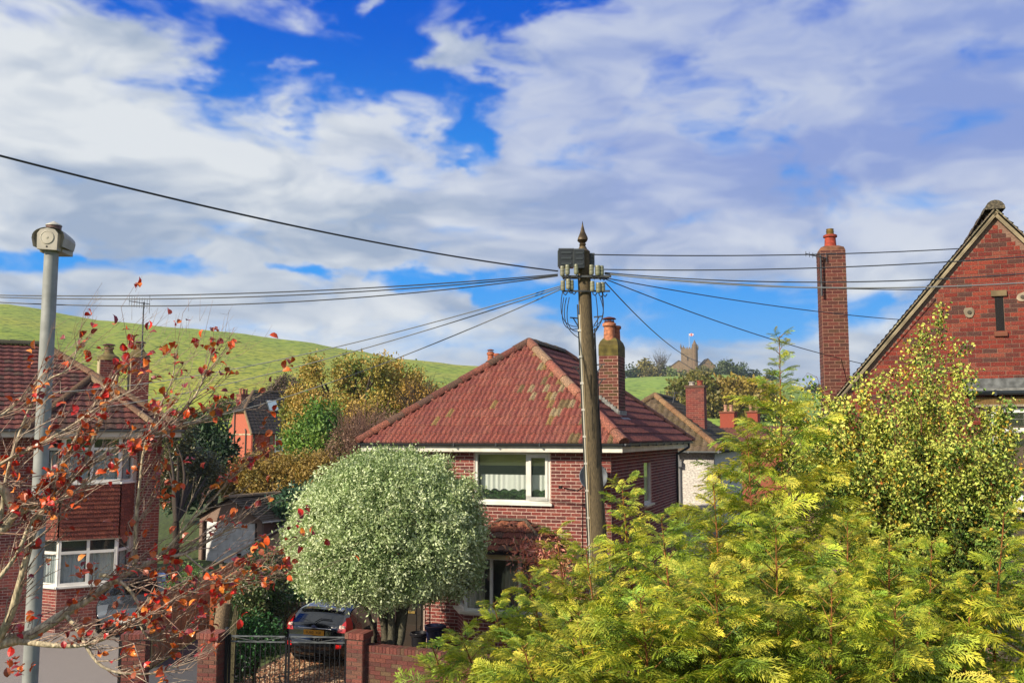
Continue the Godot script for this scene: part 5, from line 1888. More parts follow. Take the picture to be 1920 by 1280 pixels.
func build_wires() -> void:
	var dk := C(52, 54, 58)
	var gr := C(110, 112, 114)
	wire("thickest wire, rising steeply from the pole to the upper left edge", at(1046, 508, 13.9), at(-60, 276, 8.0), 0.12, 0.0115, dk)
	wire("upper of three nearly level wires running left of the pole", at(1046, 514, 13.9), at(-60, 552, 15.0), 0.13, 0.0095, dk)
	wire("middle of three nearly level wires running left of the pole", at(1046, 516, 13.9), at(-60, 555, 15.4), 0.17, 0.0095, dk)
	wire("lowest of three nearly level wires running left of the pole", at(1046, 517, 13.9), at(-60, 563, 15.2), 0.24, 0.0095, dk)
	var hl := Vector3(-10.037, 0, -27.0)
	wire("uppermost of the wires sloping down left across the green hill", at(1054, 535, 13.9), at(10, 737, 26.0), 0.42, 0.0095, gr)
	wire("second of the wires sloping down left across the green hill", at(1054, 538, 13.9), at(100, 774, 26.0), 0.30, 0.0095, gr)
	wire("third wire down left from the pole, ending at the bay house eaves", at(1056, 540, 13.9), at(262, 806, 25.6), 0.34, 0.0095, gr)
	wire("topmost level wire right of the pole, to the slender chimney side", at(1104, 477, 14.0), at(1800, 466, 16.2), 0.06, 0.0095, dk)
	wire("second wire right of the pole, crossing the gable below its tip", at(1130, 505, 14.0), at(2010, 474, 13.0), 0.09, 0.0090, dk)
	wire("third wire right of the pole, climbing gently across the gable", at(1134, 511, 14.0), at(2010, 505, 12.5), 0.16, 0.0090, dk)
	wire("pale thick wire right of the pole, lowest across the gable bricks", at(1134, 513, 14.0), at(2010, 524, 12.0), 0.16, 0.0105, gr)
	wire("wire dipping right from the pole to the gable verge", at(1134, 514, 14.0), at(1742, 543, 16.1), 0.06, 0.0085, dk)
	wire("wire falling gently right of the pole behind the slender chimney", at(1135, 521, 14.0), at(1700, 600, 21.0), 0.08, 0.0085, dk)
	wire("wire falling right of the pole towards the conifer top", at(1135, 523, 14.0), at(1690, 696, 22.0), 0.16, 0.0085, dk)
	wire("steepest wire right of the pole, crossing in front of the church", at(1135, 529, 14.0), at(1330, 682, 33.0), 0.30, 0.0095, dk)

func build_lamp_post() -> void:
	var o := thing("lamp_post", "grey steel lamp column with a hooded lantern, at the left", "lamp post", Vector3(-3.99, 0, -8.0), 0.0)
	var b := MB.new()
	b.tube([Vector3(0, 0, 0), Vector3(0, 1.3, 0)], [0.082], 18, C(150, 152, 148), false)
	b.tube([Vector3(0, 1.3, 0), Vector3(0, 1.36, 0), Vector3(0, 4.0, 0), Vector3(0, 6.76, 0)], [0.082, 0.062, 0.061, 0.058], 18, C(154, 156, 152))
	part("column", b, M.galvanised, o)
	var bp := MB.new()
	bp.box(Vector3(0, 0.75, 0.085), Vector3(0.1, 0.5, 0.01), C(140, 142, 138))
	part("access_door", bp, M.galvanised, o)
	var lt := pivot("lantern", o, Vector3(0.0, 6.82, 0.0), 3.0)
	var mb := MB.new()
	var poly := PackedVector2Array([Vector2(-0.082, -0.085), Vector2(0.085, -0.095), Vector2(0.088, 0.05), Vector2(0.06, 0.085), Vector2(0, 0.1), Vector2(-0.06, 0.085), Vector2(-0.086, 0.05)])
	mb.prism(Transform3D(), poly, 0.0, 0.1, C(172, 166, 152))
	part("mounting", mb, M.galvanised, lt)
	var disc := MB.new()
	disc.lathe(Transform3D(Basis(Vector3.RIGHT, PI / 2), Vector3(0, 0.015, 0.1)), [Vector2(0.058, 0), Vector2(0.057, 0.006), Vector2(0.052, 0.007), Vector2(0.05, 0.004), Vector2(0.012, 0.005), Vector2(0.01, 0.009), Vector2(0, 0.009)], 22, C(182, 176, 160))
	disc.lathe(Transform3D(Basis(Vector3.RIGHT, PI / 2), Vector3(0, -0.065, 0.1)), [Vector2(0.009, 0), Vector2(0.006, 0.004), Vector2(0, 0.004)], 8, C(30, 28, 26))
	part("cover_plate", disc, M.galvanised, lt)
	# hood: an arched shell running away behind the column
	var hd := MB.new()
	var prof := []
	for k in 13:
		var a := PI * k / 12.0
		prof.append(Vector2(-cos(a) * 0.138, 0.015 + pow(sin(a), 0.8) * 0.095))
	prof.insert(0, Vector2(-0.122, -0.06))
	prof.append(Vector2(0.122, -0.06))
	for q in [[0.085, -0.22, 1.0, 0.82]]:
		for k in prof.size() - 1:
			var p: Vector2 = prof[k]
			var r: Vector2 = prof[k + 1]
			var e := 1.0
			for s in 6:
				var f0 := s / 6.0
				var f1 := (s + 1) / 6.0
				var s0 := lerpf(1.0, 0.80, f0 * f0)
				var s1 := lerpf(1.0, 0.80, f1 * f1)
				var z0 := lerpf(q[0], q[1], f0)
				var z1 := lerpf(q[0], q[1], f1)
				hd.quad(Vector3(p.x * s0, p.y * s0, z0), Vector3(r.x * s0, r.y * s0, z0), Vector3(r.x * s1, r.y * s1, z1), Vector3(p.x * s1, p.y * s1, z1), C(178, 176, 166), Vector3((p.x + r.x) / 2, (p.y + r.y) / 2, 0))
	var back := PackedVector2Array()
	for p in prof:
		back.append(p * 0.8)
	hd.prism(Transform3D(), back, -0.22, -0.215, C(170, 168, 158))
	var fr := PackedVector2Array()
	for p in prof:
		fr.append(p * 0.98)
	hd.prism(Transform3D(), fr, 0.02, 0.03, C(150, 148, 138))
	part("hood", hd, M.galvanised, lt)
	var lens := MB.new()
	lens.box(Vector3(0, -0.065, -0.1), Vector3(0.19, 0.06, 0.22), C(150, 140, 100))
	part("lens", lens, M.plastic, lt)
	var pc := MB.new()
	pc.lathe(Transform3D(Basis(), Vector3(0, 0.1, -0.02)), [Vector2(0.062, 0), Vector2(0.062, 0.04)], 16, C(112, 84, 76))
	pc.lathe(Transform3D(Basis(), Vector3(0, 0.14, -0.02)), [Vector2(0.068, 0), Vector2(0.066, 0.008), Vector2(0.0, 0.045)], 16, C(196, 192, 178))
	part("photocell", pc, M.galvanised, lt)

func brick_pier(label: String, p: Vector3, turn: float, w: float, dp: float, h: float, pal: Array, most: int, rects: Array, cap := true) -> void:
	var o := thing("gate_pier", label, "gate pier", p, turn)
	var b := MB.new()
	b.box(Vector3(0, h / 2, 0), Vector3(w - 0.008, h, dp - 0.008), C(120, 92, 80))
	part("core", b, M.mortar, o)
	var e := []
	chimney_bricks(e, -w / 2, w / 2, dp / 2, -dp / 2, 0.0, h, pal.size())
	bricks_into(o, e, pal, M.brick, most, rects)
	if cap:
		var n := int(round((w + 0.06) / 0.075))
		for k in n:
			var cb := MB.new()
			cb.box(Vector3(-(w + 0.06) / 2 + (k + 0.5) * (w + 0.06) / n, h + 0.056, 0), Vector3((w + 0.06) / n - 0.008, 0.108, dp + 0.06), pal[rng.randi() % pal.size()] * 1.15)
			part("cap_brick", cb, M.brick, o)

func build_gate_and_walls() -> void:
	var pal := palette([[150, 84, 72], [138, 76, 66], [160, 92, 78], [128, 72, 64], [120, 84, 72], [142, 96, 78]])
	brick_pier("brick gate pier with soldier cap, right of the black gate", S(-3.86, 0, 3.86), SITE_TURN, 0.33, 0.33, 1.45, pal, 110, [])
	brick_pier("broader plain brick pier, left of the black gate", at(409, 818, 17.9) * Vector3(1, 0, 1), -9.0, 0.38, 0.34, 1.42, pal, 110, [])
	brick_pier("brick pier beside the pale driveway, under the red leaves", at(270, 818, 18.8) * Vector3(1, 0, 1), 8.0, 0.44, 0.34, 1.22, pal, 80, [])
	# boundary wall
	var o := thing("boundary_wall", "low garden wall of old brick with upright coping bricks", "wall", S(-3.72, 0, 3.9), SITE_TURN - 3.5)
	var L := 11.0
	var h := 1.22
	var core := MB.new()
	core.box(Vector3(L / 2, h / 2, -0.11), Vector3(L, h, 0.2), C(116, 90, 78))
	part("core", core, M.mortar, o)
	var e := []
	lay(e, Transform3D(Basis(), Vector3(0, 0, -0.01)), L, h, [], 8, null, 0.225, 0.075, 0.007, 0.008)
	var wp := palette([[128, 72, 62], [118, 64, 58], [138, 82, 70], [108, 66, 58], [116, 80, 66], [118, 84, 66], [126, 98, 72], [138, 78, 66]])
	bricks_into(o, e, wp, M.brick, 300, [Rect2(680, 1190, 250, 95)])
	var nc := int(L / 0.075)
	for k in mini(nc, 60):
		var cb := MB.new()
		cb.cube(Transform3D(Basis(Vector3.RIGHT, rng.randf_range(-0.02, 0.02)) * Basis.from_scale(Vector3(0.066, 0.112, 0.225)), Vector3((k + 0.5) * 0.075, h + 0.056, -0.11)), jit(wp[rng.randi() % 8], 0.2))
		part("coping_brick", cb, M.brick, o)
	var rest := MB.new()
	for k in range(60, nc):
		rest.box(Vector3((k + 0.5) * 0.075, h + 0.056, -0.11), Vector3(0.066, 0.112, 0.225), jit(wp[rng.randi() % 8], 0.2))
	part("coping", rest, M.brick, o).set_meta("kind", "stuff")
	# wrought iron gate, two leaves
	var gx := at(440, 818, 18.0) * Vector3(1, 0, 1)
	var ge := S(-4.12, 0, 3.84)
	var turn := rad_to_deg(atan2(-(ge.z - gx.z), ge.x - gx.x))
	var width := gx.distance_to(ge)
	var ink := C(30, 32, 34)
	for s in 2:
		var g := thing("iron_gate", "left leaf of the black iron drive gate" if s == 0 else "right leaf of the black iron drive gate, before the car", "gate", gx if s == 0 else ge, turn if s == 0 else turn + 180.0, "leaves of the drive gate")
		var W := width / 2.0 - 0.012
		var fr := MB.new()
		fr.box(Vector3(0.02, 0.75, 0), Vector3(0.04, 1.42, 0.03), ink)
		fr.box(Vector3(W - 0.015, 0.74, 0), Vector3(0.035, 1.36, 0.03), ink)
		fr.box(Vector3(W / 2, 0.12, 0), Vector3(W - 0.09, 0.03, 0.02), ink)
		part("frame", fr, M.metal, g)
		for y in [1.43, 1.33]:
			var rl := MB.new()
			rl.box(Vector3(W / 2, y, 0.002), Vector3(W - 0.08, 0.022, 0.03), C(120, 124, 126))
			part("top_rail", rl, M.metal, g)
		var br := MB.new()
		br.beam(Vector3(0.06, 1.42, 0.006), Vector3(W * 0.5, 1.335, 0.006), 0.012, 0.012, C(110, 112, 112))
		br.beam(Vector3(W - 0.06, 1.42, 0.006), Vector3(W * 0.5, 1.335, 0.006), 0.012, 0.012, C(110, 112, 112))
		part("brace", br, M.metal, g)
		for q in [0.075, W * 0.46, W * 0.54, W - 0.08]:
			var sc := MB.new()
			var pts := []
			for k in 14:
				var a := TAU * k / 13.0 * 1.2
				var r := 0.036 * (1.0 - k / 30.0)
				pts.append(Vector3(q + cos(a) * r, 1.375 + sin(a) * r, 0.004))
			sc.tube(pts, [0.006], 5, C(70, 72, 74), false)
			part("scroll", sc, M.metal, g)
		var n := 10
		for k in n:
			var vb := MB.new()
			var x := lerpf(0.04, W - 0.03, (k + 1.0) / (n + 1.0))
			vb.box(Vector3(x, 0.73, 0), Vector3(0.013, 1.2, 0.013), C(44, 46, 48))
			part("bar", vb, M.metal, g)
		if s == 0:
			var lk := MB.new()
			lk.box(Vector3(W - 0.09, 0.72, 0.03), Vector3(0.12, 0.02, 0.02), ink)
			lk.beam(Vector3(W - 0.14, 0.72, 0.03), Vector3(W - 0.02, 0.5, 0.03), 0.02, 0.02, ink)
			part("latch", lk, M.metal, g)
	var gp := thing("gate_post", "black iron hinge post against the broad pier", "post", at(436, 818, 17.96) * Vector3(1, 0, 1), 0.0)
	var pm := MB.new()
	pm.box(Vector3(0, 0.76, 0), Vector3(0.05, 1.52, 0.05), ink)
	part("shaft", pm, M.metal, gp)
	var pk := MB.new()
	pk.lathe(Transform3D(Basis(), Vector3(0, 1.52, 0)), [Vector2(0.02, 0), Vector2(0.04, 0.03), Vector2(0.035, 0.06), Vector2(0, 0.08)], 10, C(70, 72, 74))
	part("knob", pk, M.metal, gp)
	var g2 := thing("gate_post", "black iron post against the driveway pier", "post", at(242, 818, 18.9) * Vector3(1, 0, 1), 0.0)
	var pm2 := MB.new()
	pm2.box(Vector3(0, 0.6, 0), Vector3(0.06, 1.2, 0.06), ink)
	part("shaft", pm2, M.metal, g2)
	var pk2 := MB.new()
	pk2.lathe(Transform3D(Basis(), Vector3(0, 1.2, 0)), [Vector2(0.025, 0), Vector2(0.045, 0.03), Vector2(0.0, 0.07)], 10, ink)
	part("knob", pk2, M.metal, g2)

func board_fence(label: String, a: Vector3, b: Vector3, h: float, col: Color, post_col: Color, rail_col, capped: bool, posts_above := true) -> void:
	var o := thing("board_fence", label, "fence", a, 0.0)
	var len_ := a.distance_to(b)
	var dir := (b - a) / len_
	var flat_ := Vector3(dir.x, 0, dir.z).normalized()
	var nrm := Vector3.UP.cross(flat_).normalized()  # towards +x when the fence runs away from the camera
	if nrm.x < 0:
		nrm = -nrm
	var n := int(len_ / 0.105)
	for k in n:
		var f := (k + 0.5) / n
		var p := dir * len_ * f
		var gl := land(a.x + p.x, a.z + p.z)
		p.y = gl - a.y
		var bd := MB.new()
		var hh := h + rng.randf_range(-0.01, 0.01)
		bd.cube(Transform3D(Basis(flat_.rotated(Vector3.UP, 0.10) * 0.112, Vector3.UP * hh, nrm * 0.016), p + Vector3(0, hh / 2.0, 0)), jit(col, 0.22))
		part("board", bd, M.wood, o)
	for k in int(len_ / 1.8) + 1:
		var p := dir * minf(len_, k * 1.8)
		p.y = land(a.x + p.x, a.z + p.z) - a.y
		var ps := MB.new()
		ps.box(p - nrm * 0.06 + Vector3(0, (h + 0.06) / 2, 0), Vector3(0.09, h + (0.08 if posts_above else -0.05), 0.09), post_col)
		if posts_above:
			ps.box(p - nrm * 0.06 + Vector3(0, h + 0.1, 0), Vector3(0.11, 0.05, 0.11), C(52, 50, 44))
		part("post", ps, M.wood, o)
	for y in [0.3, h - 0.25]:
		var rl := MB.new()
		var e := dir * len_
		rl.beam(Vector3(0, y, 0) - nrm * 0.035, Vector3(e.x, land(b.x, b.z) - a.y + y, e.z) - nrm * 0.035, 0.05, 0.07, post_col)
		part("rail", rl, M.wood, o)
	if capped:
		var cp := MB.new()
		var e2 := dir * len_
		cp.beam(Vector3(0, h + 0.012, 0), Vector3(e2.x, land(b.x, b.z) - a.y + h + 0.012, e2.z), 0.07, 0.03, rail_col)
		part("capping", cp, M.wood, o)

func build_fences() -> void:
	var a := Vector3(-8.02, 0, -21.4)
	var b := Vector3(-8.25, 0, -37.0)
	a.y = land(a.x, a.z)
	b.y = land(b.x, b.z)
	board_fence("grey brown weathered board fence along the left of the alley", a, b, 1.52, C(196, 176, 136), C(150, 134, 104), C(176, 158, 124), true)
	var c := Vector3(-6.78, 0, -21.9)
	var d := Vector3(-6.95, 0, -31.0)
	c.y = land(c.x, c.z)
	d.y = land(d.x, d.z)
	board_fence("bright orange stained board fence right of the alley", c, d, 1.78, C(246, 134, 62), C(206, 110, 58), C(232, 150, 100), true, false)
	var e := Vector3(-6.80, 0, -27.1)
	var o := thing("side_gate", "dark green board gate closing the gap beside the orange fence", "gate", e, 0.0)
	for k in 8:
		var bd := MB.new()
		bd.box(Vector3(0.05 + k * 0.1, 0.9, 0), Vector3(0.096, 1.8, 0.02), jit(C(40, 52, 38), 0.15))
		part("board", bd, M.wood, o)
	var rl := MB.new()
	for y in [0.35, 1.5]:
		rl.box(Vector3(0.4, y, -0.03), Vector3(0.8, 0.09, 0.03), C(38, 48, 36))
	part("ledge", rl, M.wood, o)
	# low dark pickets in the bed behind the car
	var pk := thing("picket_edging", "short dark wooden pickets in the bed left of the car", "fence", at(520, 818, 24.6) * Vector3(1, 0, 1), 0.0)
	for k in 9:
		var q := MB.new()
		q.box(Vector3(k * 0.1, 0.45 + land(-6, -24.6), 0), Vector3(0.05, 0.9, 0.03), jit(C(70, 66, 46), 0.2))
		part("picket", q, M.wood, pk)
	# trellis posts either side of the front door
	var tr := thing("iron_trellis", "thin black iron trellis posts beside the front door", "trellis", P0, SITE_TURN)
	for x in [-5.28, -5.12, -4.42, -4.3]:
		var tb := MB.new()
		tb.tube([Vector3(x, 0, 0.2), Vector3(x, 2.2, 0.2)], [0.012], 6, C(24, 24, 26))
		part("upright", tb, M.metal, tr)
	for k in 7:
		for s in [[-5.28, -5.12], [-4.42, -4.3]]:
			var tb := MB.new()
			tb.beam(Vector3(s[0], 0.25 + k * 0.3, 0.2), Vector3(s[1], 0.32 + k * 0.3, 0.2), 0.01, 0.01, C(24, 24, 26))
			part("cross_bar", tb, M.metal, tr)
	# planters
	for q in [[Vector3(-3.86, 0, 0.42), 0.24, 1.02, "tall dark blue glazed planter at the foot of the bay window"], [Vector3(-4.22, 0, 0.5), 0.2, 0.86, "smaller blackish planter left of the blue planter"]]:
		var pt := thing("planter", q[3], "planter", S(q[0].x, 0.02, q[0].z), SITE_TURN)
		var pb := MB.new()
		var r: float = q[1]
		var h: float = q[2]
		var col := C(34, 40, 70) if r > 0.22 else C(30, 30, 36)
		pb.lathe(Transform3D(), [Vector2(r * 0.6, 0), Vector2(r * 0.68, h * 0.4), Vector2(r * 0.85, h * 0.9), Vector2(r, h * 0.93), Vector2(r * 1.02, h * 0.99), Vector2(r * 0.9, h), Vector2(r * 0.84, h * 0.93)], 24, col)
		part("body", pb, M.plastic, pt)
		var sb := MB.new()
		sb.lathe(Transform3D(), [Vector2(r * 0.84, h * 0.92), Vector2(0, h * 0.94)], 20, C(44, 34, 26))
		part("compost", sb, M.soil, pt)
	# broken trunk behind the broad pier
	var sp := at(424, 818, 19.0) * Vector3(1, 0, 1)
	var sm := thing("tree_stump", "pale snapped tree trunk behind the broad gate pier", "stump", sp, 0.0)
	var tb2 := MB.new()
	tb2.tube([Vector3(-0.12, 0, 0), Vector3(-0.08, 0.7, 0), Vector3(-0.0, 1.35, 0), Vector3(0.06, 1.86, 0)], [0.2, 0.17, 0.15, 0.14], 12, C(160, 134, 104))
	part("trunk", tb2, M.bark, sm)
	for k in 5:
		var sv := MB.new()
		var an := k * 1.3
		sv.tube([Vector3(0.05, 1.7, 0) + Vector3(cos(an), 0, sin(an)) * 0.1, Vector3(0.06, 2.0, 0) + Vector3(cos(an), 0, sin(an)) * 0.12], [0.04, 0.005], 5, C(176, 150, 116))
		part("splinter", sv, M.bark, sm)
	var dk := MB.new()
	for k in 7:
		dk.tube([Vector3(0.16 + 0.02 * k, 0.0, 0.02), Vector3(0.17 + 0.022 * k, 1.0, 0.04), Vector3(0.15 + 0.03 * k, 1.7 + 0.05 * (k % 3), 0.0)], [0.016], 5, jit(C(116, 108, 76), 0.2))
	part("climber_stem", dk, M.bark, sm)

# ---------- cars ----------
var car_prof := []
func car_w(y: float) -> float:
	var ks := [[0.2, 0.76], [0.35, 0.82], [0.6, 0.855], [0.82, 0.85], [0.95, 0.825], [1.1, 0.74], [1.3, 0.63], [1.42, 0.58]]
	for k in ks.size() - 1:
		if y < ks[k + 1][0]:
			return lerpf(ks[k][1], ks[k + 1][1], clampf((y - ks[k][0]) / (ks[k + 1][0] - ks[k][0]), 0, 1))
	return 0.58
func car_e(z: float) -> float:  # how the plan narrows at the ends
	var r := clampf(1.0 - z / 0.55, 0, 1)
	var f := clampf((z - 3.2) / 0.75, 0, 1)
	return 1.0 - 0.13 * r * r - 0.2 * f * f
func car_top(z: float) -> float:
	for k in car_prof.size() - 1:
		if z <= car_prof[k + 1].x and car_prof[k + 1].x > car_prof[k].x:
			return lerpf(car_prof[k].y, car_prof[k + 1].y, clampf((z - car_prof[k].x) / (car_prof[k + 1].x - car_prof[k].x), 0, 1))
	return car_prof[car_prof.size() - 1].y
func car_pt(i: int, j: float, off := 0.0) -> Vector3:
	var p: Vector2 = car_prof[i]
	var pa: Vector2 = car_prof[maxi(0, i - 1)]
	var pb: Vector2 = car_prof[mini(car_prof.size() - 1, i + 1)]
	var d := (pb - pa).normalized()
	var nn := Vector2(-d.y, d.x)
	var w := car_w(p.y) * car_e(p.x)
	var drop := pow(absf(j), 5.0) * 0.035 + j * j * 0.035
	var q := p - nn * drop + nn * off
	return Vector3(w * j, q.y, -q.x)

func car_patch(i0: int, i1: int, j0: float, j1: float, j0b: float, j1b: float, off: float, col: Color, called: String, mat: Material, parent: Node) -> void:
	var b := MB.new()
	for i in range(i0, i1):
		var fa := float(i - i0) / (i1 - i0)
		var fb := float(i + 1 - i0) / (i1 - i0)
		for k in 8:
			var a0 := lerpf(lerpf(j0, j1, k / 8.0), lerpf(j0b, j1b, k / 8.0), fa)
			var a1 := lerpf(lerpf(j0, j1, (k + 1) / 8.0), lerpf(j0b, j1b, (k + 1) / 8.0), fa)
			var b0 := lerpf(lerpf(j0, j1, k / 8.0), lerpf(j0b, j1b, k / 8.0), fb)
			var b1 := lerpf(lerpf(j0, j1, (k + 1) / 8.0), lerpf(j0b, j1b, (k + 1) / 8.0), fb)
			b.quad(car_pt(i, a0, off), car_pt(i, a1, off), car_pt(i + 1, b1, off), car_pt(i + 1, b0, off), col)
	smooth(b)
	part(called, b, mat, parent)

func smooth(b: MB) -> void:  # joins the normals of corners that coincide
	var acc := {}
	for k in b.v.size():
		var key := b.v[k].snapped(Vector3.ONE * 0.0005)
		acc[key] = acc.get(key, Vector3.ZERO) + b.n[k]
	for k in b.v.size():
		b.n[k] = acc[b.v[k].snapped(Vector3.ONE * 0.0005)].normalized()

func car_side(z0: float, z1: float, y0: float, y1: float, z0t: float, z1t: float, s: float, off: float, col: Color, called: String, mat: Material, parent: Node) -> void:
	var b := MB.new()
	for i in 8:
		for j in 5:
			var q := []
			for e in [[i, j], [i + 1, j], [i + 1, j + 1], [i, j + 1]]:
				var fy: float = e[1] / 5.0
				var y := lerpf(y0, y1, fy)
				var z := lerpf(lerpf(z0, z0t, fy), lerpf(z1, z1t, fy), e[0] / 8.0)
				q.append(Vector3(s * (car_w(y) * car_e(z) + off), y, -z))
			b.quad(q[0], q[1], q[2], q[3], col, Vector3(s, 0, 0))
	smooth(b)
	part(called, b, mat, parent)

func hatchback(label: String, pos: Vector3, turn: float, paint: Color, plate: String, plate_col: Color) -> void:
	if car_prof.is_empty():
		var ks := [Vector2(0.10, 0.26), Vector2(0.03, 0.34), Vector2(0.0, 0.46), Vector2(0.0, 0.56), Vector2(0.04, 0.64), Vector2(0.055, 0.72), Vector2(0.06, 0.80), Vector2(0.075, 0.90), Vector2(0.12, 0.965), Vector2(0.2, 1.03), Vector2(0.3, 1.11), Vector2(0.38, 1.175), Vector2(0.4, 1.21), Vector2(0.52, 1.265), Vector2(0.9, 1.345), Vector2(1.4, 1.385), Vector2(1.9, 1.375), Vector2(2.25, 1.33), Vector2(2.55, 1.20), Vector2(2.85, 1.06), Vector2(3.05, 0.96), Vector2(3.3, 0.90), Vector2(3.6, 0.82), Vector2(3.82, 0.72), Vector2(3.92, 0.60), Vector2(3.95, 0.48), Vector2(3.93, 0.34), Vector2(3.86, 0.24)]
		car_prof = ks
	var o := thing("hatchback_car", label, "car", pos, turn)
	var b := MB.new()
	var n := car_prof.size()
	for i in n - 1:
		for k in 14:
			var j0 := -1.0 + k / 7.0
			var j1 := -1.0 + (k + 1) / 7.0
			b.quad(car_pt(i, j0), car_pt(i, j1), car_pt(i + 1, j1), car_pt(i + 1, j0), paint)
	for s in [-1, 1]:
		for i in n - 1:  # the strip that joins top and side
			pass
		var zs := [0.0, 0.02, 0.06, 0.12, 0.22, 0.34, 0.44, 0.6, 0.9, 1.2, 1.5, 1.9, 2.25, 2.55, 2.85, 3.05, 3.3, 3.6, 3.82, 3.92, 3.95]
		for i in zs.size() - 1:
			for j in 9:
				var q := []
				for e in [[i, j], [i + 1, j], [i + 1, j + 1], [i, j + 1]]:
					var z: float = zs[e[0]]
					var lo := 0.24 + 0.1 * clampf(1.0 - z / 0.1, 0, 1)
					var y := lerpf(lo, maxf(lo, car_top(z) - 0.066), e[1] / 9.0)
					q.append(Vector3(s * car_w(y) * car_e(z), y, -z))
				b.quad(q[0], q[1], q[2], q[3], paint, Vector3(s, 0, 0))
	smooth(b)
	part("body", b, M.carpaint, o)
	var ub := MB.new()
	ub.box(Vector3(0, 0.3, -2.0), Vector3(1.3, 0.2, 3.6), C(16, 16, 16))
	part("underside", ub, M.rubber, o)
	var gl := C(14, 17, 20)
	car_patch(8, 12, -0.84, 0.84, -0.80, 0.80, 0.006, gl, "rear_window", M.darkglass, o)
	car_patch(17, 20, -0.82, 0.82, -0.9, 0.9, 0.006, gl, "windscreen", M.darkglass, o)
	for s in [-1.0, 1.0]:
		car_side(0.50, 1.5, 0.95, 1.24, 0.78, 1.5, s, 0.005, gl, "side_window", M.darkglass, o)
		car_side(1.56, 2.62, 0.94, 1.26, 1.56, 2.22, s, 0.005, gl, "side_window", M.darkglass, o)
		# tall rear lamp, wrapping round the corner
		car_patch(6, 10, s * 0.74, s * 1.0, s * 0.95, s * 1.0, 0.009, C(170, 12, 14), "rear_lamp", M.redlens, o)
		car_side(0.06, 0.3, 0.78, 1.10, 0.2, 0.36, s, 0.007, C(176, 14, 16), "rear_lamp", M.redlens, o)
		car_patch(7, 8, s * 0.8, s * 0.97, s * 0.8, s * 0.97, 0.014, C(220, 190, 170), "reversing_lamp", M.redlens, o)
		car_patch(2, 3, s * 0.78, s * 0.94, s * 0.78, s * 0.94, 0.008, C(210, 10, 12), "reflector", M.redlens, o)
		car_patch(22, 24, s * 0.62, s * 0.97, s * 0.66, s * 0.97, 0.008, C(96, 102, 108), "headlight", M.darkglass, o)
		var mr := MB.new()
		mr.lathe(Transform3D(Basis(Vector3.BACK, PI / 2) * Basis.from_scale(Vector3(0.75, 1, 0.8)), Vector3(s * 0.93, 0.97, -2.42)), [Vector2(0.0, -0.12), Vector2(0.09, -0.1), Vector2(0.11, 0.0), Vector2(0.1, 0.1), Vector2(0.0, 0.12)], 10, paint)
		part("door_mirror", mr, M.carpaint, o)
		for z in [0.72, 3.18]:
			var wl := pivot("wheel", o, Vector3(s * 0.74, 0.31, -z))
			var ty := MB.new()
			ty.lathe(Transform3D(Basis(Vector3.BACK, -s * PI / 2)), [Vector2(0.19, 0.1), Vector2(0.29, 0.1), Vector2(0.31, 0.07), Vector2(0.31, -0.07), Vector2(0.29, -0.1), Vector2(0.1, -0.1)], 24, C(20, 20, 21))
			part("tyre", ty, M.rubber, wl)
			var rm := MB.new()
			rm.lathe(Transform3D(Basis(Vector3.BACK, -s * PI / 2)), [Vector2(0.2, 0.09), Vector2(0.17, 0.075), Vector2(0.06, 0.095), Vector2(0.0, 0.1)], 20, C(120, 122, 126))
			part("rim", rm, M.steel, wl)
	var tr := MB.new()
	tr.tube([car_pt(6, -0.56, 0.012) + Vector3(0, 0.06, 0), car_pt(6, 0.0, 0.014) + Vector3(0, 0.062, 0), car_pt(6, 0.56, 0.012) + Vector3(0, 0.06, 0)], [0.012], 6, C(190, 192, 196))
	part("chrome_strip", tr, M.steel, o)
	var bg := MB.new()
	bg.lathe(Transform3D(Basis(Vector3.RIGHT, PI / 2) * Basis.from_scale(Vector3(1.9, 1, 1)), Vector3(0, 0.90, -0.03)), [Vector2(0.036, 0), Vector2(0.034, 0.008), Vector2(0, 0.01)], 18, C(40, 56, 110))
	part("badge", bg, M.redlens, o)
	for e in 2:
		var zz := 0.0 if e == 0 else -3.97
		var pl := pivot("number_plate", o, Vector3(0, 0.775 if e == 0 else 0.46, (-0.035 if e == 0 else zz)), 0.0 if e == 0 else 180.0)
		var pb := MB.new()
		pb.box(Vector3(0, 0, 0), Vector3(0.52, 0.112, 0.012), plate_col if e == 0 else C(220, 220, 214))
		part("plate", pb, M.paint, pl)
		if plate == "":
			continue
		var tm := TextMesh.new()
		tm.text = plate
		var sf := SystemFont.new()
		sf.font_names = PackedStringArray(["Droid Sans Mono", "Droid Sans"])
		sf.font_weight = 700
		tm.font = sf
		tm.font_size = 48
		tm.pixel_size = 0.0017
		tm.depth = 0.003
		var tx := MeshInstance3D.new()
		tx.name = "lettering"
		tx.mesh = tm
		tx.material_override = M.ink
		tx.position = Vector3(0, 0, 0.008)
		pl.add_child(tx)
	var bp := MB.new()
	for k in 12:
		var j0 := -0.62 + k * 1.24 / 12.0
		var j1 := -0.62 + (k + 1) * 1.24 / 12.0
		bp.quad(car_pt(1, j0, 0.008), car_pt(1, j1, 0.008), car_pt(3, j1, 0.008), car_pt(3, j0, 0.008), C(34, 35, 37))
	part("bumper_insert", bp, M.rubber, o)
	var gr := MB.new()
	gr.box(Vector3(0, 0.36, -3.945), Vector3(0.9, 0.14, 0.03), C(14, 14, 15))
	part("grille", gr, M.rubber, o)
	var wp := MB.new()
	wp.tube([car_pt(8, -0.02, 0.03), car_pt(9, 0.12, 0.03), car_pt(9, 0.5, 0.03)], [0.01], 5, C(18, 18, 18))
	part("rear_wiper", wp, M.rubber, o)
	var sp := MB.new()
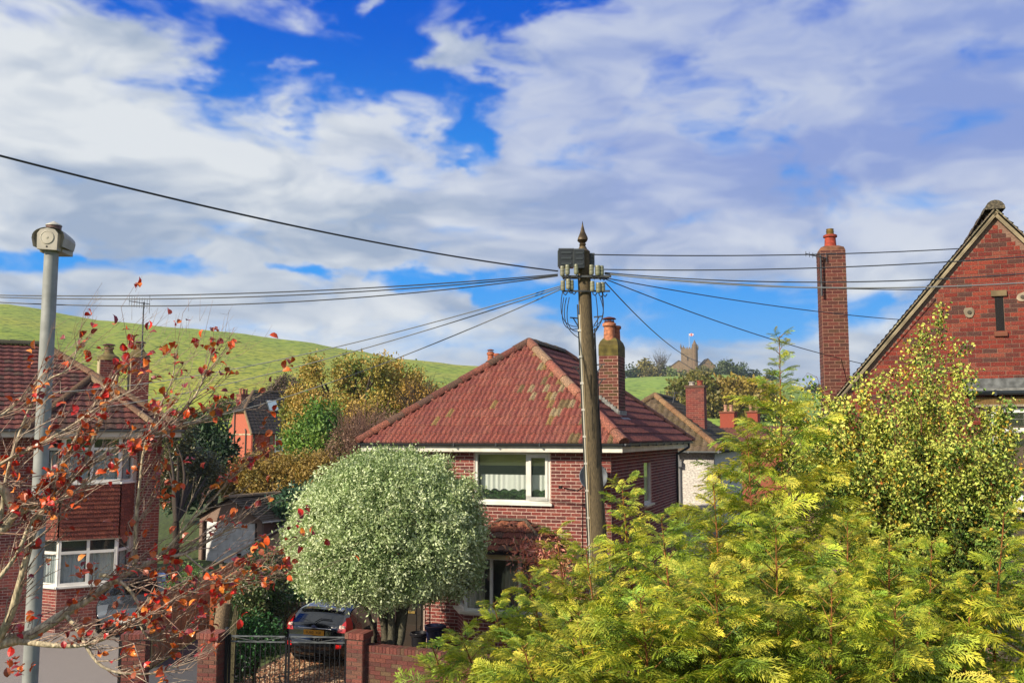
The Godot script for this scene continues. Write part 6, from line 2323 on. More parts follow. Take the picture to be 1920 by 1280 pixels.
	for k in 10:
		var j0 := -0.8 + k * 0.16
		var j1 := -0.8 + (k + 1) * 0.16
		sp.quad(car_pt(12, j0, 0.03) + Vector3(0, 0.0, 0.05), car_pt(12, j1, 0.03) + Vector3(0, 0.0, 0.05), car_pt(13, j1, 0.012), car_pt(13, j0, 0.012), paint)
		sp.quad(car_pt(12, j0, 0.03) + Vector3(0, 0.0, 0.05), car_pt(12, j1, 0.03) + Vector3(0, 0.0, 0.05), car_pt(11, j1, 0.004), car_pt(11, j0, 0.004), paint * 0.8)
	smooth(sp)
	part("spoiler", sp, M.carpaint, o)

func build_cars() -> void:
	M.ink = vmat(0.6)
	M.ink.vertex_color_use_as_albedo = false
	M.ink.albedo_color = Color(0.03, 0.03, 0.03)
	hatchback("black hatchback seen from behind on the gravel drive", S(-6.57, 0.03, 1.0), SITE_TURN - 1.0, C(15, 17, 24), "HJ60 XGR", C(226, 160, 42))
	var p := at(247, 818, 24.4) * Vector3(1, 0, 1)
	p.y = land(p.x, p.z) + 0.03
	var f := Basis(Vector3.UP, deg_to_rad(8.0 + 180.0))
	hatchback("dark grey car facing out, half hidden by red leaves", p + f * Vector3(0, 0, 3.95), 8.0 + 180.0, C(58, 62, 68), "", C(226, 160, 42))

# ---------- plants ----------
func cluster(n: int, r: float, ll: float, lw: float, droop := 0.0, flatten := 1.0, tip := 1.0) -> ArrayMesh:
	var b := MB.new()
	for k in n:
		var p := Vector3(rng.randfn(), rng.randfn() * flatten, rng.randfn()) * r * 0.5
		var d := (p.normalized() * 0.6 + Vector3(rng.randfn(), rng.randfn(), rng.randfn()) * 0.6 + Vector3(0, -droop, 0)).normalized()
		var s := d.cross(Vector3(rng.randfn(), rng.randfn(), rng.randfn()).normalized()).normalized()
		var up := s.cross(d).normalized()
		var l := ll * rng.randf_range(0.7, 1.25)
		var w := lw * rng.randf_range(0.75, 1.2)
		var g := rng.randf_range(0.72, 1.2)
		var c0 := Color(g, g, g)
		var c1 := c0 * tip
		var m := p + d * l * 0.5 - up * w * 0.22
		b.tri(p, m + s * w * 0.5 + up * w * 0.2, p + d * l, c0)
		b.tri(p, p + d * l, m - s * w * 0.5 + up * w * 0.2, c1)
	return b.mesh()

func scatter(parent: Node, called: String, mesh: Mesh, mat: Material, list: Array) -> void:
	if list.is_empty():
		return
	var mm := MultiMesh.new()
	mm.transform_format = MultiMesh.TRANSFORM_3D
	mm.use_colors = true
	mm.mesh = mesh
	mm.instance_count = list.size()
	for k in list.size():
		mm.set_instance_transform(k, list[k][0])
		mm.set_instance_color(k, list[k][1])
	var o := MultiMeshInstance3D.new()
	o.name = called if not parent.has_node(NodePath(called)) else next_name(called, parent)
	o.multimesh = mm
	o.material_override = mat
	parent.add_child(o, true)
	o.set_meta("kind", "stuff")

func turned(s: float) -> Basis:
	return Basis(Vector3(rng.randfn(), rng.randfn(), rng.randfn()).normalized(), rng.randf() * TAU).scaled(Vector3.ONE * s)

var gap_noise := FastNoiseLite.new()
# places clumps through the shells of ellipsoid lobes [centre, radii]; dens: clumps per square metre of shell
func crown_points(lobes: Array, dens: float, depth: float, gap: float, gap_f: float) -> Array:
	var out := []
	for l in lobes:
		var r: Vector3 = l[1]
		var area := 4.0 * PI * pow((pow(r.x * r.y, 1.6) + pow(r.x * r.z, 1.6) + pow(r.y * r.z, 1.6)) / 3.0, 1.0 / 1.6)
		for k in int(area * dens):
			var d := Vector3(rng.randfn(), rng.randfn(), rng.randfn()).normalized()
			var f := 1.0 + rng.randfn() * 0.05 - absf(rng.randfn()) * depth
			if f < 0.1:
				continue
			var p: Vector3 = l[0] + Vector3(d.x * r.x, d.y * r.y, d.z * r.z) * f
			if gap > -1.0 and gap_noise.get_noise_3dv(p * gap_f) < gap * f:
				continue
			var deep := false
			for m in lobes:
				if m != l:
					var q: Vector3 = (p - m[0]) / m[1]
					if q.length() < 0.62:
						deep = true
						break
			if not deep:
				out.append([p, d, f])
	return out

func limb_tree(parent: Node, base: Vector3, r: float, tips: Array, col: Color, fork: float, called := "limb") -> void:
	# a trunk from base that forks at height "fork", then one limb to each tip
	var top := base + Vector3(0, fork, 0)
	var tb := MB.new()
	tb.tube([base, base.lerp(top, 0.5) + Vector3(r * 0.2, 0, 0), top], [r * 1.15, r * 0.95, r * 0.85], 9, col)
	part("trunk", tb, M.bark, parent)
	for t in tips:
		var b := MB.new()
		var side := Vector3(rng.randfn(), 0, rng.randfn()) * top.distance_to(t) * 0.07
		var m := top.lerp(t, 0.5) + Vector3(0, top.distance_to(t) * 0.10, 0) + side
		var pts := []
		var rad := []
		for i in 8:
			var f := i / 7.0
			pts.append(top * (1 - f) * (1 - f) + m * 2.0 * f * (1 - f) + t * f * f)
			rad.append(lerpf(r * 0.6, r * 0.08, f))
		b.tube(pts, rad, 6, col)
		part(called, b, M.bark, parent)

func bush(called: String, label: String, cat: String, base: Vector3, lobes_px: Array, d: float, cl: ArrayMesh, mat: Material, cols: Array, dens: float, depth: float, gap: float, gap_f: float, smin: float, smax: float, trunk: float, bark: Color, group := "", thick := 0.85) -> Node3D:
	# lobes_px: [px, py, radius x, radius y, extra distance] as seen from the window, at distance d
	var o := thing(called, label, cat, base, 0.0, group)
	var lobes := []
	for l in lobes_px:
		var dd: float = d + (l[4] if l.size() > 4 else 0.0)
		var k := dd / FOCAL
		lobes.append([at(l[0], l[1], dd) - base, Vector3(l[2] * k, l[3] * k, minf(l[2], l[3] * 1.2) * k * thick)])
	var pts := crown_points(lobes, dens, depth, gap, gap_f)
	var list := []
	for q in pts:
		var n := gap_noise.get_noise_3dv((q[0] + base) * gap_f * 0.6 + Vector3(40, 0, 0)) * 0.5 + 0.5
		var f := clampf(n * 1.6 - 0.3 + rng.randfn() * 0.18, 0.0, 0.999) * (cols.size() - 1)
		var c: Color = cols[int(f)].lerp(cols[int(f) + 1], f - int(f))
		list.append([Transform3D(turned(rng.randf_range(smin, smax)), q[0]), jit(c, 0.18)])
	if trunk > 0.0:
		var tips := []
		for l in lobes:
			tips.append(l[0] + Vector3(0, l[1].y * 0.3, 0))
			for e in 2:
				var a := rng.randf() * TAU
				tips.append(l[0] + Vector3(cos(a) * l[1].x * 0.6, l[1].y * rng.randf_range(0.0, 0.6), sin(a) * l[1].z * 0.6))
		var low: float = 1e9
		for l in lobes:
			low = minf(low, l[0].y - l[1].y)
		limb_tree(o, Vector3.ZERO, trunk, tips, bark, maxf(0.3, low * 0.8))
	scatter(o, "foliage", cl, mat, list)
	return o

func ground_at(px: float, d: float) -> Vector3:
	var p := at(px, 818, d)
	p.y = land(p.x, p.z) - 0.05
	return p

func build_far_trees() -> void:
	gap_noise.noise_type = FastNoiseLite.TYPE_SIMPLEX_SMOOTH
	gap_noise.frequency = 1.0
	gap_noise.fractal_octaves = 3
	gap_noise.seed = 77
	var leafy := cluster(34, 0.36, 0.15, 0.10)
	var fine := cluster(26, 0.26, 0.11, 0.06)
	var broad := cluster(20, 0.3, 0.24, 0.11, 0.3)
	var bark := C(78, 66, 54)
	var amber := [C(110, 134, 54), C(146, 146, 62), C(176, 152, 68), C(196, 160, 78), C(156, 132, 60)]
	bush("sycamore_tree", "large autumn tree turning amber and green below the grassy hill", "tree", ground_at(660, 56.0), [[618, 756, 60, 58], [690, 734, 52, 42, 2.0], [745, 742, 46, 44, 1.0], [655, 790, 84, 62, -1.5], [572, 800, 44, 54, -2.0], [600, 835, 60, 40, -2.5], [715, 785, 66, 56, 0.0], [596, 700, 30, 28, 0.5], [640, 692, 26, 22, 0.0], [668, 684, 24, 20, 1.0], [708, 690, 30, 22, 0.0], [742, 694, 24, 20, 2.0], [772, 712, 28, 26, 0.5], [800, 742, 26, 28, 0.5], [560, 744, 26, 26, -0.5], [548, 770, 24, 26, -1.0]], 56.0, leafy, M.leaf, amber, 9.0, 0.3, -0.02, 0.55, 0.6, 1.4, 0.34, bark)
	var sp := bush("field_maple_tree", "half bare amber tree at the right end of the autumn trees", "tree", ground_at(800, 54.0), [[795, 745, 44, 66], [765, 760, 40, 60, -1.0]], 54.0, leafy, M.leaf, [C(150, 110, 50), C(184, 136, 54), C(120, 116, 50)], 2.2, 0.4, -0.1, 0.5, 0.6, 1.1, 0.2, bark)
	twiggy(sp, at(795, 812, 54.0) - sp.position, 2.9, 90, C(84, 66, 52), 0.028)
	var green := [C(70, 112, 40), C(100, 138, 46), C(128, 150, 54)]
	bush("lime_tree", "bright green lower tree in front of the amber tree", "tree", ground_at(580, 50.0), [[574, 828, 36, 36], [602, 800, 40, 46, 1.0], [592, 850, 46, 30, -0.5]], 50.0, leafy, M.leaf, green, 9.0, 0.2, -0.2, 0.5, 0.7, 1.4, 0.2, bark)
	var pk := bush("bare_shrub", "pinkish brown leafless shrub beside the left end of the main roof", "shrub", ground_at(680, 41.0), [[690, 830, 70, 60], [640, 850, 50, 45, -1.0], [730, 800, 50, 45, 1.0]], 41.0, fine, M.leaf, [C(150, 116, 96), C(128, 96, 80), C(166, 134, 104)], 10.0, 0.5, -0.2, 0.9, 0.5, 1.0, 0.14, C(120, 92, 78))
	twiggy(pk, at(690, 885, 41.0) - pk.position, 2.6, 260, C(146, 108, 92), 0.018)
	var olive := [C(112, 104, 46), C(150, 126, 58), C(172, 142, 66), C(136, 112, 52)]
	bush("spreading_tree", "low spreading olive gold tree above the garage roof", "tree", ground_at(530, 40.0), [[530, 888, 104, 40], [470, 900, 60, 40, 0.5], [590, 896, 50, 42, -0.5], [520, 925, 80, 34, 0.0], [450, 920, 34, 34, 0.5]], 40.0, fine, M.leaf, olive, 26.0, 0.26, -0.22, 0.8, 0.7, 1.4, 0.2, C(66, 52, 42))
	var dark := [C(34, 56, 36), C(48, 76, 44), C(64, 88, 52)]
	bush("cedar_tree", "dark green evergreen in front of the salmon brick house", "tree", ground_at(405, 46.0), [[388, 815, 36, 42], [414, 848, 28, 28, -0.5], [385, 855, 44, 40, -1.0], [345, 900, 50, 60, -1.0]], 46.0, broad, M.leaf, dark, 10.0, 0.3, -0.15, 0.6, 0.7, 1.5, 0.2, bark)
	bush("holly_bush", "tall speckled dark holly beside the bay house end wall", "shrub", ground_at(335, 36.0), [[330, 828, 38, 58, 3.0], [345, 880, 44, 50, 3.5], [322, 900, 36, 50, 2.5], [385, 890, 36, 44, 4.0]], 36.0, fine, M.leaf_gloss, [C(44, 58, 34), C(70, 80, 46), C(120, 112, 74), C(52, 66, 38)], 22.0, 0.3, -0.2, 0.9, 0.7, 1.3, 0.14, bark)
	bush("rhododendron_bush", "blue green broad leaved bush right of the garage roof", "shrub", ground_at(560, 36.5), [[555, 948, 40, 34], [575, 935, 30, 26, 0.5], [535, 975, 30, 24, -0.4]], 36.5, broad, M.leaf_gloss, [C(60, 96, 66), C(88, 124, 88), C(70, 110, 60)], 16.0, 0.25, -0.3, 0.9, 0.6, 1.0, 0.08, bark)
	var th := bush("thorn_bush", "purple brown leafless thorn bush on the slope behind the dark roof", "shrub", ground_at(538, 100.0), [[538, 724, 26, 20], [520, 730, 16, 14, 0.0], [556, 728, 16, 16, 0.0]], 100.0, fine, M.leaf, [C(104, 84, 72), C(88, 72, 66), C(122, 96, 78)], 14.0, 0.4, -0.2, 0.5, 1.2, 2.2, 0.14, bark)
	bush("thorn_bush", "small brown bush low behind the tall chimneys of the bay house", "shrub", ground_at(425, 90.0), [[424, 762, 16, 16], [408, 768, 16, 14]], 90.0, fine, M.leaf, [C(74, 92, 44), C(96, 104, 52)], 14.0, 0.4, -0.2, 0.5, 1.2, 2.0, 0.1, bark)
	# trees and hedges on the church hill
	var big := cluster(30, 1.5, 0.85, 0.6)
	var hill := [
		[1190, 699, 16, 12, "dark round tree, leftmost on the church hill", 0], [1216, 698, 24, 18, "olive domed tree left of the church on the hill", 1], [1240, 700, 18, 16, "taller greyish tree with bare tips left of the church", 3],
		[1256, 708, 24, 16, "pale green rounded bush below the left of the church", 2], [1284, 718, 34, 16, "dark thicket directly under the church tower", 0], [1200, 718, 30, 10, "left stretch of dark hedge under the hilltop trees", 0],
		[1245, 726, 34, 10, "middle stretch of dark hedge on the hill field", 0], [1325, 708, 26, 17, "yellow green bush right below the church tower", 1], [1362, 704, 30, 17, "broad green tree right of the church", 0],
		[1368, 692, 15, 12, "pointed dark tree behind the broad tree right of the church", 0], [1392, 697, 18, 13, "dark flat topped tree on the crest right of the church", 0], [1418, 706, 16, 8, "low dark bush on the crest near the graves", 0],
		[1447, 710, 9, 10, "small round lone tree on the crest", 0], [1535, 738, 22, 14, "dark trees on the crest left of the slender chimney", 0]]
	var pals := [[C(48, 66, 38), C(66, 82, 46), C(84, 96, 52)], [C(116, 106, 54), C(134, 122, 60), C(98, 100, 52)], [C(104, 124, 62), C(128, 138, 70), C(88, 106, 56)], [C(104, 98, 80), C(88, 90, 66), C(120, 108, 84)]]
	for h in hill:
		var d := 425.0
		var base := ground_at(h[0], d)
		base.y = minf(base.y, at(h[0], h[1] + h[3], d).y)
		var t := bush("hilltop_tree", h[4], "tree", base, [[h[0], h[1], h[2], h[3]], [h[0] - h[2] * 0.4, h[1] + h[3] * 0.35, h[2] * 0.6, h[3] * 0.6], [h[0] + h[2] * 0.45, h[1] + h[3] * 0.3, h[2] * 0.6, h[3] * 0.6]], d, big, M.leaf, pals[h[5]], 0.42, 0.2, -0.3, 0.06, 0.8, 1.6, 0.5, bark, "trees on the church hill")
		if h[5] == 3:
			twiggy(t, at(h[0], 690, d) - base, 7.0, 70, C(110, 100, 90), 0.08)
	var gold := cluster(28, 0.8, 0.5, 0.34)
	for h in [[1308, 746, 48, 40, "rounded bronze green tree behind the brick chimney of the white house", 0], [1372, 752, 46, 40, "rounded golden tree right of the white house chimney", 1], [1418, 744, 40, 28, "yellowing tree at the foot of the church hill, by the conifer", 1], [1345, 775, 50, 30, "dark olive tree low behind the white house roof", 0], [1275, 752, 20, 18, "small bronze tree at the left of the hill foot trees", 1], [1440, 790, 60, 40, "dark green tree behind the conifer top", 2]]:
		var d := 150.0
		bush("hillfoot_tree", h[4], "tree", ground_at(h[0], d), [[h[0], h[1], h[2], h[3]], [h[0] - h[2] * 0.5, h[1] + h[3] * 0.3, h[2] * 0.55, h[3] * 0.6, -1.0], [h[0] + h[2] * 0.4, h[1] + h[3] * 0.35, h[2] * 0.6, h[3] * 0.6, -1.5]], d, gold, M.leaf, [[C(110, 112, 50), C(138, 124, 58), C(92, 102, 46)], [C(150, 128, 58), C(172, 146, 66), C(128, 116, 54)], [C(50, 74, 40), C(70, 92, 48), C(86, 100, 50)]][h[5]], 2.6, 0.2, -0.3, 0.16, 0.7, 1.5, 0.25, bark, "trees at the foot of the church hill")

# a spray of bare upright twigs, joined in one mesh
func twiggy(parent: Node, from: Vector3, len_: float, n: int, col: Color, r: float) -> void:
	var b := MB.new()
	for k in n:
		var a := rng.randf() * TAU
		var sp := rng.randf_range(0.05, 0.75)
		var d := Vector3(cos(a) * sp, 1.0, sin(a) * sp * 0.7).normalized()
		var l := len_ * rng.randf_range(0.5, 1.0)
		var st := from + Vector3(cos(a), 0, sin(a)) * rng.randf() * len_ * 0.22 + d * l * rng.randf_range(0.0, 0.3)
		var e := st + d * l + Vector3(rng.randfn(), 0, rng.randfn()) * l * 0.08
		b.tube([st, st.lerp(e, 0.5) + Vector3(rng.randfn(), 0, rng.randfn()) * l * 0.04, e], [r, r * 0.7, r * 0.2], 4, jit(col, 0.2), false)
		for q in 4:
			var f := rng.randf_range(0.35, 0.95)
			var s2 := st.lerp(e, f)
			var d2 := (d + Vector3(rng.randfn(), rng.randf() * 0.3, rng.randfn()) * 0.55).normalized()
			b.tube([s2, s2 + d2 * l * rng.randf_range(0.12, 0.3)], [r * 0.5, r * 0.15], 3, jit(col, 0.2), false)
	part("twigs", b, M.bark, parent).set_meta("kind", "stuff")

func build_garden_plants() -> void:
	# the clipped round tree
	var base := Vector3(-2.35, 0, -18.3)
	var o := thing("round_tree", "pale variegated evergreen clipped to a big round head, before the house", "tree", base, 0.0)
	var lobes := []
	var k := 18.3 / FOCAL
	for l in [[722, 1010, 172, 118, 0.0], [722, 975, 160, 112, -0.05], [650, 1005, 100, 96, 0.3], [800, 1000, 96, 104, -0.2], [722, 905, 104, 48, 0.0], [815, 900, 28, 40, 0.0], [676, 878, 26, 26, 0.0], [760, 868, 30, 22, 0.1], [640, 908, 22, 24, 0.2], [716, 862, 16, 14, 0.1], [828, 872, 14, 18, 0.0], [700, 868, 20, 18, 0.0], [872, 930, 24, 30, 0.0], [560, 1010, 26, 34, 0.2], [600, 950, 30, 34, 0.2], [886, 1000, 22, 40, 0.0], [860, 1060, 42, 60, 0.0], [590, 1050, 46, 56, 0.2], [640, 1080, 70, 44, 0.3], [760, 1085, 100, 36, 0.1]]:
		lobes.append([at(l[0], l[1], 18.3 + l[4]) - base, Vector3(l[2] * k, l[3] * k, minf(l[2] * k, 1.55) * 0.92)])
	var pts := crown_points(lobes, 150.0, 0.12, -0.30, 2.4)
	var sm := cluster(22, 0.12, 0.062, 0.030, 0.0, 1.0, 1.12)
	var list := []
	var cols := [C(118, 142, 86), C(162, 180, 122), C(198, 210, 158), C(218, 226, 182)]
	for q in pts:
		if q[0].y + base.y < 1.72 and rng.randf() < 0.7:
			continue
		var n := gap_noise.get_noise_3dv(q[0] * 2.0) * 0.5 + 0.5
		var f := clampf(n * 1.3 - 0.2 + rng.randfn() * 0.22 + (q[2] - 0.92) * 2.0, 0.0, 0.999) * 3.0
		var c: Color = cols[int(f)].lerp(cols[int(f) + 1], f - int(f))
		list.append([Transform3D(turned(rng.randf_range(0.7, 1.25)), q[0]), jit(c, 0.12)])
	scatter(o, "foliage", sm, M.leaf, list)
	var stems := [[[722, 1195], [716, 1150], [700, 1090], [660, 1030]], [[735, 1195], [735, 1150], [728, 1100], [722, 1000]], [[742, 1195], [750, 1150], [756, 1100], [770, 1010]], [[752, 1195], [760, 1140], [780, 1095], [820, 1030]], [[700, 1190], [690, 1150], [672, 1122], [650, 1095]], [[715, 1170], [706, 1140], [694, 1110], [690, 1070]], [[728, 1195], [722, 1140], [712, 1105], [745, 1050]]]
	for s in stems.size():
		var b := MB.new()
		var pp := []
		var foot := Vector3(lerpf(-0.14, 0.2, s / 6.0), 0, rng.randf_range(-0.12, 0.12))
		if s == 4:
			foot = Vector3(-0.4, 0, -0.1)
		pp.append(foot)
		pp.append(foot + Vector3(0, 0.6, 0))
		for q in stems[s]:
			var w := at(q[0], q[1], 18.3) - base
			pp.append(Vector3(w.x, w.y, foot.z * 0.8))
		var r0 := 0.085 if s < 4 else 0.04
		b.tube(pp, [r0 * 1.1, r0, r0 * 0.9, r0 * 0.75, r0 * 0.6, r0 * 0.3], 9, jit(C(104, 98, 78), 0.15))
		part("stem", b, M.bark, o)
	# berried shrub by the bay
	var red := cluster(20, 0.16, 0.10, 0.03, 0.2)
	var nb := S(-1.0, 0, 1.3)
	var nd := bush("nandina_shrub", "red and green narrow leaved shrub in front of the bay roof", "shrub", nb, [[992, 1036, 38, 28], [1044, 1056, 40, 36, -0.2], [1010, 1075, 44, 30, 0.0], [1050, 1110, 46, 44, 0.0]], 19.0, red, M.leaf, [C(136, 150, 84), C(190, 150, 100), C(222, 130, 110), C(232, 150, 136), C(150, 156, 90)], 30.0, 0.4, -0.1, 2.0, 0.7, 1.3, 0.03, C(120, 70, 56))
	twiggy(nd, Vector3(-0.1, 0.7, 0.1), 1.4, 70, C(180, 110, 88), 0.006)
	# shrubs on the left of the drive
	var lf := cluster(22, 0.16, 0.075, 0.036)
	bush("laurel_shrub", "dark green mixed shrub between the orange fence and the gate", "shrub", at(462, 818, 20.3) * Vector3(1, 0, 1), [[466, 1115, 36, 46], [500, 1100, 34, 40, 0.6], [452, 1150, 34, 44, -0.2], [505, 1140, 30, 34, 0.4], [488, 1062, 22, 32, 0.6]], 20.3, lf, M.leaf_gloss, [C(34, 62, 34), C(54, 88, 44), C(84, 106, 56), C(134, 136, 92)], 60.0, 0.3, -0.25, 2.2, 0.7, 1.3, 0.05, C(80, 66, 50))
	bush("ground_shrub", "low bright green shrub left of the black car", "shrub", at(488, 818, 19.6) * Vector3(1, 0, 1), [[480, 1185, 40, 34], [462, 1215, 32, 40, -0.2], [502, 1200, 22, 40, 0.3], [446, 1252, 22, 26, -0.4]], 19.6, lf, M.leaf, [C(30, 66, 32), C(50, 104, 46), C(72, 126, 56)], 60.0, 0.3, -0.25, 2.2, 0.7, 1.2, 0.04, C(80, 66, 50))
	bush("ground_shrub", "leafy plants behind the car roof beside the green side gate", "shrub", at(545, 818, 25.5) * Vector3(1, 0, 1), [[540, 1118, 30, 16], [565, 1112, 22, 14, 0.4], [520, 1140, 20, 24, 0.0]], 25.5, lf, M.leaf, [C(40, 80, 40), C(70, 120, 54)], 60.0, 0.3, -0.3, 2.2, 0.7, 1.2, 0.03, C(80, 66, 50))
	bush("ivy_clump", "fresh green ivy spilling over the top of the weathered fence", "ivy", Vector3(-8.15, land(-8, -24) - 0.02, -24.6), [[345, 1088, 26, 14], [325, 1104, 18, 12, -0.4], [362, 1074, 14, 9, 0.4]], 24.0, lf, M.leaf, [C(80, 120, 60), C(120, 150, 84)], 60.0, 0.3, -0.3, 2.2, 0.7, 1.2, 0.03, C(80, 66, 50))

# ---------- golden conifer in the foreground ----------
# a flat fern-like spray about 1 long in +z, drooping to its tip; colours run from green to yellow
func spray(seed_: int, tipc: Color, basec: Color) -> ArrayMesh:
	var r := RandomNumberGenerator.new()
	r.seed = seed_
	var b := MB.new()
	var axis := []
	for i in 9:
		var f := i / 8.0
		axis.append(Vector3(0.05 * sin(f * 3.0 + seed_), 0.16 * f - 0.42 * f * f, f * 0.94))
	var rib := func(a: Vector3, e: Vector3, w0: float, w1: float, ca: Color, cb: Color, up: Vector3) -> void:
		var s := (e - a).cross(up).normalized()
		var m := a.lerp(e, 0.45) + up * 0.006
		var k := b.v.size()
		var nn := up.normalized()
		b.v.append_array([a - s * w0, a + s * w0, m - s * w0 * 1.15, m + s * w0 * 1.15, e])
		var tl := s * 0.5
		b.n.append_array([(nn - tl).normalized(), (nn + tl).normalized(), (nn - tl).normalized(), (nn + tl).normalized(), nn])
		var cm := ca.lerp(cb, 0.5)
		b.c.append_array([ca, ca, cm, cm, cb])
		b.ix.append_array([k, k + 2, k + 1, k + 1, k + 2, k + 3, k + 2, k + 4, k + 3])
	for i in 8:
		var f := i / 8.0
		rib.call(axis[i], axis[i + 1], 0.012 * (1.2 - f), 0.01, basec.lerp(tipc, f * 0.8), basec.lerp(tipc, f), Vector3.UP)
	for i in 11:
		var f := 0.08 + 0.90 * i / 10.0
		var p0: Vector3 = axis[int(f * 8.0)].lerp(axis[mini(8, int(f * 8.0) + 1)], fposmod(f * 8.0, 1.0))
		for s in [-1.0, 1.0]:
			var l := (0.40 * sin(PI * clampf(0.22 + f * 0.74, 0, 1)) + 0.06) * r.randf_range(0.65, 1.2)
			var dir := Vector3(s * (0.95 - 0.45 * f), r.randf_range(-0.25, 0.3), 0.55 + 0.45 * f + r.randf_range(-0.15, 0.15)).normalized()
			var e := p0 + dir * l + Vector3(0, -0.32 * l - 0.35 * l * f, 0)
			var mid := p0.lerp(e, 0.5) + Vector3(0, 0.07 * l, 0)
			var c0 := basec.lerp(tipc, f * 0.5)
			var c1 := basec.lerp(tipc, clampf(f * 0.7 + 0.3, 0, 1))
			var tilt := Vector3(r.randf_range(-0.5, 0.5), 1, r.randf_range(-0.5, 0.5)).normalized()
			rib.call(p0, mid, 0.015, 0.014, c0, c1, tilt)
			rib.call(mid, e, 0.015, 0.006, c1, c1.lerp(tipc, 0.8), tilt)
			for q in 2:
				var g := 0.34 + 0.3 * q
				var q0: Vector3 = p0.lerp(mid, g * 2.0) if g < 0.5 else mid.lerp(e, g * 2.0 - 1.0)
				for s2 in [-1.0, 1.0]:
					if r.randf() < 0.25:
						continue
					var d2: Vector3 = (dir + Vector3(-dir.z, 0, dir.x) * s2 * 0.75 * s).normalized()
					var l2 := l * (0.40 - 0.08 * q) * r.randf_range(0.6, 1.2)
					var e2: Vector3 = q0 + d2 * l2 + Vector3(0, -0.35 * l2, 0)
					rib.call(q0, e2, 0.012, 0.005, c1, c1.lerp(tipc, 0.8), tilt)
	return b.mesh()

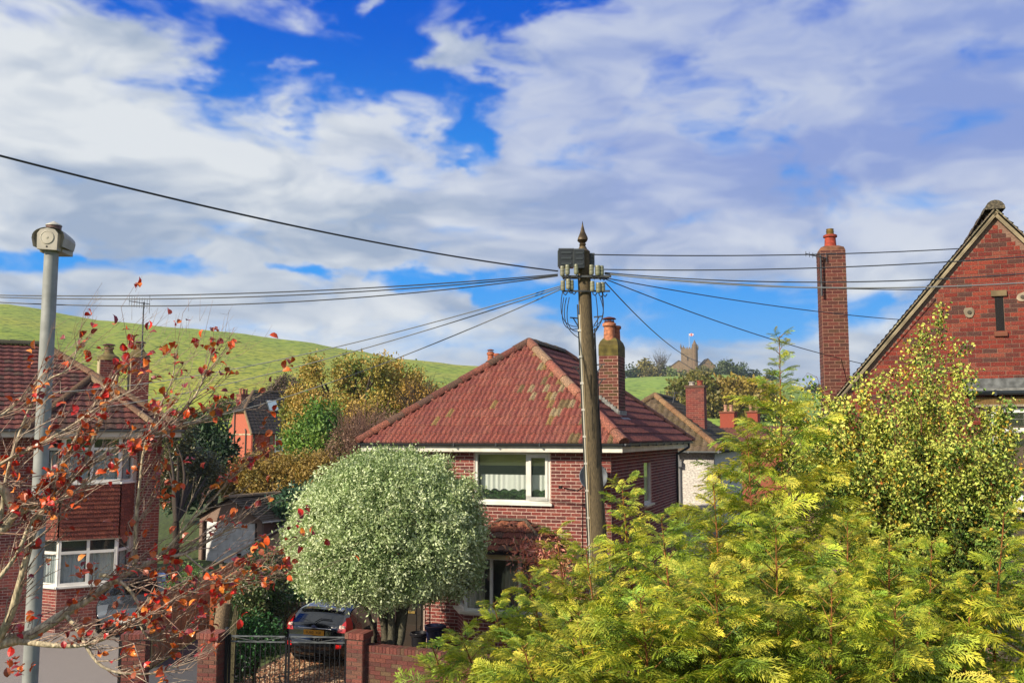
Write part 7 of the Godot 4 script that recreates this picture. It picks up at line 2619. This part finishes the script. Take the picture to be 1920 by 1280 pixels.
func build_conifer() -> void:
	var base := at(1420, 818, 7.6) * Vector3(1, 0, 1)
	var o := thing("golden_conifer", "large golden green conifer with feathery drooping sprays filling the lower right", "conifer", base, 0.0)
	var yel := C(214, 204, 70)
	var grn := C(104, 140, 44)
	var deep := C(58, 92, 34)
	var meshes := [spray(1, yel, grn), spray(2, C(226, 208, 84), C(124, 156, 48)), spray(3, C(160, 184, 62), deep), spray(4, C(196, 198, 62), grn)]
	var lists := [[], [], [], []]
	# leaders: tip pixel, distance, length below the tip, first reach, growth of reach, branch count
	var leaders := [
		[1462, 630, 7.6, 4.4, -0.10, 0.42, 84], [1402, 812, 7.2, 3.4, -0.02, 0.42, 58], [1338, 905, 6.7, 2.8, -0.02, 0.42, 52], [1512, 890, 7.4, 3.0, -0.02, 0.40, 50],
		[1166, 905, 6.4, 2.8, -0.08, 0.36, 56], [1240, 968, 6.0, 2.5, 0.0, 0.46, 56], [1098, 1025, 6.2, 2.3, 0.0, 0.42, 46], [1042, 992, 6.5, 2.4, -0.06, 0.32, 46], [990, 1085, 6.2, 1.9, 0.0, 0.40, 40], [925, 1128, 6.2, 1.7, -0.02, 0.40, 36],
		[862, 1185, 6.0, 1.5, 0.0, 0.46, 34], [808, 1205, 6.0, 1.3, 0.0, 0.42, 28], [1590, 975, 6.6, 2.6, 0.02, 0.44, 54], [1668, 1000, 6.3, 2.5, 0.02, 0.42, 50], [1748, 1015, 6.0, 2.2, 0.0, 0.42, 46], [1826, 1095, 5.8, 1.9, 0.02, 0.46, 42],
		[1884, 960, 5.9, 2.3, -0.08, 0.26, 40], [1960, 1050, 5.8, 2.0, 0.05, 0.44, 36], [1455, 985, 5.9, 2.6, 0.06, 0.48, 60], [1340, 1075, 5.4, 2.0, 0.06, 0.52, 52], [1200, 1120, 5.3, 1.8, 0.06, 0.52, 46], [1080, 1150, 5.4, 1.6, 0.06, 0.52, 42], [1560, 1095, 5.4, 2.0, 0.06, 0.52, 48], [1680, 1135, 5.3, 1.8, 0.06, 0.52, 44], [980, 1210, 5.4, 1.4, 0.06, 0.52, 34]]
	var twig := MB.new()
	for ld in leaders:
		var tip := at(ld[0], ld[1], ld[2]) - base
		var len_: float = ld[3]
		var foot := Vector3(tip.x * 0.80 + rng.randfn() * 0.05, maxf(0.05, tip.y - len_), tip.z * 0.85)
		var stem := MB.new()
		var pts := []
		var rad := []
		for k in 11:
			var f := k / 10.0
			pts.append(foot.lerp(tip, f) + Vector3(0.03 * sin(f * 7.0 + ld[0]), 0, 0.03 * cos(f * 5.0 + ld[1])) * (1 - f))
			rad.append(lerpf(0.022, 0.003, pow(f, 0.8)))
		stem.tube(pts, rad, 7, C(122, 74, 48), false, C(176, 110, 56))
		part("leader", stem, M.bark, o)
		var n: int = int(ld[6])
		for k in n:
			var f := pow((k + 0.6) / n, 1.15)
			var s := f * len_ * 0.96
			var c := tip.lerp(foot, f * 0.96)
			var reach: float = maxf(0.05, (ld[4] + ld[5] * s) * rng.randf_range(0.6, 1.25))
			if reach > 1.15:
				reach = 1.15 * rng.randf_range(0.85, 1.1)
			var a := k * 2.39996 + rng.randfn() * 0.25
			var out := Vector3(cos(a), 0, sin(a))
			var rise_ := lerpf(0.9, 0.15, clampf(f * 1.6, 0, 1))
			var e := c + out * reach + Vector3(0, reach * rise_, 0)
			var m := c.lerp(e, 0.55) + Vector3(0, reach * 0.10, 0)
			var prev := c
			var steps := maxi(2, int(reach / 0.075))
			for i in range(1, steps + 1):
				var g := float(i) / steps
				var p := c * (1 - g) * (1 - g) + m * 2.0 * g * (1 - g) + e * g * g
				var dir := (p - prev).normalized()
				var rr := lerpf(0.006, 0.0018, g)
				twig.tube([prev, p], [rr, rr * 0.85], 4, C(150, 92, 56).lerp(C(190, 160, 70), g), false)
				prev = p
				if g < 0.16 and reach > 0.3:
					continue
				for sd in ([-1.0, 1.0] if i < steps else [-0.7, 0.0, 0.7]):
					var w := dir.cross(Vector3.UP).normalized()
					var zz: Vector3 = (dir * (0.75 + 0.3 * g) + w * sd * rng.randf_range(0.5, 1.0) + Vector3(0, rng.randf_range(-0.45, 0.3), 0)).normalized()
					var yy := (Vector3.UP + Vector3(rng.randfn(), 0, rng.randfn()) * 0.6).normalized()
					var xx := yy.cross(zz).normalized()
					yy = zz.cross(xx)
					var sc := rng.randf_range(0.17, 0.30) * (0.6 + 0.45 * minf(1.0, reach / 0.5))
					if f < 0.16:
						sc *= 0.5 + 2.5 * f
					var which := rng.randi() % 4
					if g < 0.5 and rng.randf() < 0.7:
						which = 2
					var tone := gap_noise.get_noise_3dv(p * 1.3 + Vector3(3, 3, 3))
					var br := clampf(1.0 + tone * 0.45 + rng.randfn() * 0.1, 0.55, 1.35)
					var wm := clampf(1.0 + gap_noise.get_noise_3dv(p * 2.1) * 0.25, 0.8, 1.2)
					lists[which].append([Transform3D(Basis(xx * sc, yy * sc, zz * sc), p), Color(br * wm, br, br * 0.9)])
	part("twigs", twig, M.bark, o).set_meta("kind", "stuff")
	for k in 4:
		scatter(o, "foliage", meshes[k], M.leaf, lists[k])
	# the low branch that hangs over the wall at the left
	# trunk
	var tb := MB.new()
	tb.tube([Vector3(0, 0, 0), Vector3(0.02, 2.0, 0.05), Vector3(0.12, 4.0, 0)], [0.14, 0.1, 0.03], 10, C(110, 74, 54))
	part("trunk", tb, M.bark, o)

# ---------- birch on the right ----------
func build_birch() -> void:
	var base := at(1730, 818, 10.2) * Vector3(1, 0, 1)
	var o := thing("birch_tree", "bushy small leaved birch, yellowing at the top, before the gable", "tree", base, 0.0)
	var lf := MB.new()
	for k in 7:
		var p := Vector3(rng.randfn() * 0.035, -0.03 * k, rng.randfn() * 0.035)
		var d := Vector3(rng.randfn() * 0.7, -0.8, rng.randfn() * 0.7).normalized()
		var s := d.cross(Vector3(rng.randfn(), rng.randfn(), rng.randfn())).normalized() * 0.0185
		var l := 0.048 * rng.randf_range(0.8, 1.15)
		var up := s.cross(d).normalized() * 0.005
		var g := rng.randf_range(0.8, 1.15)
		var c := Color(g, g, g)
		lf.quad(p, p + d * l * 0.38 + s + up, p + d * l, p + d * l * 0.42, c)
		lf.quad(p, p + d * l * 0.42, p + d * l, p + d * l * 0.38 - s + up, c)
	var leafm := lf.mesh()
	var list := []
	var twig := MB.new()
	var tips := [[1478, 742], [1530, 705], [1590, 735], [1560, 790], [1640, 760], [1660, 690], [1705, 640], [1735, 600], [1762, 570], [1790, 640], [1812, 690], [1850, 760], [1880, 740], [1895, 800], [1905, 870], [1900, 940], [1870, 1010], [1840, 900], [1780, 820], [1720, 760], [1680, 840], [1600, 860], [1540, 860], [1630, 930], [1700, 930], [1770, 960], [1830, 1060], [1750, 1060], [1680, 1030], [1620, 800], [1500, 790], [1455, 800], [1740, 690], [1660, 890], [1810, 960], [1880, 900], [1580, 900], [1720, 860], [1770, 720], [1690, 720], [1500, 840], [1560, 740], [1610, 700], [1640, 840], [1600, 960], [1690, 980], [1760, 880], [1820, 820], [1850, 860], [1870, 950], [1800, 1010], [1730, 1000], [1660, 780], [1740, 800]]
	for t in tips:
		var d := 10.2 + rng.randf_range(-0.75, 0.75)
		var e := at(t[0], t[1], d) - base
		var st := Vector3(rng.randfn() * 0.06, rng.randf_range(2.2, 3.4), rng.randfn() * 0.06)
		if st.y > e.y - 0.3:
			st.y = maxf(1.2, e.y - 0.5)
		var m := st.lerp(e, 0.5) + Vector3(0, 0.25, 0)
		var b := MB.new()
		var pts := []
		var rad := []
		for i in 12:
			var f := i / 11.0
			pts.append(st * (1 - f) * (1 - f) + m * 2.0 * f * (1 - f) + e * f * f + Vector3(0.012 * sin(i * 2.2 + t[0]), 0, 0))
			rad.append(lerpf(0.02, 0.0022, pow(f, 0.7)))
		b.tube(pts, rad, 6, C(120, 84, 62), false, C(150, 92, 64))
		part("branch", b, M.bark, o)
		var n := 92 if t[1] > 735 else 40
		for k in n:
			var f := lerpf(0.22, 1.0, (k + rng.randf()) / n)
			var i0 := int(f * 10.99)
			var p: Vector3 = pts[i0].lerp(pts[mini(11, i0 + 1)], fposmod(f * 11.0, 1.0))
			var outward := (p - Vector3(0, p.y, 0)).normalized()
			var dir := (outward * 0.5 + Vector3(rng.randfn(), rng.randfn() * 0.6 + 0.1, rng.randfn())).normalized()
			var l := rng.randf_range(0.12, 0.5) * (1.15 - f * 0.75)
			var q := p + dir * l * 0.7 + Vector3(0, 0.02, 0)
			var q2 := q + (dir * 0.5 + Vector3(0, -0.75, 0)).normalized() * l * 0.6
			twig.tube([p, q, q2], [0.003, 0.0022, 0.001], 3, C(142, 96, 70), false)
			var cnt := int(l / 0.055) + 2
			for c in cnt:
				var g := (c + 0.5) / cnt
				var w := p.lerp(q, g * 1.6) if g < 0.6 else q.lerp(q2, (g - 0.6) * 2.5)
				var wp := w + base
				var hi := smoothstep(2.6, 5.6, wp.y + rng.randfn() * 0.5)
				var lft := smoothstep(5.0, 3.2, wp.x + rng.randfn() * 0.3)
				var col := C(122, 164, 76).lerp(C(214, 214, 98), clampf(hi * 0.85 + lft * 0.35, 0, 1))
				var u := rng.randf()
				if u < 0.05 * (0.5 + hi):
					col = C(214, 172, 58)
				elif u < 0.075 and hi < 0.6:
					col = C(176, 96, 44)
				elif u < 0.3:
					col = C(112, 146, 60)
				list.append([Transform3D(Basis(Vector3.UP, rng.randf() * TAU) * Basis(Vector3.RIGHT, rng.randfn() * 0.4).scaled(Vector3.ONE * rng.randf_range(0.66, 1.04)), w), jit(col, 0.2)])
	part("twigs", twig, M.bark, o).set_meta("kind", "stuff")
	scatter(o, "foliage", leafm, M.leaf, list)
	var tb := MB.new()
	tb.tube([Vector3(0.05, 0, 0), Vector3(0.0, 1.2, 0.0), Vector3(0, 2.4, 0), Vector3(-0.05, 3.5, 0)], [0.1, 0.08, 0.06, 0.03], 10, C(150, 130, 112))
	part("trunk", tb, M.bark, o)
	# a darker shrub low behind, beside the boards
	var lfc := cluster(20, 0.16, 0.07, 0.035)
	bush("copper_shrub", "dark green shrub flecked with copper leaves, right of the conifer", "shrub", at(1800, 818, 11.2) * Vector3(1, 0, 1), [[1800, 1040, 80, 90], [1740, 980, 90, 80, 0.3], [1840, 1120, 70, 70, -0.3], [1700, 1080, 80, 80, 0.0], [1640, 960, 70, 70, 0.4]], 11.4, lfc, M.leaf, [C(34, 62, 34), C(50, 88, 44), C(66, 104, 50), C(150, 96, 48)], 60.0, 0.35, -0.2, 1.6, 0.7, 1.2, 0.05, C(90, 66, 50))

# ---------- red leaved tree on the left ----------
func build_red_tree() -> void:
	var base := Vector3(-3.6, 0, -4.4)
	var o := thing("red_leaved_tree", "nearly bare small tree with scarlet and orange leaves on grey twigs", "tree", base, 0.0)
	var limbs := [
		[[[-150, 1290, 4.5], [-60, 1228, 4.6], [0, 1206, 4.6], [60, 1188, 4.65], [120, 1150, 4.7], [165, 1122, 4.75], [215, 1088, 4.8], [262, 1062, 4.85], [300, 1046, 4.9], [345, 1038, 4.95], [400, 1008, 5.0], [440, 985, 5.0]], 0.038, 0.004],
		[[[-90, 1010, 4.4], [-30, 1000, 4.4], [4, 992, 4.4], [24, 966, 4.42], [60, 948, 4.45], [100, 926, 4.5], [150, 886, 4.6], [200, 850, 4.65], [260, 822, 4.7], [330, 802, 4.75], [400, 782, 4.8], [450, 758, 4.85]], 0.030, 0.003],
		[[[-70, 880, 4.3], [-20, 902, 4.35], [10, 924, 4.38], [26, 954, 4.41], [40, 955, 4.44]], 0.026, 0.020],
		[[[-20, 1230, 4.6], [20, 1150, 4.55], [40, 1080, 4.5], [62, 1000, 4.5], [80, 955, 4.5], [102, 900, 4.5], [132, 840, 4.5], [160, 785, 4.5], [200, 722, 4.5], [232, 680, 4.5]], 0.022, 0.003],
		[[[20, 1200, 4.62], [70, 1206, 4.6], [110, 1210, 4.6], [160, 1208, 4.6], [205, 1192, 4.65], [250, 1165, 4.7], [300, 1138, 4.75], [345, 1118, 4.8]], 0.017, 0.003],
		[[[120, 1150, 4.7], [145, 1180, 4.65], [165, 1218, 4.6], [190, 1248, 4.6], [230, 1262, 4.6], [290, 1262, 4.6], [325, 1250, 4.6]], 0.013, 0.003],
		[[[186, 1078, 4.75], [205, 1080, 4.75], [235, 1098, 4.75], [258, 1130, 4.75], [262, 1170, 4.75], [285, 1200, 4.75], [330, 1190, 4.75], [370, 1165, 4.8]], 0.013, 0.002],
		[[[252, 1062, 4.85], [254, 980, 4.8], [262, 900, 4.8], [272, 830, 4.8], [300, 760, 4.8], [322, 712, 4.8], [330, 660, 4.8]], 0.010, 0.002],
		[[[300, 812, 4.75], [350, 762, 4.75], [372, 730, 4.75], [388, 690, 4.75], [396, 664, 4.75]], 0.008, 0.002],
		[[[300, 1046, 4.9], [350, 985, 4.9], [395, 940, 4.95], [430, 900, 5.0], [455, 880, 5.0]], 0.009, 0.002],
		[[[150, 886, 4.6], [178, 812, 4.6], [200, 745, 4.6], [225, 690, 4.6], [240, 650, 4.6]], 0.009, 0.002],
		[[[0, 992, 4.4], [10, 900, 4.4], [40, 800, 4.4], [80, 720, 4.4], [130, 690, 4.4], [146, 640, 4.4]], 0.010, 0.002],
		[[[-60, 800, 4.3], [0, 780, 4.35], [50, 735, 4.4], [90, 690, 4.4]], 0.012, 0.002],
		[[[345, 1038, 4.95], [400, 1080, 4.95], [440, 1085, 4.95], [480, 1085, 4.95], [505, 1078, 4.95]], 0.006, 0.002],
		[[[345, 1118, 4.8], [390, 1095, 4.85], [440, 1090, 4.9], [490, 1062, 4.95], [506, 1068, 4.95]], 0.005, 0.0015],
		[[[-80, 1130, 4.4], [-20, 1100, 4.4], [30, 1040, 4.4], [60, 975, 4.4], [110, 940, 4.45], [170, 900, 4.5], [230, 860, 4.5], [290, 800, 4.55], [340, 740, 4.6]], 0.012, 0.002],
		[[[-60, 930, 4.3], [0, 870, 4.3], [70, 835, 4.35], [130, 800, 4.4], [190, 760, 4.4], [250, 730, 4.45]], 0.011, 0.002]]
	var leaves := []
	var twig := MB.new()
	var bark := C(232, 212, 184)
	var place_leaf := func(p: Vector3, dir: Vector3) -> void:
		var out := (dir * 0.7 + Vector3(rng.randfn(), rng.randfn(), rng.randfn()) * 0.75).normalized()
		var up := Vector3(rng.randfn() * 0.7, 0.6 + rng.randf(), rng.randfn() * 0.7).normalized()
		var x := up.cross(out).normalized()
		var s := rng.randf_range(0.030, 0.052)
		leaves.append([Transform3D(Basis(x, out.cross(x), out) * Basis.from_scale(Vector3(s, s, s)), p), rng.randi() % 8])
	for l in limbs:
		var pts := []
		var rad := []
		var raw := []
		for q in l[0]:
			raw.append(at(q[0], q[1], q[2]) - base)
		# smooth the hand-laid run
		for i in raw.size() - 1:
			var p0: Vector3 = raw[maxi(0, i - 1)]
			var p3: Vector3 = raw[mini(raw.size() - 1, i + 2)]
			for e in 3:
				var f := e / 3.0
				pts.append(raw[i].cubic_interpolate(raw[i + 1], p0, p3, f))
		pts.append(raw[raw.size() - 1])
		for i in pts.size():
			rad.append(lerpf(l[1], l[2], pow(float(i) / (pts.size() - 1), 0.8)) * (1.0 + 0.05 * sin(i * 1.9)))
		var b := MB.new()
		b.tube(pts, rad, 9 if l[1] > 0.015 else 6, C(226, 208, 170), true, bark)
		part("branch", b, M.bark, o)
		for i in range(2, pts.size()):
			var r: float = rad[i]
			var dir: Vector3 = (pts[i] - pts[i - 1]).normalized()
			var many := 1
			for k in many + (1 if rng.randf() < 0.7 else 0):
				var side := Vector3(0.55 + rng.randfn() * 0.28, 0.62 + rng.randfn() * 0.34, rng.randfn() * 0.35)
				var td := (dir * 0.75 + side).normalized()
				var tl := rng.randf_range(0.08, 0.36)
				var st: Vector3 = pts[i]
				var en := st + td * tl + Vector3(rng.randfn(), rng.randfn(), rng.randfn()) * tl * 0.06
				var mid := st.lerp(en, 0.5) + Vector3(rng.randfn(), rng.randfn(), rng.randfn()) * tl * 0.12
				var tr := clampf(r * 0.45, 0.0014, 0.0036)
				var tc := jit(C(216, 192, 170).lerp(C(150, 100, 80), pow(rng.randf(), 1.6) * 0.8), 0.12)
				twig.tube([st, mid, en], [tr, tr * 0.75, tr * 0.4], 5, tc, false)
				for q in 3:
					var f := rng.randf_range(0.35, 0.95)
					var s2 := st.lerp(en, f)
					var d2 := (td + Vector3(rng.randfn() + 0.2, rng.randfn() + 0.25, rng.randfn()) * 0.5).normalized()
					var l2 := tl * rng.randf_range(0.15, 0.45)
					twig.tube([s2, s2 + d2 * l2], [tr * 0.55, tr * 0.25], 4, tc, false)
					if rng.randf() < (0.17 if s2.y + base.y > 5.3 else 0.30):
						place_leaf.call(s2 + d2 * l2, d2)
						if rng.randf() < 0.4:
							place_leaf.call(s2 + d2 * l2 * 0.9, d2)
				var u := rng.randf()
				if u < (0.15 if en.y + base.y > 5.3 else 0.32):
					for q in 2 + rng.randi() % 4:
						place_leaf.call(en - td * tl * 0.05 * q, td)
				elif u < 0.3:
					place_leaf.call(en, td)
	# rosettes of leaves that stand out at the twig ends
	for q in [[250, 640, 4.6, 4], [265, 690, 4.6, 9], [330, 660, 4.8, 5], [396, 660, 4.75, 6], [55, 668, 4.4, 5], [165, 668, 4.5, 5], [300, 930, 4.8, 8], [320, 905, 4.85, 9], [310, 880, 4.8, 7], [250, 880, 4.8, 4], [280, 1150, 4.75, 11], [295, 1172, 4.75, 10], [268, 1145, 4.75, 8], [380, 1105, 5.0, 8], [420, 1115, 4.9, 9], [480, 1082, 4.95, 9], [495, 1070, 4.95, 7], [505, 1092, 4.95, 4], [310, 1268, 4.6, 9], [240, 1170, 4.7, 5], [10, 870, 4.35, 9], [30, 890, 4.35, 6], [40, 1258, 4.5, 10], [20, 1250, 4.5, 8], [150, 1075, 4.75, 8], [170, 1060, 4.75, 6], [90, 838, 4.5, 6], [140, 850, 4.6, 5], [245, 1050, 4.8, 6], [320, 1050, 4.9, 8], [230, 985, 4.7, 7], [60, 1040, 4.5, 6], [300, 752, 4.7, 7], [320, 765, 4.7, 5], [365, 868, 4.9, 5], [412, 750, 4.8, 3], [440, 740, 4.85, 3]]:
		for k in q[3]:
			var p := at(q[0] + rng.randfn() * 9.0, q[1] + rng.randfn() * 8.0, q[2] + rng.randfn() * 0.04) - base
			place_leaf.call(p, Vector3(rng.randfn(), 0.5 + rng.randfn() * 0.6, rng.randfn()).normalized())
	part("twigs", twig, M.bark, o).set_meta("kind", "stuff")
	var reds := [C(208, 46, 34), C(222, 88, 38), C(214, 112, 48), C(176, 40, 42), C(190, 88, 48), C(230, 140, 60), C(138, 52, 56), C(160, 84, 56)]
	var lm := []
	for c in reds:
		var b := MB.new()
		leaf_shape(b, Transform3D(), c)
		lm.append(b.mesh())
	var near := []
	for i in leaves.size():
		var w: Vector3 = leaves[i][0].origin + base
		var s := seen_at(w)
		near.append([(1.0 if s.x > 0 and s.y < 1280 else 0.0) * leaves[i][0].basis.x.length() / s.z, i])
	near.sort_custom(func(a, b): return a[0] > b[0])
	var rest := MB.new()
	for k in near.size():
		var e: Array = leaves[near[k][1]]
		if k < 300:
			var mi := MeshInstance3D.new()
			mi.name = "leaf" if k == 0 else "leaf_%03d" % k
			mi.mesh = lm[e[1]]
			mi.material_override = M.leaf_gloss
			mi.transform = e[0]
			o.add_child(mi, true)
		else:
			leaf_shape(rest, e[0], reds[e[1]])
	part("leaves", rest, M.leaf_gloss, o).set_meta("kind", "stuff")
	var tb := MB.new()
	tb.tube([Vector3(-0.2, 0, 0), Vector3(-0.25, 1.2, 0), Vector3(-0.1, 2.4, 0), at(-150, 1290, 4.5) - base], [0.1, 0.085, 0.07, 0.045], 10, C(140, 124, 100))
	part("trunk", tb, M.bark, o)
	for q in [[-90, 1010, 4.4], [-70, 880, 4.3], [-60, 800, 4.3], [-60, 930, 4.3], [-80, 1130, 4.4], [-20, 1230, 4.6]]:
		var lb := MB.new()
		var e := at(q[0], q[1], q[2]) - base
		var s := Vector3(-0.1, 2.4, 0)
		lb.tube([s, s.lerp(e, 0.5) + Vector3(-0.12, 0.05, 0), e], [0.055, 0.035, 0.02], 8, C(150, 132, 104), false)
		part("branch", lb, M.bark, o)

# an oval leaf, folded along the midrib and curled at the tip; 1 long in +z
func leaf_shape(b: MB, t: Transform3D, col: Color) -> void:
	var ks := [[0.0, 0.0, 0.0], [0.18, 0.24, 0.03], [0.45, 0.37, 0.06], [0.75, 0.29, 0.02], [1.0, 0.0, -0.16]]
	for i in 4:
		for s in [-1.0, 1.0]:
			var a := Vector3(0, ks[i][2], ks[i][0])
			var d := Vector3(0, ks[i + 1][2], ks[i + 1][0])
			var a2 := Vector3(s * ks[i][1], ks[i][2] + 0.10 * ks[i][1] / 0.3, ks[i][0])
			var d2 := Vector3(s * ks[i + 1][1], ks[i + 1][2] + 0.10 * ks[i + 1][1] / 0.3, ks[i + 1][0])
			var c := col * (1.0 if s > 0 else 0.9)
			if i == 0:
				b.tri(t * a, t * d, t * d2, c)
			elif i == 3:
				b.tri(t * a, t * d, t * a2, c)
			else:
				b.quad(t * a, t * d, t * d2, t * a2, c)

func _ready() -> void:
	rng.seed = 20240
	var cam := Camera3D.new()
	cam.name = "camera"
	cam.fov = FOV
	cam.near = 0.1
	cam.far = 6000.0
	add_child(cam)
	cam.position = Vector3(0, EYE, 0)
	cam.rotation.x = deg_to_rad(PITCH)
	cam.current = true
	var env := Environment.new()
	env.background_mode = Environment.BG_SKY
	env.sky = Sky.new()
	env.sky.sky_material = make_sky()
	env.background_energy_multiplier = 1.0
	env.tonemap_mode = Environment.TONE_MAPPER_LINEAR
	env.tonemap_exposure = 1.28
	env.fog_enabled = true
	env.fog_density = 0.0002
	env.fog_light_color = Color(0.80, 0.87, 0.95)
	env.sdfgi_enabled = true
	env.ssao_enabled = true
	env.ssil_enabled = true
	var we := WorldEnvironment.new()
	we.name = "world_environment"
	we.environment = env
	add_child(we)
	var sun := DirectionalLight3D.new()
	sun.name = "sun"
	sun.light_energy = 1.6
	sun.light_angular_distance = 0.5
	sun.light_color = Color(1.0, 0.95, 0.86)
	sun.shadow_enabled = true
	add_child(sun)
	sun.basis = Basis.looking_at(-SUN.normalized(), Vector3.UP)

	make_materials()
	build_land()
	build_main_house()
	build_left_house()
	build_right_house()
	build_red_house()
	build_white_house()
	build_church()
	build_bay_house_aerial()
	build_garage()
	build_pole()
	build_wires()
	build_lamp_post()
	build_gate_and_walls()
	build_fences()
	build_cars()
	build_far_trees()
	build_garden_plants()
	build_conifer()
	build_birch()
	build_red_tree()
